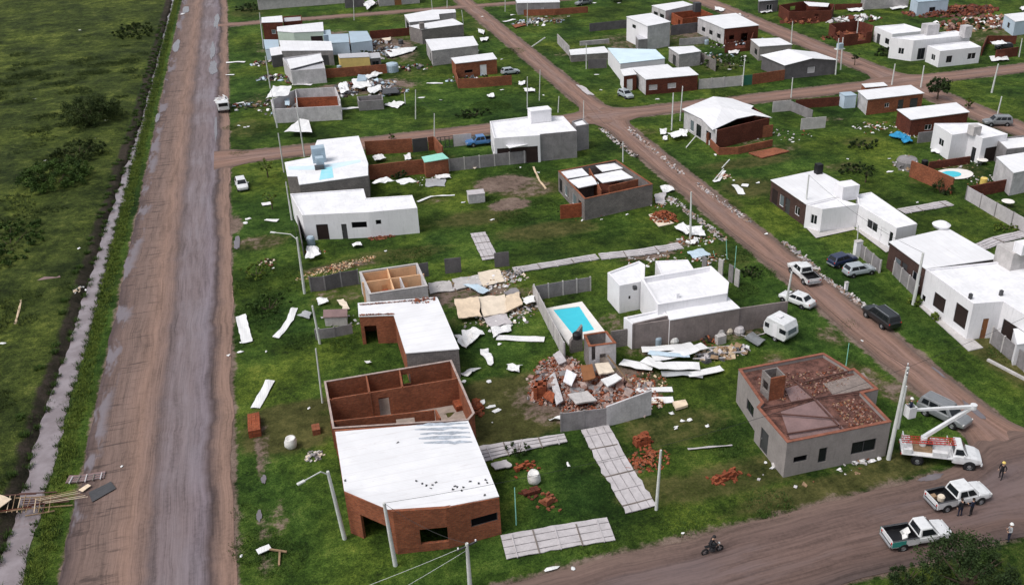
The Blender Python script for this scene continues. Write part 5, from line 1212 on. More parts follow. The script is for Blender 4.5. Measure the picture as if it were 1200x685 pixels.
r = house('white_house', 'white walled house with three dark side windows and broken brick front, by the second road',
    [(818, 21), (862, 16), (889, 30), (849, 34)], 3.6, 'plaster_soiled', 'roof_white', 'over', over=0.12, mats={2: 'brick_dark'}, ops=[(3, 0.12, 0.25, 1, 2, 'win_dark'), (3, 0.42, 0.55, 1, 2, 'win_dark'), (3, 0.70, 0.83, 1, 2, 'win_dark'), (2, .3, .5, 0, 2.2, 'hole'), (2, .7, .85, 1, 2, 'hole')])
house('ruined_brick_house', 'burst red brick rooms in front of the white-walled house by the second road', [(849, 36), (885, 33), (880, 48), (850, 51)], 2.2, 'brick_dark', None, floor='brick_dark', ops=[(2, .2, .6, .8, 2.2, 'hole'), (3, .3, .6, 0, 2.2, 'hole')])
r = house('tall_white_house', 'tall white two-storey cube house with stained grey front', [(734.5, 20), (763, 16), (785.5, 26), (759, 31)], 5.4, 'plaster_white', 'roof_white', 'over', over=0.12, mats={2: 'plaster_soiled'}, ops=[(3, .55, .72, 3.6, 4.4, 'win_dark'), (3, .2, .35, .2, 2.2, 'door')])
house('hut', 'grey hut leaning on the left foot of the tall white cube house', [(745, 42), (755, 41), (759, 46), (748, 47)], 2.6, 'concrete', 'roof_grey', 'over', over=0.05)
r = house('brick_house', 'brick and white house with rooftop tank behind the tall white cube house', [(764, 7), (800, 2), (812, 6), (780, 13)], 3.3, 'plaster_soiled', 'roof_white', 'over', over=0.1, ops=[(3, .1, .4, .6, 2.2, 'win_dark'), (3, .55, .85, .6, 2.2, 'win_dark')])
cube_on(r, 'water_tank', 817, 3, 3.2, (1.6, 1.6), 'steel_dark', 5.4)
house('brick_ruin', 'roofless orange brick rooms right beside the tall white cube house', [(787, 15), (822, 11), (836, 17), (800, 22)], 2.8, 'brick_hollow', None, floor='brick_dark', ops=[(3, .2, .4, 0, 2.1, 'hole'), (2, .3, .5, .8, 2.1, 'hole')])
house('grey_shed', 'small grey block shed with white lid roof behind the red and white bungalow', [(784, 56), (812, 54.5), (821, 60.5), (796, 64)], 2.9, 'block_light', 'roof_white', 'over', over=0.15, ops=[(3, .3, .6, 0, 2.1, 'door')])
r = house('white_house', 'low white house directly behind the red brick bungalow with two white windows', [(712.5, 57), (748, 58), (768, 58.5), (779, 69), (727, 75)], 3.3, 'plaster_white', 'membrane_blue', 'over', over=0.08, ops=[(3, .1, .35, .8, 2.2, 'win'), (3, .6, .7, 1.2, 2.2, 'win')])
r = house('brick_bungalow', 'red brick bungalow with long white roof and two white windows at the crossing', [(740.5, 80), (782, 76), (788, 80.5), (807, 79), (818, 88), (757, 93.5)], 3.0, 'brick_dark', 'roof_white', 'over', over=0.1, mats={5: 'plaster_soiled'}, ops=[(4, 0.04 + .5, 0.70, 0.9, 1.9, 'shutter'), (4, 0.2, 0.34, 0.9, 1.9, 'shutter')][:0] + [(4, .42, .58, .9, 1.9, 'shutter'), (4, .78, .94, .9, 1.9, 'shutter')])
house('', '', [(727, 82), (740, 80), (746, 87.5), (731, 89.5)], 3.0, 'brick_dark', 'roof_white', 'over', over=0.05, root=r, mats={3: 'plaster_white'}, ops=[(2, .3, .75, 0, 2.3, 'door_white')])
# --- torn white roof with brick yard
r = house('brick_house', 'house with sagging torn white roof over brick walls, right of the crossing', [(802, 129), (836, 116), (884, 126), (902, 138), (840, 153)], 3.2, 'brick_dark', None, mats={4: 'plaster_soiled'}, ops=[(4, .15, .3, .8, 2.2, 'win_dark'), (4, .45, .6, .2, 2.3, 'win_dark'), (4, .68, .8, .4, 2.3, 'pale')])
m = MB(); ctr = at(846, 126, 4.1); RR = [at(799, 128.5, 3.25), at(836, 113.5, 3.5), at(858, 116, 3.4), (at(872, 121, 3.3)), at(883, 124.5, 3.5), at(880, 128, 3.35), at(905, 138.5, 3.2), at(884, 135.5, 3.4), at(864, 139.5, 3.25), at(835, 153, 3.2), at(822, 140, 3.3)]
for i in range(len(RR)):
    a, b = RR[i], RR[(i + 1) % len(RR)]; tri = [ctr, a, b] if (a - ctr).cross(b - ctr).z > 0 else [ctr, b, a]; m.face([p + Vector((0, 0, .08)) for p in tri], 'roof_white'); m.face(tri[::-1], 'roof_grey')
m.build('roof', r)
ridge_wall('brick_yard_wall', 'curving red brick yard wall below the sagging torn white roof', [(829, 161), (832, 172), (842, 182), (865, 181), (905, 172)], 1.2, 'brick', t=0.2)
ridge_wall('brick_yard_wall', 'straight red brick wall panel under the sagging torn white roof', [(828, 170), (905, 160)], 2.0, 'brick', t=0.2)
sheet('brick_slab', 'toppled pinkish brick wall slab on the grass below the sagging torn white roof', [(877, 180), (908, 174), (925, 178), (893, 186)], 'brick', 'wall', th=0.15)

# --- left upper block
r = house('grey_house', 'grey block house with plain white roof, second from the front in the row of four', [(499, 47), (554, 43), (560, 53.5), (506, 60)], 3.2, 'block_light', 'roof_white', 'over', over=0.1, ops=[(3, .2, .4, 0, 2.1, 'hole')])
r = house('brick_house', 'front red brick house of the row of four, white door facing the street', [(529, 68.5), (577, 62.5), (582, 69.5), (534, 75)], 3.0, 'brick', 'roof_white', 'over', over=0.1, ops=[(2, .26, .42, 0, 2.2, 'door_white'), (2, .6, .8, .9, 1.5, 'slot')])
ridge_wall('brick_wall', 'red brick front garden wall before the front brick house of the row of four', [(537, 104), (560, 103), (600, 99.5)], 1.9, 'brick', t=0.2)
ridge_wall('brick_wall', 'red brick side garden wall left of the front brick house of the row of four', [(533, 92), (537, 104)], 1.9, 'brick', t=0.2)
r = house('grey_house', 'third house of the row of four, grey block wall and broken white roof', [(479.5, 31), (531, 22.5), (543, 29), (494, 35)], 3.4, 'block', 'roof_white', 'over', over=0.08)
cube_on(r, 'chimney', 494, 27, 3.3, (1.0, 1.4), 'block', 4.8)
r = house('grey_house', 'rearmost house of the row of four, white roof and dark open front', [(474, 18), (507, 12), (533, 11.5), (534, 15), (514, 17), (515, 23), (480, 26.5)], 3.3, 'block_light', 'roof_white', 'over', over=0.08, ops=[(6, .2, .8, 0, 2.6, 'hole')])
ridge_wall('brick_wall', 'dark red brick wall left of the rearmost house of the row of four', [(434, 46), (480, 42)], 1.9, 'brick_dark', t=0.2)
# the cluster at the left
house('long_grey_shed', 'long grey shed of vertical sheets cut by the top edge, left', [(300, -10), (404, -16), (404, -9), (301, -1)], 3.0, 'concrete_light', 'roof_grey', 'over')
r = house('grey_house', 'grey house with brown door cut by the top edge beside the collapsed white sheets', [(441, -12), (489, -15), (491, -9), (443, -5)], 3.0, 'block_light', 'roof_grey', 'over', ops=[(2, .45, .62, 0, 2.2, 'door_brown')])
ridge_wall('dark_shed_wall', 'dark shed wall between the top-edge grey houses at the left', [(405, 10), (428, 8)], 2.5, 'concrete_dark', t=0.3)
r = house('brick_house', 'tall dark red brick house with little white roof, far left of the cluster', [(307, 21), (330, 19), (331, 26), (307, 27)], 4.2, 'brick_dark', 'roof_white', 'over', over=.1, ops=[(2, .4, .6, 1.5, 2.5, 'pale')])
house('brick_annex', 'red brick annex with black roof line beside the little white roof in the left cluster', [(331, 19.5), (353, 18), (354, 24), (332, 26)], 3.2, 'brick_dark', 'steel_black' if False else 'roof_grey', drop=.3)
r = house('mint_house', 'pale mint-green house with white roof in the left cluster', [(325, 32), (378, 26.5), (379, 37), (344, 38.5), (325, 37)], 3.2, 'plaster_mint', 'roof_white', 'over', over=.08, ops=[(2, .05, .45, 0.3, 2.2, 'dark_fill')])
house('blue_shed', 'pale blue shed joined right of the mint-green house', [(385, 41), (408, 40), (409, 50), (386, 51)], 2.6, 'plaster_blue', 'roof_blue', 'over', over=.05)
house('blue_shed', 'pale blue shed with dents at the right end of the left cluster', [(409, 37.5), (430, 37), (436, 48), (411, 51)], 2.6, 'plaster_blue', 'roof_blue', 'over', over=.05)
house('blue_lean_to', 'pale blue lean-to roof left of the widest white roof in the left cluster', [(309, 47), (326, 47), (327, 58), (311, 58)], 2.4, 'plaster_blue', 'roof_blue', 'over', over=.05)
r = house('white_roof_house', 'grey house under the widest white roof of the left cluster', [(327.5, 48), (388, 49), (390, 59.5), (330, 60)], 3.2, 'concrete', 'roof_white', 'over', over=.05, ops=[(2, .1, .25, 0, 2.2, 'door')])
house('little_hut', 'little hut with square white roof at the left foot of the cluster', [(316, 57), (329, 55), (331, 64), (318, 66)], 2.5, 'concrete_dark', 'roof_white', 'over', over=.05)
r = house('grey_house', 'grey rendered house with tilted white roof strip at the front of the left cluster', [(331, 68, 3.3), (376, 62, 3.0), (381, 80, 3.0), (341, 83, 3.0)], 3.0, 'plaster_soiled', 'roof_grey', 'parapet', drop=.2)
slab(r, [(336, 69.5), (375, 63), (379, 71), (340, 81)], 3.3, 'roof_white', .08, 'roof_sheet')
house('yellow_house', 'bright yellow low building between brick walls in the left cluster', [(396, 64), (431, 62), (433, 67), (398, 68.5)], 2.6, 'plaster_yellow', 'roof_grey', 'over', over=.05)
house('dark_shed', 'dark shed with white front boards right of the yellow building', [(432, 63), (444, 62), (446, 68), (433, 69)], 2.2, 'concrete_dark', 'roof_grey', 'over', over=.05, ops=[(2, .2, .8, .3, 1.6, 'win_dark')])
ridge_wall('brick_wall', 'long red brick garden wall in front of the yellow building', [(382, 92), (454, 86)], 1.9, 'brick', t=0.2)
house('blue_container', 'dark blue container box in the left cluster beside the mint-green house', [(378, 36), (387, 35.5), (388, 41), (379, 42)], 2.4, 'blue_paint' if 'blue_paint' in M else 'car_navy_wall' if 'car_navy_wall' in M else 'zinc_blue', 'roof_blue', 'over', over=.02)
m = MB(); c = at(460, 84); m.lathe((c.x, c.y, 0), [(0, 0), (1.3, 0), (1.35, 1.4), (1.2, 1.75), (0.5, 1.95), (0, 2.0)], 'roof_blue', 18); tag(m.build('water_tank', smooth=False), 'fat silver-blue water tank at the end of the long red garden wall', 'tank')
r = house('ruined_house', 'roofless grey and pinkish ruined house with torn white sheets, front left of the upper block', [(317, 117), (347, 104.5), (393, 102), (399, 117), (399, 124), (320, 128)], 2.6, 'plaster_soiled', None, floor='floor_cement', ops=[(3, .1, .6, .8, 2.6, 'hole')])
partition(r, (345, 115), (395, 113), 2.5, 'brick_hollow'); partition(r, (346, 106), (348, 126), 2.5, 'plaster_soiled')
r = house('ruined_annex', 'low roofless grey block walls right of the ruined house with torn sheets', [(418, 113), (448, 111), (449, 117), (420, 119)], 1.8, 'concrete', None, floor='floor_cement')
# top middle
r = house('grey_house', 'grey house with white roof behind a brick garden wall at the top centre', [(604, -1), (654, -2), (656, 3), (606, 4)], 3.0, 'concrete', 'roof_white', 'over', over=.08, ops=[(2, .38, .44, .6, 1.8, 'shutter')])
ridge_wall('brick_wall', 'long red brick garden wall at the top centre', [(614, 19), (650, 18), (689, 15)], 1.6, 'brick', t=0.2)
house('low_white_building', 'long low building with bright white roof strips right of the fallen pole', [(667, 59), (708, 55), (714, 62), (669, 65)], 1.5, 'block', 'roof_white', 'over', over=.05)
ridge_wall('block_wall', 'grey block wall corner left of the long low white roof', [(653, 51), (667, 66)], 2.2, 'block_light', t=0.15)
ridge_wall('block_wall', 'white-topped block wall behind the long low white roof', [(680, 54), (714, 51)], 1.0, 'block_light', t=0.4)
ridge_wall('dark_panel_wall', 'dark panel wall left of the tall white cube house', [(691, 37.5), (735, 33)], 2.0, 'concrete_dark', t=0.1)
ridge_wall('dark_panel_wall', 'short dark panel wall left of the low white house', [(689, 81), (711, 80)], 2.0, 'concrete_dark', t=0.1)
ridge_wall('panel_fence', 'pale concrete panel fence right of the red brick bungalow, along the street', [(819, 105), (848, 102.5), (869, 100.5)], 2.0, 'concrete_light', post='panel_pale', t=0.08, step=3)
ridge_wall('green_gate', 'dark green sheet gate at the end of the pale panel fence', [(870, 100.5), (881, 99.5)], 2.0, 'green_paint', t=0.08, cat='gate')
ridge_wall('brick_wall', 'red brick street wall joined to the dark gabled house', [(881.5, 99.5), (919, 94)], 2.1, 'brick', t=0.15)
ridge_wall('block_wall', 'grey block yard wall behind the pale panel fence', [(795, 77), (822, 74), (838, 84)], 2.2, 'block', t=0.15)
ridge_wall('block_wall', 'pale block wall between the grey shed and the white-walled house', [(796, 54), (830, 51)], 1.6, 'block_light', t=0.15)
ridge_wall('dark_block_wall', 'dark block wall right of the tall white cube house', [(786, 42), (818, 38)], 2.4, 'concrete_dark', t=0.15)
# top right ruins
r = house('ruined_brick_house', 'wide red brick ruin with a scrap of white roof, top right', [(913, 6), (945, 1), (978, 5), (975, 12), (925, 14)], 2.8, 'brick_dark', None, floor='brick_dark', ops=[(3, .3, .4, .8, 2, 'hole'), (0, .4, .6, 1, 2, 'hole')])
slab(r, [(942, 2), (972, 4), (970, 8), (948, 7)], 2.9, 'roof_white', .08, 'roof_sheet')
house('dark_house', 'dark grey house cut by the top edge left of the wide red brick ruin', [(889, -4), (908, -6), (912, 0), (890, 2)], 3.0, 'concrete_dark', 'roof_grey', 'over', ops=[(2, .3, .6, .6, 2, 'win')])
ridge_wall('brick_wall', 'red brick walls behind the wide brick ruin, top right', [(978, 12), (1010, 11)], 1.5, 'brick_dark', t=0.2)
r = house('ruined_brick_house', 'broken red brick house left of the large white house of cubes', [(972, 28), (1005, 24), (1024, 30), (1022, 37), (990, 41)], 2.6, 'brick_dark', None, floor='brick_dark', ops=[(3, .2, .5, .8, 2.6, 'hole'), (4, .3, .6, 1, 2.6, 'hole')])
ridge_wall('brick_wall', 'red brick yard wall right of the large white house of cubes', [(1150, 66), (1156, 52), (1190, 52)], 1.9, 'brick_dark', t=0.2)
ridge_wall('brick_wall', 'red brick wall front piece around the dark parked car, right of the white cubes', [(1166, 70), (1192, 66)], 2.0, 'brick_dark', t=0.2)
ridge_wall('panel_wall', 'grey panel wall stub at the street beside the torn white roof house', [(905, 132), (926, 130)], 2.0, 'concrete_light', t=0.12)
ridge_wall('panel_wall', 'grey panel wall running inward from the street beside the torn white roof house', [(926, 130), (951, 141)], 1.8, 'concrete', t=0.12)
ridge_wall('brick_wall', 'red brick wall between the panel walls and the pale blue hut', [(932, 128), (984, 124)], 1.7, 'brick_dark', t=0.15)
ridge_wall('panel_wall', 'lone grey block wall piece on the lawn left of the two brick box houses', [(938, 152.5), (967, 150)], 2.0, 'concrete_light', t=0.12)
ridge_wall('block_wall', 'grey block piece at the left foot of the white stepped house', [(1075, 168), (1093, 166)], 1.8, 'concrete', t=0.15)
# walled pool yard at the right
ridge_wall('brick_wall', 'long slanting red brick wall of the walled pool yard at the right', [(1065, 207), (1114, 228)], 2.5, 'brick', t=0.2)
ridge_wall('brick_wall', 'red brick rear wall of the walled pool yard at the right', [(1088, 199), (1136, 192)], 1.2, 'brick_dark', t=0.2)
ridge_wall('brick_wall', 'red brick front wall of the walled pool yard at the right', [(1133, 233), (1200, 220)], 1.8, 'brick_dark', t=0.2)
ridge_wall('panel_fence', 'pale concrete panel fence running to the right edge beside the pool yard', [(1131, 234), (1165, 254), (1205, 277)], 2.0, 'panel_pale', post='concrete', t=0.08, step=3)
# walled red brick yard beside the turquoise-stained roof
ridge_wall('brick_wall', 'rear red brick wall of the yard beside the turquoise-stained roof', [(429, 182), (484, 178.5)], 2.3, 'brick', t=0.2)
ridge_wall('dark_gate', 'black sheet gate at the end of the rear red brick yard wall', [(484.5, 179), (502, 177)], 2.3, 'steel_dark', t=0.08, cat='gate')
ridge_wall('brick_wall', 'red brick return wall at the right end of the red brick yard', [(503, 177), (509, 176), (519, 188)], 2.3, 'brick', t=0.2)
ridge_wall('brick_wall', 'front red brick wall of the yard beside the turquoise-stained roof', [(431, 211.5), (480, 205.5), (526, 201.5)], 2.3, 'brick', t=0.2)
house('mint_shed', 'tiny shed with mint-green sheet roof on the red brick yard wall', [(495, 184.5), (518, 180), (525, 186), (498, 190.5)], 2.5, 'brick', 'mint_sheet' if 'mint_sheet' in M else 'teal_paint', 'over', over=.1)
ridge_wall('panel_fence', 'long grey concrete panel fence below the white modern house with the rooftop box', [(527, 201), (580, 195), (632, 189.5)], 2.0, 'concrete', post='concrete_light', t=0.08, step=2.4)
ridge_wall('iron_gate', 'thin black iron gate beside the blue pickup', [(513, 174), (532, 172)], 1.9, 'steel_dark', t=0.05, cat='gate', ops={0: [(0.03, 0.2, 0.1, 1.8, 'hole'), (0.24, 0.46, 0.1, 1.8, 'hole'), (0.5, 0.72, 0.1, 1.8, 'hole'), (0.76, 0.97, 0.1, 1.8, 'hole')]})
ridge_wall('panel_fence', 'short pale panel fence between the iron gate and the blue pickup', [(532, 172), (553, 170)], 2.0, 'panel_pale', t=0.08)

# ================================================================ POOL AND COLLAPSED BUILDING
def quad(pts, h=0.0):
    P = [at(x, y, h) for x, y in pts]; return P if (P[1] - P[0]).cross(P[2] - P[0]).z > 0 else P[::-1]
pr = thing('swimming_pool', at(672, 375), 'small rectangular swimming pool with bright blue water and white deck', 'swimming pool')
out_ = quad([(637, 361.5), (682, 353), (709, 388), (666, 403)], 0.25); inn = quad([(648, 362.5), (679, 358.5), (697, 386), (671, 391)], 0.25)
# match corner order
def nearest_order(a, b): k_ = min(range(4), key=lambda k_: (b[k_] - a[0]).length); return b[k_:] + b[:k_]
inn = nearest_order(out_, inn); m = MB()
for i in range(4):
    j = (i + 1) % 4; a, b, c, d = out_[i], out_[j], inn[j], inn[i]; dz = Vector((0, 0, -0.4)); m.hexa([a + dz, b + dz, c + dz, d + dz], [a, b, c, d], 'deck_white')
m.build('deck', pr)
m = MB(); m.face([p - Vector((0, 0, 0.10)) for p in inn], 'pool_water'); m.build('water', pr)
m = MB(); a, b = at(649, 363.5, .16), at(679, 359.5, .16); n_ = Vector((0.06, -0.75, 0)); q = [a + n_, b + n_, b, a]; m.hexa(q, [p + Vector((0, 0, .02)) for p in q], 'car_blue') if False else None
ridge_wall('panel_fence', 'grey panel fence along the left side of the pool', [(626, 352), (637, 374), (661, 421)], 2.0, 'concrete_light', post='panel_pale', t=0.08)
ridge_wall('panel_fence', 'grey panel fence behind the pool', [(626, 352), (660, 346), (692, 341)], 1.8, 'concrete', post='concrete_light', t=0.08)
r = house('bathroom_ruin', 'roofless remains of a small white-tiled bathroom at the foot of the pool', [(684, 392), (711, 388), (722, 402), (690, 406)], 2.9, 'plaster_soiled', None, floor='floor_cement', cap='brick', mats={3: 'block', 0: 'block'}, ops=[(2, .25, .6, 0.6, 1.9, 'hole'), (2, .75, .9, 1.2, 2.9, 'hole')])
ridge_wall('brick_pier', 'broken red brick pier leaning left of the bathroom remains', [(669, 414), (683, 411)], 2.4, 'block', t=0.4, heights=[1.4, 3.0])
m = MB(); c = at(676, 391, 3.1); m.lathe((c.x, c.y, 2.6), [(0, 0), (.42, 0), (.45, .5), (.3, .68), (0, .72)], 'black', 14); tag(m.build('water_tank'), 'small black water tank perched between the pool and the bathroom remains', 'tank')
MIX = ['brick', 'brick_hollow', 'plaster_dust', 'plaster_pink', 'brick_dark', 'concrete', 'brick_hollow', 'plaster_pink', 'brick', 'plaster_dust', 'brick']
m = MB()
for (px, py, rad, n_, hg) in [(665, 450, 3.8, 1100, .7), (690, 462, 3.8, 900, 0.5), (645, 462, 2.2, 400, 0.45), (725, 462, 3.8, 700, 0.4), (655, 430, 2.3, 400, .4), (740, 470, 3, 160, .3), (640, 440, 2.0, 120, .4)]:
    rubble(m, at(px, py), rad, n_, MIX, (0.13, 0.36), hg, 0.9); rubble(m, at(px, py), rad * .9, n_ // 30, ['plaster_dust', 'plaster_pink', 'plaster_pink', 'concrete'], (0.5, 1.1), hg * 1.1, 0.9)
tag(m.build('rubble'), 'heap of broken bricks and plaster from the collapsed house behind the grey panels', 'rubble', kind='stuff')
for i, (q, mt, lb, zz) in enumerate([([(644, 442), (650, 438), (660, 470), (652, 476)], 'plaster_soiled', 'long pale plaster wall strip lying on the left side of the rubble', .6), ([(664, 434), (676, 440), (670, 453), (660, 448)], 'plaster_white', 'white plaster slab in the middle of the rubble', 1.1),
    ([(665, 463), (688, 460), (700, 470), (675, 474)], 'concrete_light', 'grey concrete slab low in the rubble heap', .7), ([(697, 428), (713, 426), (720, 437), (702, 440)], 'insulator', 'tan tiled slab under the bathroom remains', 1.0), ([(704, 446), (722, 439), (729, 445), (712, 454)], 'sheet_white', 'bright white panel lying at the right of the rubble', 1.0),
    ([(648, 416), (656, 412), (664, 424), (655, 428)], 'panel_pale', 'pale slab at the top of the rubble near the pool', .7), ([(641, 458), (650, 462), (648, 473), (636, 466)], 'brick_hollow', 'orange hollow brick wall piece tipped at the left foot of the rubble', .7), ([(680, 430), (694, 428), (698, 444), (684, 447)], 'door_brown', 'brown broken cupboard standing in the rubble', 1.2)]):
    sheet('rubble_slab', lb, q, mt, 'slab', z=zz, crumple=0.12, n_=(4, 3), th=0.14)
ridge_wall('brick_stump', 'round stump of orange hollow brickwork left of the rubble', [(626, 470), (640, 468), (641, 460), (628, 461), (626, 470)], 1.5, 'brick_hollow', t=0.3, cat='wall')
ridge_wall('panel_wall', 'dark grey panel wall in front of the rubble heap, left part', [(658, 506), (711, 499.5)], 2.0, 'concrete', post='concrete', t=0.1)
ridge_wall('panel_wall', 'taller grey rendered wall in front of the rubble heap, right part', [(711, 500), (763, 486)], 2.7, 'plaster_soiled', t=0.16, heights=[2.2, 2.7])
ridge_wall('low_block_wall', 'low grey yard wall between the bathroom remains and the long boundary wall', [(716, 408), (742, 404)], 2.0, 'block', t=0.15)
beam_ = MB(); beam_.bar(at(712, 416, 3.0), at(740, 451, .3), 0.12, 'timber'); tag(beam_.build('roof_beam'), 'wooden beam sloping down from the bathroom remains to the right', 'beam')

# ================================================================ WHITE SHEET PILE AND OTHER BIG SHEETS
for i, (pts, w, zz, mt, lb) in enumerate([
    ([(752, 410), (790, 408), (812, 404)], 1.1, [.5, .6, .5], 'sheet_white', 'rear white roof sheet of the pile under the long grey wall'),
    ([(765, 420), (800, 414), (826, 405)], 1.3, [.7, .8, .7], 'sheet_white', 'broad white roof sheet slanting up to the right in the pile'),
    ([(728, 424), (748, 428), (765, 431)], 1.3, [.4, .5, .4], 'sheet_white', 'white roof sheet at the left end of the pile'),
    ([(755, 421), (775, 429), (800, 429), (820, 430)], 1.3, [.6, .7, .6, .5], 'sheet_white', 'long white roof sheet across the middle of the pile'),
    ([(775, 438), (800, 437), (824, 440)], 1.0, [.25, .3, .25], 'sheet_grey', 'greyish sheet at the front of the white sheet pile'),
    ([(806, 440), (828, 436), (846, 432)], 0.9, [.3, .35, .3], 'sheet_white', 'white roof sheet tip pointing right out of the pile'),
    ([(760, 413), (785, 416), (808, 417)], 0.8, [.8, .9, .8], 'sheet_blue', 'bluish sheet lying on top of the white sheet pile'),
    ([(757, 470), (772, 469), (789, 468.5)], 0.9, None, 'sheet_white', 'short white panel beside the grey rendered wall in front of the rubble'),
    ([(744, 458), (766, 457), (788, 456)], 0.8, None, 'sheet_white', 'white strip lying between the rubble and the dark lawn'),
    ([(582, 396), (610, 397), (638, 398)], 1.0, None, 'sheet_white', 'straight white strip left of the pool fence'),
    ([(345, 361), (340, 375), (332, 386), (323, 396)], 0.75, None, 'sheet_white', 'curved white strip on the weeds left of the grey panels'),
    ([(282, 370), (286, 386), (290, 402)], 1.1, None, 'sheet_white', 'upright white panel on the verge beside the wide dirt road'),
    ([(317, 446), (309, 461), (299, 478)], 0.9, None, 'sheet_white', 'white strip leading to the brick stack on the verge'),
    ([(340, 136), (362, 130), (376, 125)], 1.2, None, 'sheet_blue', 'bluish curved sheet in front of the roofless ruined house'),
    ([(376, 125), (400, 128), (425, 126)], 0.9, None, 'sheet_white', 'white curved strip in front of the roofless ruined house'),
    ([(343, 99), (355, 99), (365, 100)], 1.0, None, 'sheet_white', 'narrow white sheet on the rear wall of the roofless ruined house'),
    ([(842, 258), (850, 240)], 0.5, None, 'sheet_white', 'narrow pale strip by the right-hand road') if False else ([(849, 200), (842, 212), (836, 213)], 0.5, None, 'sheet_white', 'thin white stick-like strip on the lawn below the curving brick yard wall'),
    ([(861, 217), (866, 222), (869, 228)], 1.0, None, 'sheet_white', 'white board on the lawn beside the right-hand road, left one of two'),
    ([(869, 217), (877, 218)], 0.9, None, 'sheet_white', 'white board on the lawn beside the right-hand road, right one of two'),
    ([(806, 527), (832, 524), (858, 522)], 0.22, None, 'panel_pale', 'thin pale lath on the dark lawn left of the grey house'),
    ([(25, 352), (22, 366), (18, 380)], 0.25, None, 'timber_pale', 'pale wooden lath on the marsh grass left of the ditch'),
    ([(27, 119), (36, 117), (47, 115)], 1.0, None, 'sheet_white', 'long white strip on the marsh grass at the upper left'),
    ([(265, 74), (276, 73), (287, 73)], 0.9, None, 'sheet_white', 'white strip at the edge of the wide dirt road near the top'),
    ([(265, 88), (275, 88)], .7, None, 'sheet_white', 'short white strip on the road edge behind the parked truck'),
    ([(277, 122), (286, 120)], .7, None, 'sheet_white', 'short white strip on the verge beside the parked truck'),
    ([(311, 258), (326, 259)], .7, None, 'sheet_white', 'white strip on the verge left of the long white house'),
    ([(312, 240), (320, 236)], .9, None, 'sheet_white', 'white piece beside the young tree left of the white house') if False else ([(307, 240), (318, 238)], 1.1, None, 'sheet_white', 'white lump under the young tree left of the long white house'),
    ([(489, 237), (505, 231), (533, 229)], .35, None, 'sheet_white', 'thin white strip on the grass right of the long white house'),
    ([(625, 196), (632, 212), (640, 222)], .3, None, 'timber_pale', 'long thin pole lying on the grass near the earth hollow'),
    ([(868, 393), (880, 395), (895, 391), (905, 385)], .15, None, 'panel_pale', 'bent white pipe on the grass in front of the caravan'),
    ([(594, 23.5), (603, 24)], 1.1, None, 'sheet_white', 'white sheet on the left verge at the top centre') if False else ([(590, 26), (603, 23)], 1.1, None, 'sheet_white', 'white sheet on the grass left of the brick rubble at the top centre'),
    ([(500, 98), (519, 98)], .6, None, 'sheet_white', 'small white strip on the lawn left of the front brick house') ]):
    ribbon('roof_sheet', lb, pts, w, mt, 'roof sheet', z=0.1 if zz is None else zz, zs=zz, crumple=0.14)
pile('wreckage', 'dark splintered laths and pipes right of the white sheet pile', 845, 415, 3.0, 120, ['timber', 'steel_dark', 'panel_pale', 'sheet_grey', 'timber_pale'], 'debris', (0.1, 0.9), 0.4, 0.4)
for i, (a, b, lb) in enumerate([((822, 408), (858, 405), 'rear'), ((815, 415), (872, 412), 'middle'), ((812, 420), (850, 419), 'front')]):
    m = MB(); m.bar(at(*a, .3), at(*b, .3), 0.12, 'panel_pale'); tag(m.build('roof_rafter'), f'thin pale rafter sticking out right of the white sheet pile, the {lb} one of three', 'rafter')
c = at(771, 404); m = MB(); m.lathe((c.x, c.y, 0), [(0, 0), (.35, 0), (.37, .8), (.3, .95), (0, 1.0)], 'zinc_blue', 14); tag(m.build('blue_drum'), 'light blue drum against the long grey wall behind the white sheets', 'drum')
for i, (px, py, lb) in enumerate([(789, 402, 'pale sack heap'), (843, 392, 'round grey barrel'), (853, 390, 'pale rubble bag'), (866, 391, 'tan rubble bag')]):
    m = MB(); c = at(px, py); m.lathe((c.x, c.y, 0), [(0, 0), (.5, .02), (.6, .4), (.45, .8), (0, .9)], ['white_bag', 'concrete_light', 'insulator', 'panel_pale'][i], 10); tag(m.build('sack'), lb + ' standing against the long grey wall', 'sack')
brick_stack('brick_stack', 'tall narrow pallet of grey blocks against the long grey wall', 844, 402, (3, 3, 5), 0.1, 'concrete_light')
pile('brick_heap', 'dark red brick heap left of the block pallet under the long grey wall', 830, 397, 1.4, 60, ['brick_dark', 'brick', 'soffit_dark_fill'], size=(.2, .4), hgt=.5)

# fallen corrugated panel walls lying on the grass (pale, with cross battens)
def fallen(label, pts, w, n_bat, mat='panel_pale', ws=None, ragged=0.0):
    root = thing('fallen_wall', at(*pts[0]), label, 'fallen wall')
    ribbon('panel_sheet', '', pts, w, mat, z=0.08, crumple=0.06, th=0.06, ws=ws, root=root)
    P = [at(*p, 0.2) for p in pts]; tot = sum((P[i + 1] - P[i]).length for i in range(len(P) - 1))
    for q in range(n_bat):
        s = tot * (q + 0.5) / n_bat
        for i in range(len(P) - 1):
            L = (P[i + 1] - P[i]).length
            if s <= L or i == len(P) - 2:
                c = P[i].lerp(P[i + 1], min(1, s / L)); d = (P[i + 1] - P[i]).normalized(); n_ = Vector((-d.y, d.x, 0)); ww = (w if not ws else ws[0] + (ws[-1] - ws[0]) * q / n_bat) / 2
                m = MB(); m.bar(c - n_ * ww, c + n_ * (ww * random.uniform(.8, 1.05)), 0.09, 'wood_grey' if q % 2 else 'panel_pale'); m.build('batten', root); break
            s -= L
    # grooves between boards
    for o in (-0.3, 0.0, 0.3):
        for i in range(len(P) - 1):
            d = (P[i + 1] - P[i]).normalized(); n_ = Vector((-d.y, d.x, 0)); ww = w * o; m = MB(); m.bar(P[i] + n_ * ww, P[i + 1] + n_ * ww, 0.035, 'concrete'); m.build('joint', root)
    return root
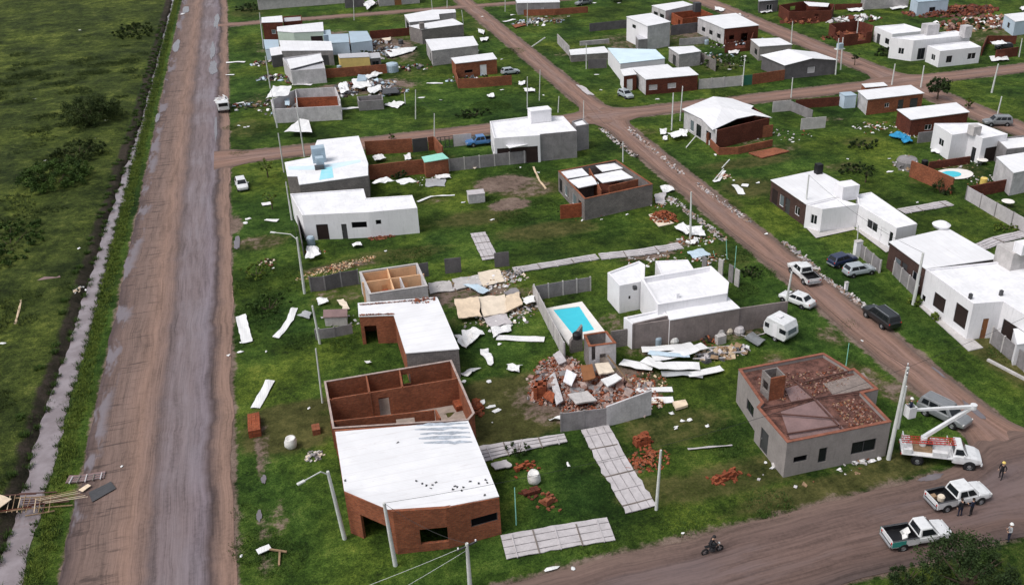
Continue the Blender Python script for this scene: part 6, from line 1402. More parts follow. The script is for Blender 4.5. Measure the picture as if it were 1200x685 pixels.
fallen('long pale fallen panel wall running down from the grey panels to the pale pole', [(697, 501), (720, 545), (752, 597)], 2.6, 6)
fallen('pale fallen panel wall with split boards, nearest the bottom street', [(590, 641), (650, 630), (716, 619)], 2.6, 5)
fallen('crumpled pale fallen panel wall between the big white roof and the lawn', [(563, 532), (600, 524), (663, 513)], 1.7, 5, ws=[2.2, 1.7, 1.2])
fallen('stepped pale fallen panels on the grass above the small peach-roomed house', [(560, 273), (567, 288), (575, 304)], 2.0, 4)
fallen('long pale fallen panel fence behind the lawn, left half', [(602, 317), (640, 311), (700, 301)], 1.5, 5)
fallen('long pale fallen panel fence behind the white stepped house, right half', [(703, 301), (750, 296), (798, 288)], 1.8, 5)
fallen('pale fallen panels across the garden behind the white modern house', [(1056, 248), (1085, 243), (1113, 238)], 1.8, 4)
fallen('pale fallen panels in the garden behind the broad white roof at the right', [(1145, 291), (1170, 281), (1200, 274)], 1.8, 3)
ridge_wall('standing_slab', 'dark standing wall panel at the left end of the long fallen fence', [(580, 314), (597, 312)], 2.0, 'concrete_dark', t=0.08)
ridge_wall('standing_slab', 'dark standing wall panel beside the lone green patch, right one of three', [(522, 321), (541, 319)], 2.0, 'concrete_dark', t=0.08)
ridge_wall('standing_slab', 'dark standing wall panel just right of the peach-roomed house', [(492, 326), (503, 324)], 1.9, 'concrete_dark', t=0.08)
ridge_wall('dark_panel_wall', 'dark grey standing panels left of the peach-roomed house', [(365, 342), (382, 341), (401, 336), (421, 333)], 1.9, 'concrete_dark', post='concrete', t=0.08)
ridge_wall('panel_wall', 'leaning grey ribbed panels beside the tilted concrete post, left', [(371, 398), (393, 395), (413, 391)], 1.2, 'concrete', post='concrete', t=0.08)
house('low_hut', 'low hut with flat purplish-grey lid roof beside the L-shaped white roof', [(380, 364), (406, 363), (406, 371), (380, 372)], 1.1, 'concrete_light', 'brown_sheet', 'over', over=.1)
for i, (px, py) in enumerate([(822, 319), (841, 322), (853, 329), (860, 334)]):
    ridge_wall('leaning_slab', ['first', 'second', 'third', 'fourth'][i] + ' of four upright grey slabs right of the white stepped house, counted from the left', [(px, py), (px + 5, py + 3)], 2.2, 'concrete_light' if i % 2 else 'concrete', t=0.12, cat='slab')

# ---- debris field between the L-shaped roof and the pool
DF = [([(532, 352), (560, 348), (564, 371), (538, 373)], 'board_tan', .6, 'large tan ceiling board, left one in the debris field beside the L-shaped white roof'),
 ([(560, 349), (592, 346), (596, 366), (566, 372)], 'insulator', .3, 'large pale tan board in the middle of the debris field'),
 ([(592, 347), (608, 343), (613, 358), (594, 366)], 'board_tan', .55, 'tan board leaning at the right side of the debris field'),
 ([(564, 370), (592, 366), (600, 380), (574, 384)], 'panel_pale', .15, 'pale lilac floor patch under the tan boards of the debris field'),
 ([(502, 333), (528, 329), (532, 341), (504, 344)], 'concrete_light', .1, 'pale broken floor slab beside the peach-roomed house'),
 ([(530, 328), (560, 322), (566, 335), (535, 340)], 'concrete_light', .1, 'long pale floor slab at the top of the debris field'),
 ([(560, 320), (585, 316), (592, 330), (566, 336)], 'insulator', .15, 'pinkish floor slab near the dark standing panel of the fallen fence'),
 ([(543, 334), (560, 333), (574, 341), (566, 345)], 'sheet_blue', .4, 'white and blue striped torn sheet in the debris field'),
 ([(540, 388), (556, 384), (567, 391), (546, 408)], 'sheet_white', .2, 'triangular white sheet right of the L-shaped white roof'),
 ([(562, 411), (573, 410), (579, 424), (575, 431)], 'sheet_white', .15, 'hourglass shaped white sheet on the lawn below the debris field'),
 ([(533, 395), (545, 393), (546, 408), (538, 405)], 'sheet_white', .15, 'small white sheet touching the edge of the L-shaped white roof'),
 ([(612, 350), (626, 347), (626, 356), (616, 358)], 'sheet_white', .5, 'white sheet caught on the corner of the pool fence'),
 ([(590, 342), (605, 338), (610, 344), (596, 348)], 'concrete', .3, 'grey broken slab at the top right of the debris field'),
 ([(575, 384), (598, 381), (599, 388), (578, 396)], 'sheet_white', .15, 'white sheet at the lower end of the debris field'),
 ([(540, 438), (552, 434), (564, 431), (548, 441)], 'sheet_white', .15, 'torn white sheet beside the rear corner of the roofless brick shell'),
 ([(595, 430), (609, 430), (608, 437), (594, 436)], 'sheet_white', .12, 'small rounded white panel on the yellowish lawn'),
 ([(594, 427), (611, 428), (611, 430), (594, 429.5)], 'sheet_white', .12, 'narrow white strip on the edge of the yellowish lawn'),
 ([(644, 491), (658, 490), (658, 493), (644, 493)], 'sheet_white', .12, 'white strip at the left end of the grey panel wall before the rubble'),
 ([(575, 545), (592, 540), (600, 546), (582, 551)], 'panel_pale', .2, 'grey crumpled sheet by the brown bush beside the big white roof'),
 ([(805, 295), (824, 291), (833, 299), (812, 303)], 'sheet_blue', .15, 'pale bluish panel on the brown soil behind the white stepped house'),
 ([(790, 266), (800, 262), (812, 272), (804, 275)], 'sheet_white', .4, 'white sheet crumpled at the foot of the pole behind the stepped house, left one'),
 ([(802, 266), (822, 265), (826, 277), (810, 276)], 'sheet_white', .5, 'white sheet crumpled at the foot of the pole behind the stepped house, right one'),
 ([(809, 283), (817, 279), (818, 285), (811, 288)], 'sheet_white', .2, 'small white rolled sheet below the crumpled ones by the pole'),
 ([(440, 85), (448, 87), (432, 93), (425, 91)], 'sheet_white', .4, 'white torn sheet over the red garden wall of the upper block'),
 ([(450, 60), (489, 55), (484, 60), (458, 68)], 'sheet_white', .3, 'large torn white and blue sheet between the two rows of houses'),
 ([(425, 4), (436, 0), (440, 4), (430, 12)], 'sheet_white', .8, 'collapsed white sheets between the grey houses at the top edge'),
 ([(448, 46), (458, 44), (458, 47), (452, 49)], 'insulator', .4, 'curved pale roof scrap beside the row of four houses'),
 ([(311, 116), (320, 102), (342, 102), (338, 113)], 'sheet_white', 2.5, 'white torn roof draped over the left end of the roofless ruined house'),
 ([(333, 112), (340, 112), (339, 124), (334, 123)], 'sheet_blue', 1.6, 'hanging bluish sheet on the left front wall of the roofless ruined house'),
 ([(396, 100), (406, 96), (410, 106), (400, 110)], 'sheet_white', .6, 'white wreckage sheet right of the roofless ruined house'),
 ([(412, 94), (430, 92), (436, 102), (415, 104)], 'sheet_white', .8, 'large torn white sheet before the long red garden wall'),
 ([(430, 104), (446, 100), (447, 106), (434, 111)], 'sheet_white', .7, 'white torn sheet at the left end of the low grey annex walls'),
 ([(420, 88), (428, 88), (430, 95), (418, 96)], 'zinc_blue', 1.0, 'dark bluish broken tank lid among the white sheets'),
 ([(447, 104), (465, 103), (468, 109), (450, 111)], 'steel_dark', .6, 'dark broken frame at the right end of the low grey annex walls'),
 ([(450, 124), (462, 119), (475, 121), (466, 127)], 'sheet_white', .15, 'tattered white sheet on the lawn before the low annex walls'),
 ([(499, 210), (522, 209), (522, 218), (498, 219)], 'sheet_grey', .12, 'grey sheet on the lawn under the front red brick yard wall'),
 ([(510, 206), (526, 205), (529, 209), (512, 210)], 'sheet_white', .3, 'curved white scrap on the lawn under the front red brick yard wall'),
 ([(556, 199), (545, 0 + 186), (560, 183), (566, 187)], 'insulator', .12, 'tan triangle of sheet behind the long panel fence'),
 ([(877, 62), (892, 58), (886, 64), (879, 66)], 'sheet_white', .4, 'white sheet in front of the burst red brick rooms') if False else ([(852, 58), (868, 58), (865, 63), (854, 63)], 'sheet_white', .3, 'white sheet on the grass in front of the burst red brick rooms'),
 ([(1042, 160), (1050, 155), (1062, 158), (1060, 165)], 'blue_tarp', .3, 'crumpled bright blue tarpaulin left of the brick box house'),
 ([(1054, 157), (1066, 160), (1069, 167), (1058, 168)], 'blue_tarp', .3, 'second fold of bright blue tarpaulin against the grey block piece'),
 ([(1160, 50), (1174, 48), (1180, 52), (1166, 54)], 'sheet_white', 1.6, 'white awning sheet over the dark parked car in the red brick yard'),
 ([(1159, 67), (1180, 66), (1182, 71), (1162, 72)], 'sheet_white', .3, 'white sheet pieces on the verge right of the large white cubes house'),
 ([(1042, 10), (1060, 6), (1064, 9), (1046, 12)], 'sheet_white', .3, 'white strip on the grass between the ruins at the top right'),
 ([(992, 11), (1010, 10), (1012, 13), (996, 14)], 'sheet_white', .3, 'pale sheet on the brick wall behind the wide brick ruin'),
 ([(1195, 10), (1200, 8), (1204, 12), (1198, 13)], 'sheet_white', .3, 'white scrap by the blue house at the top right edge'),
 ([(1092, 172 + 3), (1102, 176), (1100, 180), (1091, 179)], 'sheet_white', .2, 'white scrap at the left foot of the white stepped house, right side'),
 ([(889, 12), (903, 10), (905, 14), (892, 16)], 'sheet_white', .3, 'white sheet in front of the dark house at the top edge'),
 ([(838, 8), (850, 11), (846, 14), (838, 12)], 'sheet_white', .3, 'white sheet on the verge of the second road near the top'),
 ([(600, 30), (614, 27), (617, 30), (604, 33)], 'brick', .2, 'toppled brick wall piece at the top centre'),
 ([(562, 45), (573, 44), (571, 48), (564, 49)], 'sheet_white', .3, 'white sheet on the left verge beside the grey block house, lower one'),
 ([(560, 34), (568, 36), (567, 40), (561, 39)], 'sheet_white', .3, 'white sheet on the left verge beside the grey block house, upper one'),
 ([(570, 112), (578, 110), (580, 114), (573, 115)], 'sheet_white', .35, 'bright white lump on the lawn below the front brick garden wall'),
 ([(614, 104), (627, 104), (627, 108), (615, 108)], 'sheet_white', .2, 'white panel on the lawn left of the right-hand road'),
 ([(608, 95), (615, 95), (615, 100), (608, 100)], 'sheet_white', .2, 'small square white panel right of the front brick garden wall'),
 ([(675, 100), (684, 102), (696, 112), (688, 111)], 'panel_pale', .1, 'pale broken gutter plates on the right verge above the crossing'),
 ([(773, 152), (781, 152), (781, 158), (774, 159)], 'sheet_white', .3, 'white lump on the verge in front of the sagging torn roof, left of several'),
 ([(782, 157), (798, 153), (805, 158), (790, 163)], 'sheet_white', .6, 'big white lump on the verge in front of the sagging torn roof'),
 ([(796, 152), (806, 153), (805, 159), (798, 159)], 'sheet_white', .9, 'white lump nearest the sagging torn roof'),
 ([(776, 161), (782, 160), (782, 165), (777, 165)], 'sheet_white', .2, 'small white lump below the others before the sagging torn roof'),
 ([(773, 219), (785, 218), (790, 223), (777, 226)], 'sheet_white', .3, 'white sheet on the left verge right of the grey house with white panels'),
 ([(767, 228), (780, 226), (778, 240), (768, 238)], 'panel_pale', .2, 'grey wreckage at the right foot of the grey house with white panels'),
 ([(360, 289), (372, 289), (376, 300), (358, 304)], 'sheet_white', .5, 'crumpled white sheet at the end of the dark grey low wall'),
 ([(412, 286), (422, 284), (424, 288), (414, 290)], 'sheet_white', .3, 'white scrap on the lawn below the long white house'),
 ([(371, 350), (383, 349), (384, 355), (373, 357)], 'sheet_white', .3, 'white square scrap above the low hut') ,
 ([(350, 370), (358, 364), (365, 366), (362, 374)], 'sheet_grey', .3, 'grey ribbed sheet pieces left of the leaning ribbed panels'),
 ([(395, 352), (403, 351), (410, 362), (404, 364)], 'insulator', .15, 'pinkish broken plaster left of the L-shaped white roof'),
 ([(427, 423), (435, 422), (435, 427), (428, 426)], 'sheet_white', .15, 'small white board on the grass below the L-shaped brick house'),
 ([(436, 184), (448, 182), (452, 186), (440, 189)], 'sheet_white', .5, 'white crumpled sheets inside the red brick yard, left heap'),
 ([(473, 182), (481, 180), (482, 187), (475, 188)], 'sheet_white', .5, 'white crumpled sheet inside the red brick yard, right heap'),
 ([(436, 214), (452, 209), (462, 212), (440, 216)], 'sheet_white', 2.4, 'white crumpled sheet over the roof joint beside the front red brick wall, left'),
 ([(464, 212), (480, 209), (490, 214), (470, 218)], 'sheet_white', 2.4, 'white crumpled sheet beside the front red brick wall, right'),
 ([(333, 155), (351, 140), (362, 142), (366, 156)], 'sheet_white', 1.0, 'white fallen roof like a tent on the corner of the first cross street')]
for q, mt, zz, lb in DF:
    big = abs(q[0][0] - q[2][0]) > 12
    sheet('torn_sheet' if mt.startswith('sheet') else 'broken_slab' if mt in ('brick', 'concrete', 'concrete_light') else 'tarpaulin' if mt == 'blue_tarp' else 'fallen_board', lb, q, mt, 'debris', z=zz, crumple=0.35 if mt in ('sheet_white', 'blue_tarp') else 0.12, n_=(6, 5), th=0.04 if mt.startswith('sheet') else 0.09, ragged=0.25)
m = MB(); rubble(m, at(575, 330), 4.5, 220, ['concrete_light', 'insulator', 'brick', 'plaster_white', 'timber', 'panel_pale'], (.1, .5), .2, .5); rubble(m, at(520, 336), 3.0, 90, ['concrete_light', 'brick', 'panel_pale', 'timber'], (.1, .4), .15, .4); rubble(m, at(595, 322), 2.0, 110, ['steel_dark', 'concrete', 'timber', 'panel_pale'], (.1, .5), .25, .6)
rubble(m, at(585, 375), 4.0, 120, ['panel_pale', 'insulator', 'sheet_white', 'timber', 'concrete'], (.1, .5), .2, .6); rubble(m, at(618, 362), 1.8, 60, ['steel_dark', 'timber', 'panel_pale'], (.1, .5), .3, .7); rubble(m, at(600, 352), 3.0, 80, ['brick', 'insulator', 'timber'], (.1, .3), .2)
tag(m.build('rubble'), 'loose crumbs of plaster, laths and brick over the debris field beside the L-shaped roof', 'rubble', kind='stuff')
m = MB()
for px, py, rr, n_ in [(430, 100, 6, 260), (400, 110, 4, 100), (455, 108, 4, 90), (455, 60, 6, 130), (415, 58, 5, 120), (395, 56, 4, 60), (436, 52, 5, 90), (360, 92, 6, 60), (318, 92, 3, 50), (310, 75, 3, 40), (345, 128, 6, 60), (330, 120, 4, 50), (435, 5, 3, 30), (290, 125, 4, 40), (550, 92, 5, 30), (630, 26, 7, 120), (485, 80, 4, 40), (440, 68, 4, 40), (860, 50, 8, 90), (840, 70, 8, 60), (860, 20, 4, 30)]:
    rubble(m, at(px, py), rr, n_, ['sheet_white', 'concrete', 'brick_dark', 'timber', 'zinc_blue', 'steel_dark', 'soffit_dark_fill', 'panel_pale', 'concrete_dark'], (.2, 1.0), .5, .7)
tag(m.build('rubble'), 'scattered broken roofing, bricks and laths between the houses of the upper blocks', 'rubble', kind='stuff')
m = MB()
for px, py, rr, n_, mt in [(1115, 14, 14, 420, ['brick_dark', 'brick', 'brick_dark', 'beam_rust']), (1155, 28, 16, 420, ['brick', 'plaster_pink', 'brick_dark', 'brick_dark', 'sheet_white', 'timber', 'beam_rust', 'leaf_dark']), (990, 44, 6, 80, ['brick_dark', 'brick']), (940, 26, 6, 60, ['brick_dark', 'brick']), (1000, 24, 8, 80, ['brick_dark', 'panel_pale', 'sheet_white'])]:
    rubble(m, at(px, py), rr, n_, mt, (.4, 1.5), 1.0, .45)
tag(m.build('rubble'), 'spread of red brick rubble behind the white cubes house at the top right', 'rubble', kind='stuff')
m = MB()
for px, py, rr, n_ in [(1030, 150, 5, 70), (1065, 160, 3, 40), (920, 160, 5, 40), (1120, 192, 4, 50), (1160, 213, 4, 50), (505, 212, 3, 40), (815, 282, 2.6, 70), (832, 304, 2.5, 50), (770, 305, 4, 60), (777, 238, 2.5, 40), (700, 250, 5, 20), (370, 296, 1.5, 25), (398, 378, 3, 30), (1000, 545, 2, 24), (945, 465 + 90, 5, 10)]:
    rubble(m, at(px, py), rr, n_, ['sheet_white', 'panel_pale', 'concrete_light', 'brick', 'timber'], (.1, .45), .2, .7)
tag(m.build('rubble'), 'small crumbs of roofing and plaster strewn in the gardens of the middle blocks', 'rubble', kind='stuff')
# white scraps, one object each
AREA = {'marsh': ('small white scrap on the marsh grass left of the ditch', 'white scraps on the marsh grass'), 'verge': ('small white scrap on the verge beside the wide dirt road', 'white scraps on the verge of the dirt road'),
 'lawn': ('small white scrap on the lawn between the foreground houses', 'white scraps on the foreground lawns'), 'up': ('small white scrap on the grass of the upper blocks', 'white scraps on the grass of the upper blocks'), 'side': ('small white scrap on the lawns right of the right-hand road', 'white scraps right of the right-hand road')}
SC = [('marsh', 41, 267, 1.0, .9), ('marsh', 94, 36, 1.0, .6), ('marsh', 136, 59, 1.6, 1.6), ('marsh', 130, 78, 1.7, 1.5), ('marsh', 144, 34, .8, .8), ('marsh', 125, 142, 1.4, 1.2), ('marsh', 132, 140, .9, .9), ('marsh', 113, 163, 1.2, .6), ('marsh', 53, 189, .9, .9), ('marsh', 46, 326, .7, .5), ('marsh', 18, 343, .8, .4), ('marsh', 4, 403, .9, .4), ('marsh', 8, 440, .6, .5), ('marsh', 140, 52, .7, .5), ('marsh', 128, 66, .7, .5), ('marsh', 93, 292, .5, .5),
 ('verge', 282, 413, .9, .5), ('verge', 268, 417, .5, .4), ('verge', 283, 402, .4, .4), ('verge', 291, 257, .9, .9), ('verge', 288, 262, .7, .9), ('verge', 320, 315, .5, .4), ('verge', 312, 413, .25, .5), ('verge', 309, 641 + 2, .9, .5), ('verge', 280, 148, .6, .6), ('verge', 304, 130, .8, .8), ('verge', 291, 149, .5, .5), ('verge', 214, 17, 1.5, 2.0), ('verge', 283, 652, .3, .3), ('verge', 362, 478 + 1, .3, .3), ('verge', 143, 567 - 20, .3, .3),
 ('lawn', 573, 448, .6, .7), ('lawn', 566, 472, .6, .9), ('lawn', 575, 477, 1.1, .4), ('lawn', 582, 482, 1.0, .5), ('lawn', 543, 448, .6, .4), ('lawn', 586, 404, .6, .5), ('lawn', 666, 545, .3, .8), ('lawn', 800, 494, .5, .4), ('lawn', 808, 493, .7, .4), ('lawn', 792, 501, .5, .4), ('lawn', 829, 500, .5, .4), ('lawn', 787, 485, .6, .4), ('lawn', 792, 553 - 50, .4, .3), ('lawn', 672, 667, .4, .4), ('lawn', 800, 626, .4, .2), ('lawn', 897, 543, .4, .3), ('lawn', 905, 549, .9, .25), ('lawn', 1010, 541, .9, .5), ('lawn', 1022, 541, 1.1, .5), ('lawn', 1030, 538, .6, .5), ('lawn', 1000, 478 + 64, .5, .3), ('lawn', 840, 435, .3, .3), ('lawn', 873, 408, 1.4, .9), ('lawn', 843, 432, .5, .4), ('lawn', 577, 496, .2, .2), ('lawn', 646, 667, 1.3, .5), ('lawn', 452, 295, .4, .3), ('lawn', 453, 240 + 22, .3, .3), ('lawn', 543, 238, .8, .5), ('lawn', 610, 197, .4, .3), ('lawn', 631, 203, .5, .4), ('lawn', 577, 258, .8, .5), ('lawn', 705, 258, .5, .3), ('lawn', 735, 252, .5, .3),
 ('up', 493, 115, 1.8, 1.0), ('up', 517, 118, .9, .6), ('up', 588, 70, .7, .5), ('up', 597, 92, .8, .6), ('up', 637, 112, .6, .5), ('up', 588, 107 - 1, 1.0, .5), ('up', 547, 94, .8, .5), ('up', 640, 20, 1.0, .7), ('up', 670, 69, 1.2, .8), ('up', 699, 88, 1.5, .6), ('up', 704, 106, .8, .7), ('up', 770, 117, 1.1, .6), ('up', 697, 4, 1.5, 1), ('up', 725, 4, 1.5, 1), ('up', 855, 82, 1.2, .6), ('up', 868, 78, .9, .6), ('up', 827, 63, .9, .6), ('up', 905, 95, .8, .5), ('up', 565, 20, .8, .5), ('up', 601, 18, 1.6, .9), ('up', 287, 150, .7, .5), ('up', 560, 60, .6, .5), ('up', 570, 78, .8, .5), ('up', 666, 20, 1, .6),
 ('side', 838, 182, .5, .8), ('side', 900, 184, .6, .4), ('side', 874, 217, .9, .7), ('side', 1015, 149, 1.0, .6), ('side', 1028, 148, 1.0, .6), ('side', 1043, 202, 1.3, .7), ('side', 929, 62 + 105, .9, .4), ('side', 993, 187, .6, .4), ('side', 1042, 122 + 65, .7, .4), ('side', 992, 357 - 20, .5, .5), ('side', 1010, 400, .3, .3), ('side', 898, 275, .7, .6), ('side', 888, 215, .9, .6), ('side', 943, 308 - 80, .7, .4), ('side', 1153, 235, .7, .5), ('side', 1185, 222, .8, .5), ('side', 1085, 190, .6, .4), ('side', 1075, 238, .5, .4), ('side', 860, 212, .5, .5)]
for ar, px, py, w, d in SC: scrap('torn_scrap', AREA[ar][0], px, py, w, d, group=AREA[ar][1])

# ---- toppled sign in the ditch on the verge, yard clutter
rt = thing('toppled_sign', at(325, 650), 'toppled wooden sign with a white board end lying on the verge at the bottom', 'sign')
m = MB(); m.bar(at(316, 643, .3), at(336, 646, .3), .12, 'timber'); m.build('crossbar', rt); m = MB(); m.bar(at(328, 644, .25), at(327, 662, .1), .14, 'timber'); m.build('post', rt); m = MB(); m.box(tuple(at(309, 643, .3)), (1.0, .6, .06), 'sheet_white', .3); m.build('board', rt)
for (px, py, r_, h, mt, lb) in [(398, 83, .5, 1.1, 'zinc_blue', 'blue drum before the red garden wall of the upper block'), (470, 52, .6, 1.0, 'steel_dark', 'dark drum between the rows of houses'), (828, 52, .5, 1.0, 'zinc_blue', 'blue drum beside the burst red brick rooms'), (700, 62 + 5, .5, .9, 'plaster_white', 'white drum at the foot of the long low white roof'), (1083, 235 - 40, .5, 1.0, 'black', 'black drum at the brick rear wall of the pool yard'), (1152, 216, .5, 1.0, 'helmet_yellow', 'tan drum beside the pale cube house')]:
    m = MB(); c = at(px, py); m.lathe((c.x, c.y, 0), [(0, 0), (r_, 0), (r_, h * .95), (r_ * .9, h), (0, h)], mt, 12); tag(m.build('drum'), lb, 'drum')
# ---- brick stacks
brick_stack('brick_stack', 'pallet stack of orange hollow bricks on the verge, at the end of the white strip', 299, 502, (3, 14, 4), 0.0)
brick_stack('brick_stack', 'little reddish brown brick stack on the dry lawn left of the big white roof', 371, 506, (2, 5, 3), 0.0, 'brick')
brick_stack('brick_stack', 'toppled orange brick pallet on the lawn left of the grey house', 850, 561, (7, 3, 3), 0.25, messy=0.4)
brick_stack('brick_stack', 'broken stack of orange bricks spilling down beside the long fallen panel wall', 752, 520, (4, 4, 5), 0.1, messy=0.5)
pile('brick_heap', 'trail of loose orange bricks below the broken stack beside the long fallen panel wall', 760, 540, 2.2, 110, ['brick_hollow', 'brick'], size=(.2, .4), hgt=.25, el=.7)
brick_stack('brick_stack', 'reddish dusty brick stack right of the white jumbo bag', 642, 588, (3, 4, 3), 0.5, 'brick', messy=.3)
brick_stack('brick_stack', 'greyish brick stack just below the white jumbo bag', 622, 578, (4, 3, 2), 0.1, 'brick_dark', messy=.2)
brick_stack('brick_stack', 'bright orange brick heap between the brown bush and the white jumbo bag', 612, 548, (4, 3, 2), 0.2, messy=.6)
pile('brick_heap', 'round heap of orange bricks on a pale pallet beside the right-hand road', 778, 256, 1.9, 190, ['brick_hollow', 'brick_hollow', 'brick'], size=(.25, .45), hgt=1.0)
sheet('wooden_pallet', 'pale pallet edge under the round orange brick heap', [(760, 252), (768, 250), (790, 262), (772, 266)], 'insulator', z=.05, crumple=.02, n_=(3, 2), th=.1)
pile('brick_heap', 'spread of orange brickbats at the foot of the white sheet pile', 760, 447, 1.9, 90, ['brick_hollow', 'brick', 'timber_pale'], size=(.15, .35), hgt=.25)
pile('brick_heap', 'little pinkish brick heap below the white strip beside the grey rendered wall', 770, 472, .8, 40, ['brick', 'insulator'], size=(.15, .35), hgt=.3)
sheet('foam_block', 'tan foam block lying on the lawn right of the rubble', [(788, 473), (803, 470), (806, 477), (792, 481)], 'board_tan', z=.15, crumple=.1, n_=(3, 3), th=.25)
pile('tile_scatter', 'long scatter of orange tile shards on the grass under the long white house', 395, 314, 5.2, 420, ['timber_pale', 'brick_hollow', 'timber_pale', 'plaster_peach', 'timber'], size=(.08, .22), hgt=.10, el=.24, rot=.32, cat='tile shards')
pile('brick_heap', 'low dark red brick patch under the right end of the long white house', 447, 278, 2.0, 120, ['brick', 'brick_dark'], size=(.15, .3), hgt=.15, el=.4)
pile('brick_heap', 'small brown brick bits in the weeds left of the tilted lamp post', 313, 308, 1.2, 40, ['soffit_dark_fill', 'brick_dark', 'insulator'], size=(.15, .4), hgt=.25)
pile('brick_heap', 'little round orange brick ring on the lawn right of the right-hand road', 850, 207, 1.1, 50, ['brick_hollow', 'insulator'], size=(.15, .4), hgt=.2)
for (px, py, lb, sc) in [(342, 524, 'white jumbo sack on the dry lawn left of the big white roof', .85), (626, 565, 'white jumbo bag standing among the brick stacks on the lawn', .9)]:
    m = MB(); c = at(px, py); m.lathe((c.x, c.y, 0), [(0, 0), (.42 * sc, 0), (.60 * sc, .25), (.62 * sc, .7), (.5 * sc, .95), (.52 * sc, 1.05), (.40 * sc, .92), (0, .88)], 'white_bag', 12)
    for i in range(len(m.v)): v = m.v[i]; m.v[i] = (v[0] + .1 * nz(v[0] * 2, v[1] * 2, 1, v[2] * 2), v[1] + .1 * nz(v[1] * 2, v[2] * 2, 1, 5), v[2])
    tag(m.build('jumbo_bag', smooth=True), lb, 'bag')
pile('rubble_heap', 'small pale rubble clump beside the white jumbo sack on the dry lawn', 369, 534, .8, 50, ['concrete_light', 'concrete', 'insulator'], size=(.15, .4), hgt=.25)
shrub('bush', 'small brown dry bush on the crumpled fallen panels beside the big white roof', 607, 530, 1.0, .9, 1.0, 14, 30, .1, 'leaf_dark')
# gas meter boxes / blocks
house('brick_box', 'small lone brick meter box with tilted grey lid in the middle of the lawn', [(547, 224), (566, 222), (568, 227), (549, 229)], 1.3, 'plaster_soiled', 'panel_pale', 'over', over=.05, cat='box')
for (px, py, lb) in [(1004, 300, 'white utility pillar box behind the silver hatchback'), (1182, 40 + 205, 'small white cupboard in the walled yard at the right')][:1]:
    m = MB(); c = at(px, py); m.box((c.x, c.y, 1.0), (.9, .6, 2.0), 'plaster_white'); m.box((c.x, c.y, 2.05), (1.0, .7, .1), 'concrete_light'); tag(m.build('utility_box', bevel=.03), lb, 'box')
m = MB(); c = at(991, 340); m.box((c.x, c.y, .5), (.35, .3, 1.0), 'plaster_white'); m.box((c.x, c.y, 1.04), (.42, .37, .08), 'concrete_light'); tag(m.build('meter_post'), 'little white meter post on the verge between the silver hatchback and the road', 'meter post')
m = MB(); c = at(365, 287); m.lathe((c.x, c.y, 0), [(0, 0), (.5, 0), (.52, 1.0), (.4, 1.2), (0, 1.25)], 'zinc_blue', 14); tag(m.build('blue_tank'), 'grey-blue tank at the left corner of the long white house', 'tank')
# walled pool yard
m = MB(); c = at(1118, 205); P = [Vector((c.x + cos(a * pi / 10) * 3.0 * (1 + .35 * nz(a, 3)), c.y + sin(a * pi / 10) * 2.1 * (1 + .3 * nz(a, 8)), .2)) for a in range(20)]; Q = [Vector((c.x + cos(a * pi / 10) * 1.6 - .6, c.y + sin(a * pi / 10) * 1.2, .24)) for a in range(20)]
pr2 = thing('swimming_pool', c, 'round little pool with pale deck inside the red brick yard at the right', 'swimming pool'); m.face(P, 'deck_white'); m.build('deck', pr2); m = MB(); m.face(Q, 'pool_water'); m.build('water', pr2)
m = MB(); c = at(1062, 196); m.lathe((c.x, c.y, 0), [(0, 0), (1.5, 0), (1.6, 1.1), (1.35, 1.5), (.6, 1.7), (0, 1.7)], 'concrete', 14); rubble(m, Vector((c.x, c.y, 0)), 1.9, 50, ['sheet_white', 'concrete', 'concrete_light', 'timber'], (.3, .9), 1.8); tag(m.build('collapsed_tank'), 'round grey collapsed water tank at the head of the slanting red brick wall', 'tank')
for px, py, lb in [(1150, 193, 'white garden table with dark rim behind the round pool'), (1180, 242, 'white garden table with dark rim near the right edge panel fence')]:
    c = at(px, py); rt = thing('garden_table', c, lb, 'table'); m = MB(); m.lathe((c.x, c.y, .75), [(0, 0), (.8, 0), (.85, .05), (.8, .09), (0, .09)], 'deck_white', 16); m.build('table_top', rt)
    for s in range(4): m = MB(); a = s * pi / 2 + .7; m.tube([(c.x + cos(a) * .6, c.y + sin(a) * .6, 0), (c.x + cos(a) * .5, c.y + sin(a) * .5, .75)], .04, 'steel_dark', 6); m.build('leg', rt)
m = MB(); c = at(1103, 265, 3.6); m.lathe((c.x, c.y, 3.55), [(0, 0), (.95, 0), (1.1, .3), (.6, .6), (0, .65)], 'plaster_white', 16); tag(m.build('roof_dome'), 'round white tank cap on the corner of the broad white roof at the right', 'tank')
# collapsed timber lattice across the ditch, bottom left
rt = thing('wooden_lattice', at(60, 590), 'brown fallen timber lattice bridging the ditch at the lower left', 'wreckage')
for q in range(11):
    m = MB(); x0 = random.uniform(-12, 30); m.bar(at(x0, 578 + q * 2.6, random.uniform(.15, .5)), at(x0 + random.uniform(30, 62), 576 + q * 2.2, random.uniform(.1, .5)), .075, random.choice(['beam_rust', 'timber', 'brick_dark'])); m.build('beam', rt)
for q in range(9):
    m = MB(); m.bar(at(8 + q * 6 + random.uniform(-2, 2), 600, .4), at(12 + q * 6, 581 + random.uniform(-2, 4), .45), .05, random.choice(['timber', 'beam_rust', 'timber_pale'])); m.build('batten', rt)
for q in range(6):
    m = MB(); m.bar(at(38 + q * 3, 584 + q, .5), at(88 + q * 3, 574 + q * 1.5, .35), .04, random.choice(['timber_pale', 'timber', 'board_tan'])); m.build('slat', rt)
sheet('fallen_board', 'cream triangular board at the left edge on the fallen timber lattice', [(-12, 578), (2, 580), (14, 585), (-8, 602)], 'board_tan', z=.6, crumple=.1, n_=(3, 3), th=.05)
fallen('brown slatted panel on the road edge at the end of the fallen timber lattice', [(79, 562), (100, 560), (123, 556)], 1.0, 5, 'brown_sheet')
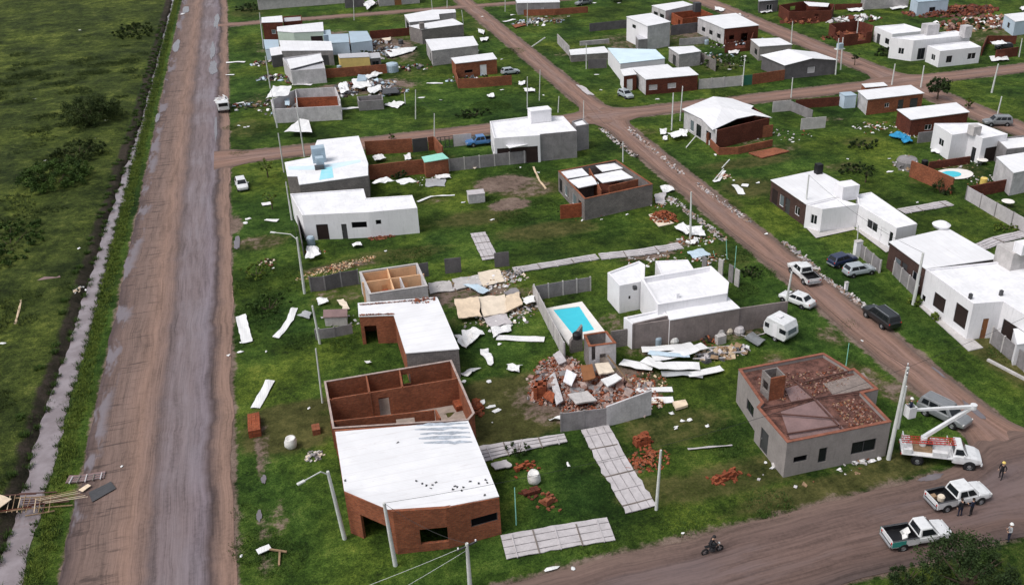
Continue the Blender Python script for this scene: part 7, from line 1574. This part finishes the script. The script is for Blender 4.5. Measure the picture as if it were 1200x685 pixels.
sheet('dark_screen', 'dark grey wire panel lying on the road edge under the brown slatted panel', [(104, 577), (130, 564), (136, 572), (108, 588)], 'steel_dark', z=.12, crumple=.05, n_=(4, 3), root=None)
sheet('fallen_board', 'small cream board between the slatted panel and the dark wire panel', [(92, 574), (103, 567), (107, 569), (97, 576)], 'board_tan', z=.2, crumple=.05, n_=(2, 2))
sheet('brown_board', 'reddish board with a white end on the marsh grass left of the ditch', [(33, 325), (68, 319), (71, 325), (36, 330)], 'brown_sheet', z=.3, crumple=.05, n_=(4, 2))
pile('foam_bits', 'few cream foam bits on the left bank of the ditch', 94, 340, .9, 16, ['board_tan', 'sheet_white'], 'debris', (.2, .4), .3)

# ================================================================ VEHICLES
c, a, L = place((1045.6, 647.6), (1114, 636), -1, .85); V1 = car('white single cab pickup with teal rear quarter, nearest the bottom edge', c, a, 'car_white', 'pickup_single', 'pickup truck', 'pickup_truck')
m = MB(); m.box((-2.0, -.907, .82), (1.15, .02, .5), 'car_teal'); m.build('teal_stripe', V1, world=False); m = MB(); m.box((-2.0, .907, .82), (1.15, .02, .5), 'car_teal'); m.build('teal_stripe', V1, world=False)
m = MB(); m.chunk((-.9, .1, .95), (.7, .5, .35), 'white_bag'); m.chunk((-1.2, -.3, .9), (.5, .4, .25), 'white_bag'); cg = m.build('cargo_sack', None, world=False); cg.location = (c.x, c.y, 0); cg.rotation_euler = (0, 0, a); tag(cg, 'white sacks in the bed of the teal-striped pickup', 'cargo')
c, a, L2 = place((1109, 600), (1149, 591), -1, .85); V2 = car('white double cab pickup parked between the bucket truck and the teal-striped pickup', c, a, 'car_white', 'pickup', 'pickup truck', 'pickup_truck')
m = MB(); m.lathe((-1.7, -.1, .7), [(0, 0), (.28, 0), (.30, .35), (.22, .45), (0, .47)], 'insulator', 12); m.box((-2.1, .3, .82), (.4, .4, .25), 'timber'); cg = m.build('cargo_drum', None, world=False); cg.location = (c.x, c.y, 0); cg.rotation_euler = (0, 0, a); tag(cg, 'pale drum and brown box in the bed of the double cab pickup', 'cargo')
print('wheelbases', L, L2)
c, a, L = place((943, 335), (924, 318), -1 if False else 1, .85); print(L); car('white double cab pickup driving up the right-hand road', c, a, 'car_white', 'pickup', 'pickup truck', 'pickup_truck')
c, a, L = place((938.5, 362), (918, 354), 1, .75); print(L); car('white sedan parked at the caravan beside the right-hand road', c, a, 'car_white', 'sedan')
c, a, L = place((999, 326), (1021, 322), -1, .75); print(L); car('silver hatchback parked on the grass before the grey panel fence', c, a, 'car_silver', 'hatch')
c, a, L = place((981, 315), (1002, 309), -1, .75); car('dark blue hatchback parked behind the silver hatchback', c, a, 'car_navy', 'hatch')
c, a, L = place((1034, 386.5), (1013, 371), 1, .88); print(L); car('black estate car on the right-hand road', c, a, 'car_black', 'suv')
c, a, L = place((1088, 489), (1110, 500), -1, .88); car('grey car with green windscreen behind the raised boom of the bucket truck', c, a, 'car_grey', 'suv')
p = at(284, 220); car('small white hatchback parked on the verge at the first cross street', (p.x, p.y), radians(-84), 'car_white', 'hatch')
p = at(598, 87); car('small pale car right of the front brick house in the row of four', (p.x, p.y), radians(5), 'car_silver', 'hatch')
p = at(564, 170); car('blue pickup beside the white modern house with the rooftop box', (p.x, p.y), radians(180), 'car_blue', 'pickup', 'pickup truck', 'pickup_truck')
p = at(733, 114); car('pale grey car in front of the white door of the red brick bungalow', (p.x, p.y), radians(-80), 'car_silver', 'hatch')
p = at(1176, 58); car('dark car inside the red brick yard right of the white cubes house', (p.x, p.y), radians(170), 'car_black', 'hatch')
sheet('car_bonnet', 'dark bluish crushed bonnet on the grass between the block pallet and the caravan', [(872, 396), (882, 390), (897, 400), (888, 406)], 'car_grey', 'debris', z=.3, crumple=.2, n_=(4, 3), th=.08)
p = at(676, 12); car('dark pickup behind the brick garden wall at the top centre', (p.x + 4, p.y + 6), radians(200), 'car_grey', 'pickup', 'pickup truck', 'pickup_truck')
p = at(1168, 147); car('dark car behind the white stepped house at the second road', (p.x, p.y), radians(160), 'car_grey', 'suv')
# parked lorry on the wide dirt road
p = at(262, 128); rt = thing('parked_lorry', p, 'white lorry loaded with pale wreckage on the wide dirt road', 'lorry', None, radians(-86))
m = MB(); m.box((2.2, 0, 1.35), (1.7, 2.0, 1.5), 'car_white'); m.build('cab', rt, world=False, bevel=.12)
m = MB(); m.box((3.06, 0, 1.65), (.03, 1.6, .6), 'glass'); m.build('windscreen', rt, world=False)
m = MB(); m.box((-.9, 0, .85), (4.4, 2.1, .2), 'steel_dark'); m.build('load_bed', rt, world=False)
m = MB()
for s in (1, -1): m.box((-.9, s * 1.05, 1.2), (4.4, .06, .55), 'sheet_white')
m.box((-3.1, 0, 1.2), (.06, 2.1, .55), 'sheet_white'); m.build('bed_side', rt, world=False)
for x in (2.0, -1.9):
    for s in (1, -1): wheel(rt, x, s * .92, .46, .3)
lights(rt, 3.05, -3.1, .75, .9, .9)
m = MB()
for q in range(60): m.chunk((random.uniform(-3, 1), random.uniform(-.9, .9), random.uniform(1.1, 1.7)), (random.uniform(.4, 1.3), random.uniform(.3, .7), .12), random.choice(['sheet_white', 'panel_pale', 'sheet_white', 'concrete_light']))
o = m.build('wreckage_load', None, world=False); o.location = (p.x, p.y, 0); o.rotation_euler = (0, 0, radians(-86)); tag(o, 'pale torn sheets heaped on the parked lorry', 'cargo')
# caravan
c0, c1, c2 = at(893, 393), at(920, 406), at(940.5, 398); d = (c1 - c0).normalized(); ang = atan2(d.y, d.x); nrm = Vector((-d.y, d.x, 0)); Lc, Wc = (c1 - c0).length, 2.1; cc = (c0 + c1) / 2 + nrm * Wc / 2
rt = thing('caravan', cc, 'white caravan parked at the end of the long grey wall', 'caravan', None, ang); Lc = min(Lc, 4.3); print('caravan', Lc)
m = MB(); prof = [(-Lc / 2 + .25, .45), (Lc / 2 - .25, .45), (Lc / 2, .9), (Lc / 2 - .12, 1.7), (Lc / 2 - .45, 2.35), (-Lc / 2 + .4, 2.45), (-Lc / 2 + .05, 1.7), (-Lc / 2, .9)]
A = [Vector((x, -Wc / 2, z)) for x, z in prof]; B = [Vector((x, Wc / 2, z)) for x, z in prof]; m.face(A, 'car_white'); m.face(B[::-1], 'car_white')
for i in range(8): j = (i + 1) % 8; m.face([A[j], A[i], B[i], B[j]], 'car_white')
m.build('body', rt, world=False, bevel=.06, merge=True)
for x, w in ((-1.0, .55), (1.0, .8)):
    m = MB(); m.box((x, -Wc / 2 - .005, 1.55), (w, .04, .5), 'glass'); m.build('side_window', rt, world=False)
m = MB(); m.box((Lc / 2 - .055, 0, 1.45), (.04, 1.3, .5), 'glass_pale', 0, (0, -.15)); m.build('end_window', rt, world=False)
m = MB(); m.box((.0, -Wc / 2 - .006, 1.3), (.6, .03, 1.5), 'plaster_white'); m.build('door', rt, world=False)
m = MB(); m.box((-.3, 0, 2.50), (.7, .6, .12), 'plaster_white'); m.build('roof_hatch', rt, world=False)
m = MB(); m.bar((-Lc / 2, 0, .5), (-Lc / 2 - 1.0, 0, .45), .12, 'steel_dark'); m.build('drawbar', rt, world=False)
for s in (1, -1): wheel(rt, .1, s * .95, .33, .2)
# bucket truck
c, a, L = place((1068, 543), (1138, 551), -1, .9); print('truck wb', L)
rt = thing('bucket_truck', c, 'white utility bucket truck with folded arm and red ladders at the street corner', 'truck', None, a)
m = MB(); loft(m, [(.75, 1.0, .55, 1.25, 1.35), (1.0, 1.02, .5, 1.3, 1.4), (1.9, 1.0, .5, 1.3, 1.38), (2.7, .95, .52, 1.15, 1.25), (3.1, .85, .55, .95, 1.05)], 'car_white'); m.build('body', rt, world=False, merge=True, bevel=.03)
cabin(rt, .78, .86, 1.45, 1.95, 1.33, 2.05, .92, .80, 'car_white', split=())
m = MB(); m.box((-1.3, 0, .75), (4.1, .9, .25), 'steel_dark'); m.build('chassis', rt, world=False)
m = MB(); m.box((-1.3, 0, 1.02), (4.1, 2.1, .12), 'car_white'); m.build('load_bed', rt, world=False, bevel=.02)
for x, w in ((-.3, 1.2), (-2.9, .7)):
    for s in (1, -1): m = MB(); m.box((x, s * .85, 1.3), (w, .38, .5), 'car_white'); m.build('tool_locker', rt, world=False, bevel=.03)
m = MB(); m.box((-1.6, 0, 1.25), (1.5, 1.1, .35), 'timber'); m.box((-1.2, .2, 1.5), (.8, .5, .3), 'steel_dark'); m.build('equipment', rt, world=False)
for s in (-.5, .1):
    m = MB()
    for o in (-.16, .16): m.bar((-3.4, s + o, 1.95), (.9, s + o, 2.25), .06, 'red_paint')
    for q in range(13): x = -3.2 + q * .32; m.bar((x, s - .16, 1.965 + q * .022), (x, s + .16, 1.965 + q * .022), .05, 'red_paint')
    m.build('ladder', rt, world=False)
m = MB()
for x in (-3.2, .4):
    for s in (1, -1): m.bar((x, s * .9, 1.1), (x, s * .9, 2.0), .08, 'car_white')
    m.bar((x, -.9, 1.95), (x, .9, 1.95), .08, 'car_white')
m.build('ladder_rack', rt, world=False)
m = MB(); m.tube([(-1.6, 0, 1.1), (-1.6, 0, 2.3)], .28, 'car_white', 12); m.build('turret', rt, world=False)
lights(rt, 3.02, -3.35, .72, .85, .9); mirrors(rt, 1.6, 1.0, 1.5, 'car_white'); well_shade_discs(rt, (-2.0, 2.15), 1.0, .44)
for x in (-2.0, 2.15):
    for s in (1, -1): wheel(rt, x, s * .93, .44, .28)
m = MB(); m.box((3.12, 0, .62), (.14, 1.8, .25), 'car_white'); m.build('front_bumper', rt, world=False, bevel=.03)
T0 = Vector((c.x, c.y, 0)) + Matrix.Rotation(a, 3, 'Z') @ Vector((-1.6, 0, 2.3))
EL = at(1141, 476, 5.2); BK = at(1071, 480, 5.0)
print('boom', (EL - T0).length, (BK - EL).length)
m = MB(); m.bar(T0, EL, .30, 'car_white', .24); m.build('lower_boom', rt)
m = MB(); m.bar(EL, BK, .24, 'car_white', .20); m.build('upper_boom', rt)
m = MB(); m.lathe((EL.x, EL.y, EL.z - .2), [(0, 0), (.28, 0), (.28, .4), (0, .4)], 'car_white', 12); m.build('elbow_joint', rt)
m = MB(); bx, by = BK.x - .45, BK.y - .1; h0 = 4.55
W4 = [Vector((bx - .36, by - .36, 0)), Vector((bx + .36, by - .36, 0)), Vector((bx + .36, by + .36, 0)), Vector((bx - .36, by + .36, 0))]; I4, _ = inset(W4, .06)
for i in range(4): wall_run(m, W4[i], W4[(i + 1) % 4], I4[i], I4[(i + 1) % 4], h0 + 1.05, h0 + 1.05, 'car_white', [], h0, None)
m.box((bx, by, h0 + .03), (.6, .6, .05), 'car_white'); m.build('bucket', rt)
# motorcycle and rider
c0, c1 = at(824, 650.6), at(845, 644.6); d = (c1 - c0).normalized(); a = atan2(d.y, d.x); mc = (c0 + c1) / 2
rt = thing('motorcycle', mc, 'dark motorcycle riding along the bottom street', 'motorcycle', None, a)
for x in (-.62, .62):
    m = MB(); m.lathe((x, 0, .3), [(.20, -.05), (.30, -.04), (.30, .04), (.20, .05), (.20, -.05)], 'rubber', 20, 'y'); w = m.build('wheel', rt, world=False)
    m = MB()
    for q in range(6): m.bar((x, 0, .3), (x + cos(q * pi / 3) * .21, 0, .3 + sin(q * pi / 3) * .21), .02, 'steel')
    m.build('rim', w, world=False)
m = MB(); m.bar((-.62, .0, .3), (-.1, 0, .45), .08, 'steel_dark'); m.bar((-.1, 0, .45), (.38, 0, .80), .07, 'steel_dark'); m.box((0, 0, .42), (.42, .26, .3), 'steel_dark'); m.build('frame', rt, world=False, bevel=.03)
m = MB(); m.box((.16, 0, .80), (.42, .24, .2), 'car_black'); m.build('tank', rt, world=False, bevel=.07)
m = MB(); m.box((-.34, 0, .80), (.66, .22, .1), 'black'); m.build('seat', rt, world=False, bevel=.04)
m = MB(); m.bar((.62, .07, .3), (.42, .07, .92), .05, 'steel'); m.bar((.62, -.07, .3), (.42, -.07, .92), .05, 'steel'); m.build('fork', rt, world=False)
m = MB(); m.tube([(.30, -.34, .98), (.42, 0, .96), (.30, .34, .98)], .02, 'steel_dark', 6); m.build('handlebar', rt, world=False)
m = MB(); m.lathe((.52, 0, .85), [(0, -.06), (.09, -.06), (.09, .06), (0, .06)], 'lamp_clear', 10, 'x'); m.build('headlight', rt, world=False)

# ================================================================ PEOPLE
STAND = {}
person('rider in black clothes bent over the handlebar of the motorcycle', (mc.x, mc.y, 0.0), a,
    {'pelvis': (-.30, 0, .92), 'belly': (-.22, 0, 1.07), 'chest': (-.06, 0, 1.27), 'neck': (.02, 0, 1.42), 'chin': (.06, 0, 1.48), 'head': (.08, 0, 1.57), 'crown': (.06, 0, 1.66), 'hipl': (-.24, .11, .88), 'hipr': (-.24, -.11, .88), 'kneel': (.16, .2, .78), 'kneer': (.16, -.2, .78), 'anklel': (-.04, .2, .36), 'ankler': (-.04, -.2, .36), 'toel': (.12, .2, .30), 'toer': (.12, -.2, .30),
     'shl': (-.02, .19, 1.36), 'shr': (-.02, -.19, 1.36), 'ell': (.10, .32, 1.14), 'elr': (.10, -.32, 1.14), 'wrl': (.26, .32, 1.02), 'wrr': (.26, -.32, 1.02), 'hal': (.31, .31, 1.0), 'har': (.31, -.31, 1.0)}, 'cloth_black', 'cloth_black', 'black')
p = at(1172, 561); person('person in black jacket and pale cap standing in front of the bucket truck', (p.x, p.y, 0.03), radians(200), {'kneel': (.06, .13, .5), 'anklel': (.10, .14, .09), 'toel': (.29, .15, .035), 'ankler': (-.14, -.13, .11), 'toer': (.04, -.14, .035), 'ell': (-.1, .29, 1.15), 'hal': (.10, .25, .88)}, 'cloth_black', 'cloth_black', 'helmet_yellow')
p = at(1181, 634); person('person in grey shirt and dark trousers standing beside the tree', (p.x, p.y, 0.03), radians(150), {'elr': (.0, -.33, 1.16), 'wrr': (.16, -.22, 1.05), 'har': (.22, -.16, 1.04), 'ell': (0, .33, 1.16), 'wrl': (.16, .22, 1.03), 'hal': (.22, .16, 1.02)}, 'cloth_grey', 'cloth_navy', 'helmet_white')
p = at(1124, 605); person('person in dark clothes leaning on the rear door of the double cab pickup', (p.x, p.y, 0.03), radians(80), {'neck': (.06, 0, 1.48), 'head': (.10, 0, 1.64), 'chin': (.09, 0, 1.55), 'crown': (.08, 0, 1.72), 'wrr': (.22, -.25, 1.2), 'har': (.30, -.24, 1.22), 'elr': (.08, -.3, 1.15)}, 'cloth_black', 'cloth_navy')
p = at(1137, 604); person('person in dark clothes standing at the front door of the double cab pickup', (p.x, p.y, 0.03), radians(110), {'wrl': (.2, .25, 1.15), 'hal': (.28, .22, 1.18)}, 'cloth_navy', 'cloth_black')
person('worker with white helmet standing in the raised bucket', (bx, by, h0 + .06), radians(140), {'wrl': (.26, .2, 1.2), 'ell': (.08, .3, 1.16), 'hal': (.34, .18, 1.24), 'wrr': (.26, -.2, 1.2), 'elr': (.08, -.3, 1.16), 'har': (.34, -.18, 1.24)}, 'cloth_navy', 'cloth_navy', 'helmet_white')

# ================================================================ POLES AND WIRES
LP_ = {}
def PP(key, label, base, top, **kw): o, T = pole(kw.pop('name', 'utility_pole'), label, base, top, **kw); LP_[key] = T
PP('p1', 'tilted concrete lamp post with long arm left of the big white roof', (404, 631), (384, 552), arm=(353, 566), name='street_lamp', cat='street lamp', r=.15)
PP('p2', 'bare concrete pole in front of the cut corner of the big brick house', (463.5, 662.5), (450, 589), r=.15, mat='pole_concrete')
PP('p3', 'concrete pole with insulators rising from the bottom edge', (551, 690), (547, 636), r=.15, cross=.3)
PP('p4', 'tilted concrete lamp post with arm left of the long white house', (357, 344), (348, 278), arm=(320, 273), name='street_lamp', cat='street lamp', r=.14)
PP('p5', 'thin pale pole between the roofless brick shell and the weeds', (378, 472), (370, 408), r=.08)
PP('p6', 'thick tilted concrete post beside the ribbed grey panels', (375, 403), (366, 358), r=.12)
PP('p7', 'thin tilted pole at the corner of the house with the turquoise stain', (342, 258), (335, 213), r=.10)
PP('p8', 'tall thin pole on the corner of the first cross street, left row', (333, 202), (326, 156), r=.10)
PP('p8b', 'tall thin pole beside the tent-like fallen roof, left row', (357, 184), (347, 121), r=.11)
PP('p9', 'tall thin pole at the front left of the roofless ruined house', (325, 150), (319, 112), r=.12)
PP('p10', 'pole beside the tilted white roof strip of the left cluster', (317, 104), (311, 66), r=.12)
PP('p11', 'pole at the corner of the dark red brick house, left cluster', (309, 57), (304, 15), r=.12)
PP('p12', 'tall pale pole on the lawn below the long fallen panel wall', (769, 597), (774.5, 527), r=.12)
PP('p13', 'tall double concrete pole beside the bucket of the truck', (1041, 538), (1064, 430), r=.17, cross=.9)
PP('p13b', 'shorter grey pole propped behind the tall double pole', (1052, 502), (1062, 452), r=.13)
PP('p14', 'grey lamp pole behind the caravan and white sedan', (919, 369), (928, 318), r=.13)
PP('p15', 'thick concrete pole in front of the dark brick house with white roof', (1070, 357), (1082, 296), r=.17)
PP('p16', 'thin pole above the white utility pillar box', (1004, 291), (1006, 264), r=.07)
PP('p17', 'white pole at the left front of the white modern house', (942, 260), (948, 205), r=.12)
PP('p18', 'grey pole at the crumpled white sheets beside the right-hand road', (809, 280), (810, 225), r=.13)
PP('p19', 'short pole right of the grey house with white ceiling panels', (730, 190), (730, 166), r=.10)
PP('p20', 'white pole on the lawn before the sagging torn roof', (787, 153), (789, 109), r=.12)
PP('p21', 'pole left of the sagging torn roof at the street', (797, 142), (800, 101), r=.11)
PP('p22', 'pole at the dark green gate', (870, 101), (873, 68), r=.12)
PP('p23', 'pole before the second road near the wide brick ruin', (927, 51), (929, 25), r=.11)
PP('p24', 'pole in front of the broken red brick house near the white cubes', (1003, 51), (1006, 23), r=.11)
PP('p25', 'left pole of the transformer pair beside the dark gabled house', (979, 88), (983, 45), r=.13)
PP('p26', 'right pole of the transformer pair beside the dark gabled house', (985, 82), (988, 44), r=.13)
PP('p27', 'leaning pale pole left of the second crossing', (1045, 100), (1049, 75), r=.14)
PP('p28', 'leaning pale pole at the second crossing behind the brick house', (1079, 103), (1083, 77), r=.14)
PP('p29', 'pale leaning pole on the lawn right of the second crossing', (1162, 109), (1170, 75), r=.16)
PP('p30', 'pole at the second road above the white stepped house', (1167, 142), (1174, 113), r=.12)
PP('p31', 'pole at the top right edge by the red brick yard', (1194, 67), (1198, 45), r=.12)
PP('p32', 'pole on the street beside the grey panel stub', (927, 115), (929, 91), r=.11)
for i, (b, t, lb) in enumerate([((592, 14), (592, -6), 'at the top street left of the brick garden wall'), ((618, 31), (618, 3), 'in front of the brick garden wall, top centre'), ((687, 81), (687, 51), 'in front of the long low white roof'), ((632, 118), (633, 82), 'on the lawn left of the right-hand road, thicker one'), ((618, 126), (618, 90), 'on the lawn left of the right-hand road, thinner one'), ((654, 132), (655, 113), 'on the verge just left of the crossing'), ((684, 140), (684, 118), 'in the middle of the crossing'), ((487, 140), (487, 105), 'alone on the large lawn of the upper block'), ((509, 163), (509, 133), 'behind the rear red brick yard wall'), ((415, 24), (414, -5), 'behind the blue sheds at the top street'), ((543, 28), (541, 12), 'beside the rearmost house of the row of four'), ((507, 14), (505, -5), 'on the rearmost roof corner of the row of four'), ((524, 10), (524, -5), 'right of the rearmost roof at the top street'), ((475, 122), (474, 108), 'at the right end of the low annex walls')]):
    PP(f'q{i}', 'pole ' + lb, b, t, r=.09)
for i, (b, t, lb) in enumerate([((852, 304), (851, 280), 'green stake right of the white stepped house, left one'), ((861, 314), (863, 288), 'green stake right of the white stepped house, right one'), ((991, 431), (995, 402), 'green thin stake behind the grey house'), ((605, 615), (603, 571), 'thin pale stick on the lawn right of the big brick house'), ((838, 302), (836, 294), 'short stick among the upright grey slabs')]):
    pole('thin_stake', lb, b, t, r=.045, mat='green_stake' if 'green_stake' in M else 'teal_paint', cat='stake')
o = MB(); o.bar(at(623, 55, .4), at(639, 44, 2.2), .18, 'pole_concrete'); tag(o.build('fallen_pole'), 'fallen concrete pole leaning on the grass left of the grey block wall corner', 'pole')
for q, (a0, b0, lb) in enumerate([((804, 173), (815, 160), 'thin leaning prop left of the curving brick yard wall'), ((846, 197), (855, 187), 'thin leaning prop on the lawn under the curving brick yard wall'), ((836, 212), (848, 198), 'fallen white stick on the lawn under the curving brick yard wall')]):
    m = MB(); m.bar(at(*a0, .15), at(*b0, .9), .13, 'pole_concrete'); tag(m.build('leaning_stick'), lb, 'stick')
# transformer platform
A = LP_['p25']; B = LP_['p26']; m = MB(); cB = (A + B) / 2; m.box((cB.x, cB.y, cB.z - 2.2), (2.0, 1.0, .15), 'pole_concrete', .1); m.box((cB.x, cB.y, cB.z - 1.6), (1.1, .8, 1.0), 'zinc_blue', .1); tag(m.build('transformer'), 'grey transformer box on the pole pair beside the dark gabled house', 'transformer')
W_ = [('p3', None, (322, 686, 5.0), 'lowest wire from the insulator pole at the bottom to the left'), ('p3', None, (420, 700, 6.0), 'nearest wire from the insulator pole at the bottom to the left')]
T3 = LP_['p3']
wire('upper wire from the bottom insulator pole to the bare pole at the brick house', T3, LP_['p2'], .5)
wire('wire from the bottom insulator pole off the lower left edge, upper one', T3 - Vector((0, 0, .2)), Vector((-16, 45, 5)), .7, mat='pole_concrete')
wire('wire from the bottom insulator pole off the lower left edge, lower one', T3 - Vector((0, 0, .6)), Vector((-16, 40, 4.6)), .7, mat='pole_concrete')
wire('long wire from the bare pole to the tall pale pole and double pole', LP_['p2'], LP_['p13'], 1.4)
wire('wire from the tall double pole up the right-hand road to the lamp pole', LP_['p13'], LP_['p14'], .8)
wire('wire from the lamp pole to the grey pole by the crumpled sheets', LP_['p14'], LP_['p18'], 1.0)
wire('wire from the grey pole by the crumpled sheets to the crossing pole', LP_['p18'], LP_['q6'], 1.2)
wire('wire from the tall double pole off the right edge', LP_['p13'], Vector((95, 66, 9)), 1.0)
wire('wire across the lawn of the lone pole to the red brick yard', LP_['q8'], LP_['q7'], .5)
wire('wire from the thick concrete pole to the white pole of the modern house', LP_['p15'], LP_['p17'], .8)
for a, b, lb in [('p9', 'p10', 'between the two upper poles of the left row'), ('p10', 'p11', 'between the two topmost poles of the left row'), ('p7', 'p8', 'between the poles at the first cross street corner'), ('p4', 'p7', 'between the lamp post and the pole at the stained roof house')]:
    wire('wire ' + lb, LP_[a], LP_[b], .3)

# ================================================================ PLANTS
tree('leafy_tree', 'dense leafy tree cut by the bottom edge at the right', 1128, 700, 4.4, 3.3, 1.2, 130, 90, .095, 'leaf_dark')
shrub('bush', 'dark leafy bush in the gap beside the tree at the bottom edge', 1062, 682, 1.6, 1.0, 1.4, 40, 60, .09, 'leaf_dark')
shrub('marsh_shrub', 'large dark shrub in the marsh field, upper one', 108, 142, 5.0, 6.0, 4.2, 170, 80, .14, 'leaf_marsh')
shrub('marsh_shrub', 'large yellowish green shrub in the marsh field, lower one', 66, 215, 5.0, 5.5, 3.0, 170, 80, .14, 'leaf_mid')
shrub('marsh_shrub', 'low spreading shrub on the marsh field between the big ones', 92, 182, 4, 5, 1.6, 120, 70, .14, 'leaf_marsh')
shrub('marsh_shrub', 'long low dark bush along the marsh field at the left edge', 12, 290, 4, 8, 1.6, 120, 70, .14, 'leaf_mid')
shrub('marsh_shrub', 'low dark bush near the far bend of the ditch', 158, 40, 5, 9, 1.8, 120, 60, .18, 'leaf_marsh')
tree('round_tree', 'small round dark tree at the second crossing', 1098, 117, 4.0, 2.1, 1.5, 40, 50, .2, 'leaf_dark')
tree('young_tree', 'tiny tree at the street beside the dark gabled house', 1001, 77, 2.6, .9, 1.4, 12, 30, .15, 'leaf_dark')
tree('young_tree', 'small yellowish tree on the verge at the second road', 1134, 128, 2.0, .9, .6, 14, 30, .14, 'leaf_yellow')
tree('young_tree', 'young yellow-green tree beside the small white hatchback, upper one', 314, 208, 3.0, 1.1, 1.3, 14, 26, .13, 'leaf_yellow')
tree('young_tree', 'young yellow-green tree left of the long white house, lower one', 319, 245, 2.6, .9, 1.3, 12, 24, .12, 'leaf_yellow')
tree('young_tree', 'little tree on the lawn behind the white modern house', 1014, 214, 2.4, .9, 1.0, 12, 26, .13, 'leaf_dark')
tree('young_tree', 'tiny tree on the street edge above the red brick yard', 459, 163, 1.4, .6, .4, 8, 20, .12, 'leaf_mid')
for i, (px, py, rx, ry, h, mt, lb) in enumerate([(849, 78, 5, 4, 2.2, 'leaf_mid', 'wide bush behind the pale panel fence'), (1103, 236 - 10, 1.6, 1.4, 1.8, 'leaf_dark', 'dark bush at the lower end of the slanting red brick wall'), (1036, 64 + 1, 2.4, 1.6, 1.6, 'leaf_dark', 'dark bush at the left foot of the white cubes house'), (315, 362, 2.4, 2.2, 1.1, 'leaf_mid', 'bright weed bush beside the curved white strip'), (300, 322, 2.2, 2, .9, 'leaf_yellow', 'yellowish weed clump on the verge above the curved white strip'),
    (430, 66, 1.0, 1, 1.4, 'leaf_dark', 'dark bush at the yellow building'), (1073, 330 + 26, .9, .8, .9, 'leaf_yellow', 'yellow-green bush at the foot of the thick concrete pole'), (1099, 374, .8, .7, .8, 'leaf_yellow', 'small yellow-green bush under the dark shutter of the right-edge house'), (555, 136, 3.5, 1.6, 1.2, 'leaf_dark', 'low hedge-like bush on the large lawn near the street'), (1034, 60, 1, 1, 1, 'leaf_dark', 'little bush beside the white cubes house door'), (725, 3, 2.5, 2, 4, 'leaf_dark', 'dark bush at the top edge behind the tall cube house'), (1010, 172, 3, 1.6, 1.0, 'leaf_dark', 'low dark bush on the lawn left of the brick box houses'), (1002, 200, 3.2, 2, .8, 'leaf_dark', 'flat dark bush in the middle of the gardens'), (290, 12, 3.5, 4, 1.6, 'leaf_dark', 'bare grey bush beside the top left street corner'), (880, 322, 1.4, 1.4, .8, 'leaf_dark', 'round dark weed right of the green stakes'), (663, 250, 1.2, .8, .8, 'leaf_dark', 'weed bush before the orange brick wall stub'), (1180, 268, 2.4, 1.4, .7, 'leaf_yellow', 'yellow-green bush in the garden behind the broad white roof'), (468, 209, 1.2, 1, 1.1, 'leaf_dark', 'dark bush under the crumpled sheets at the front red brick wall')]):
    shrub('bush', lb, px, py, rx, ry, h, int(14 + rx * 8), 40, .13 if py > 200 else .18, mt)
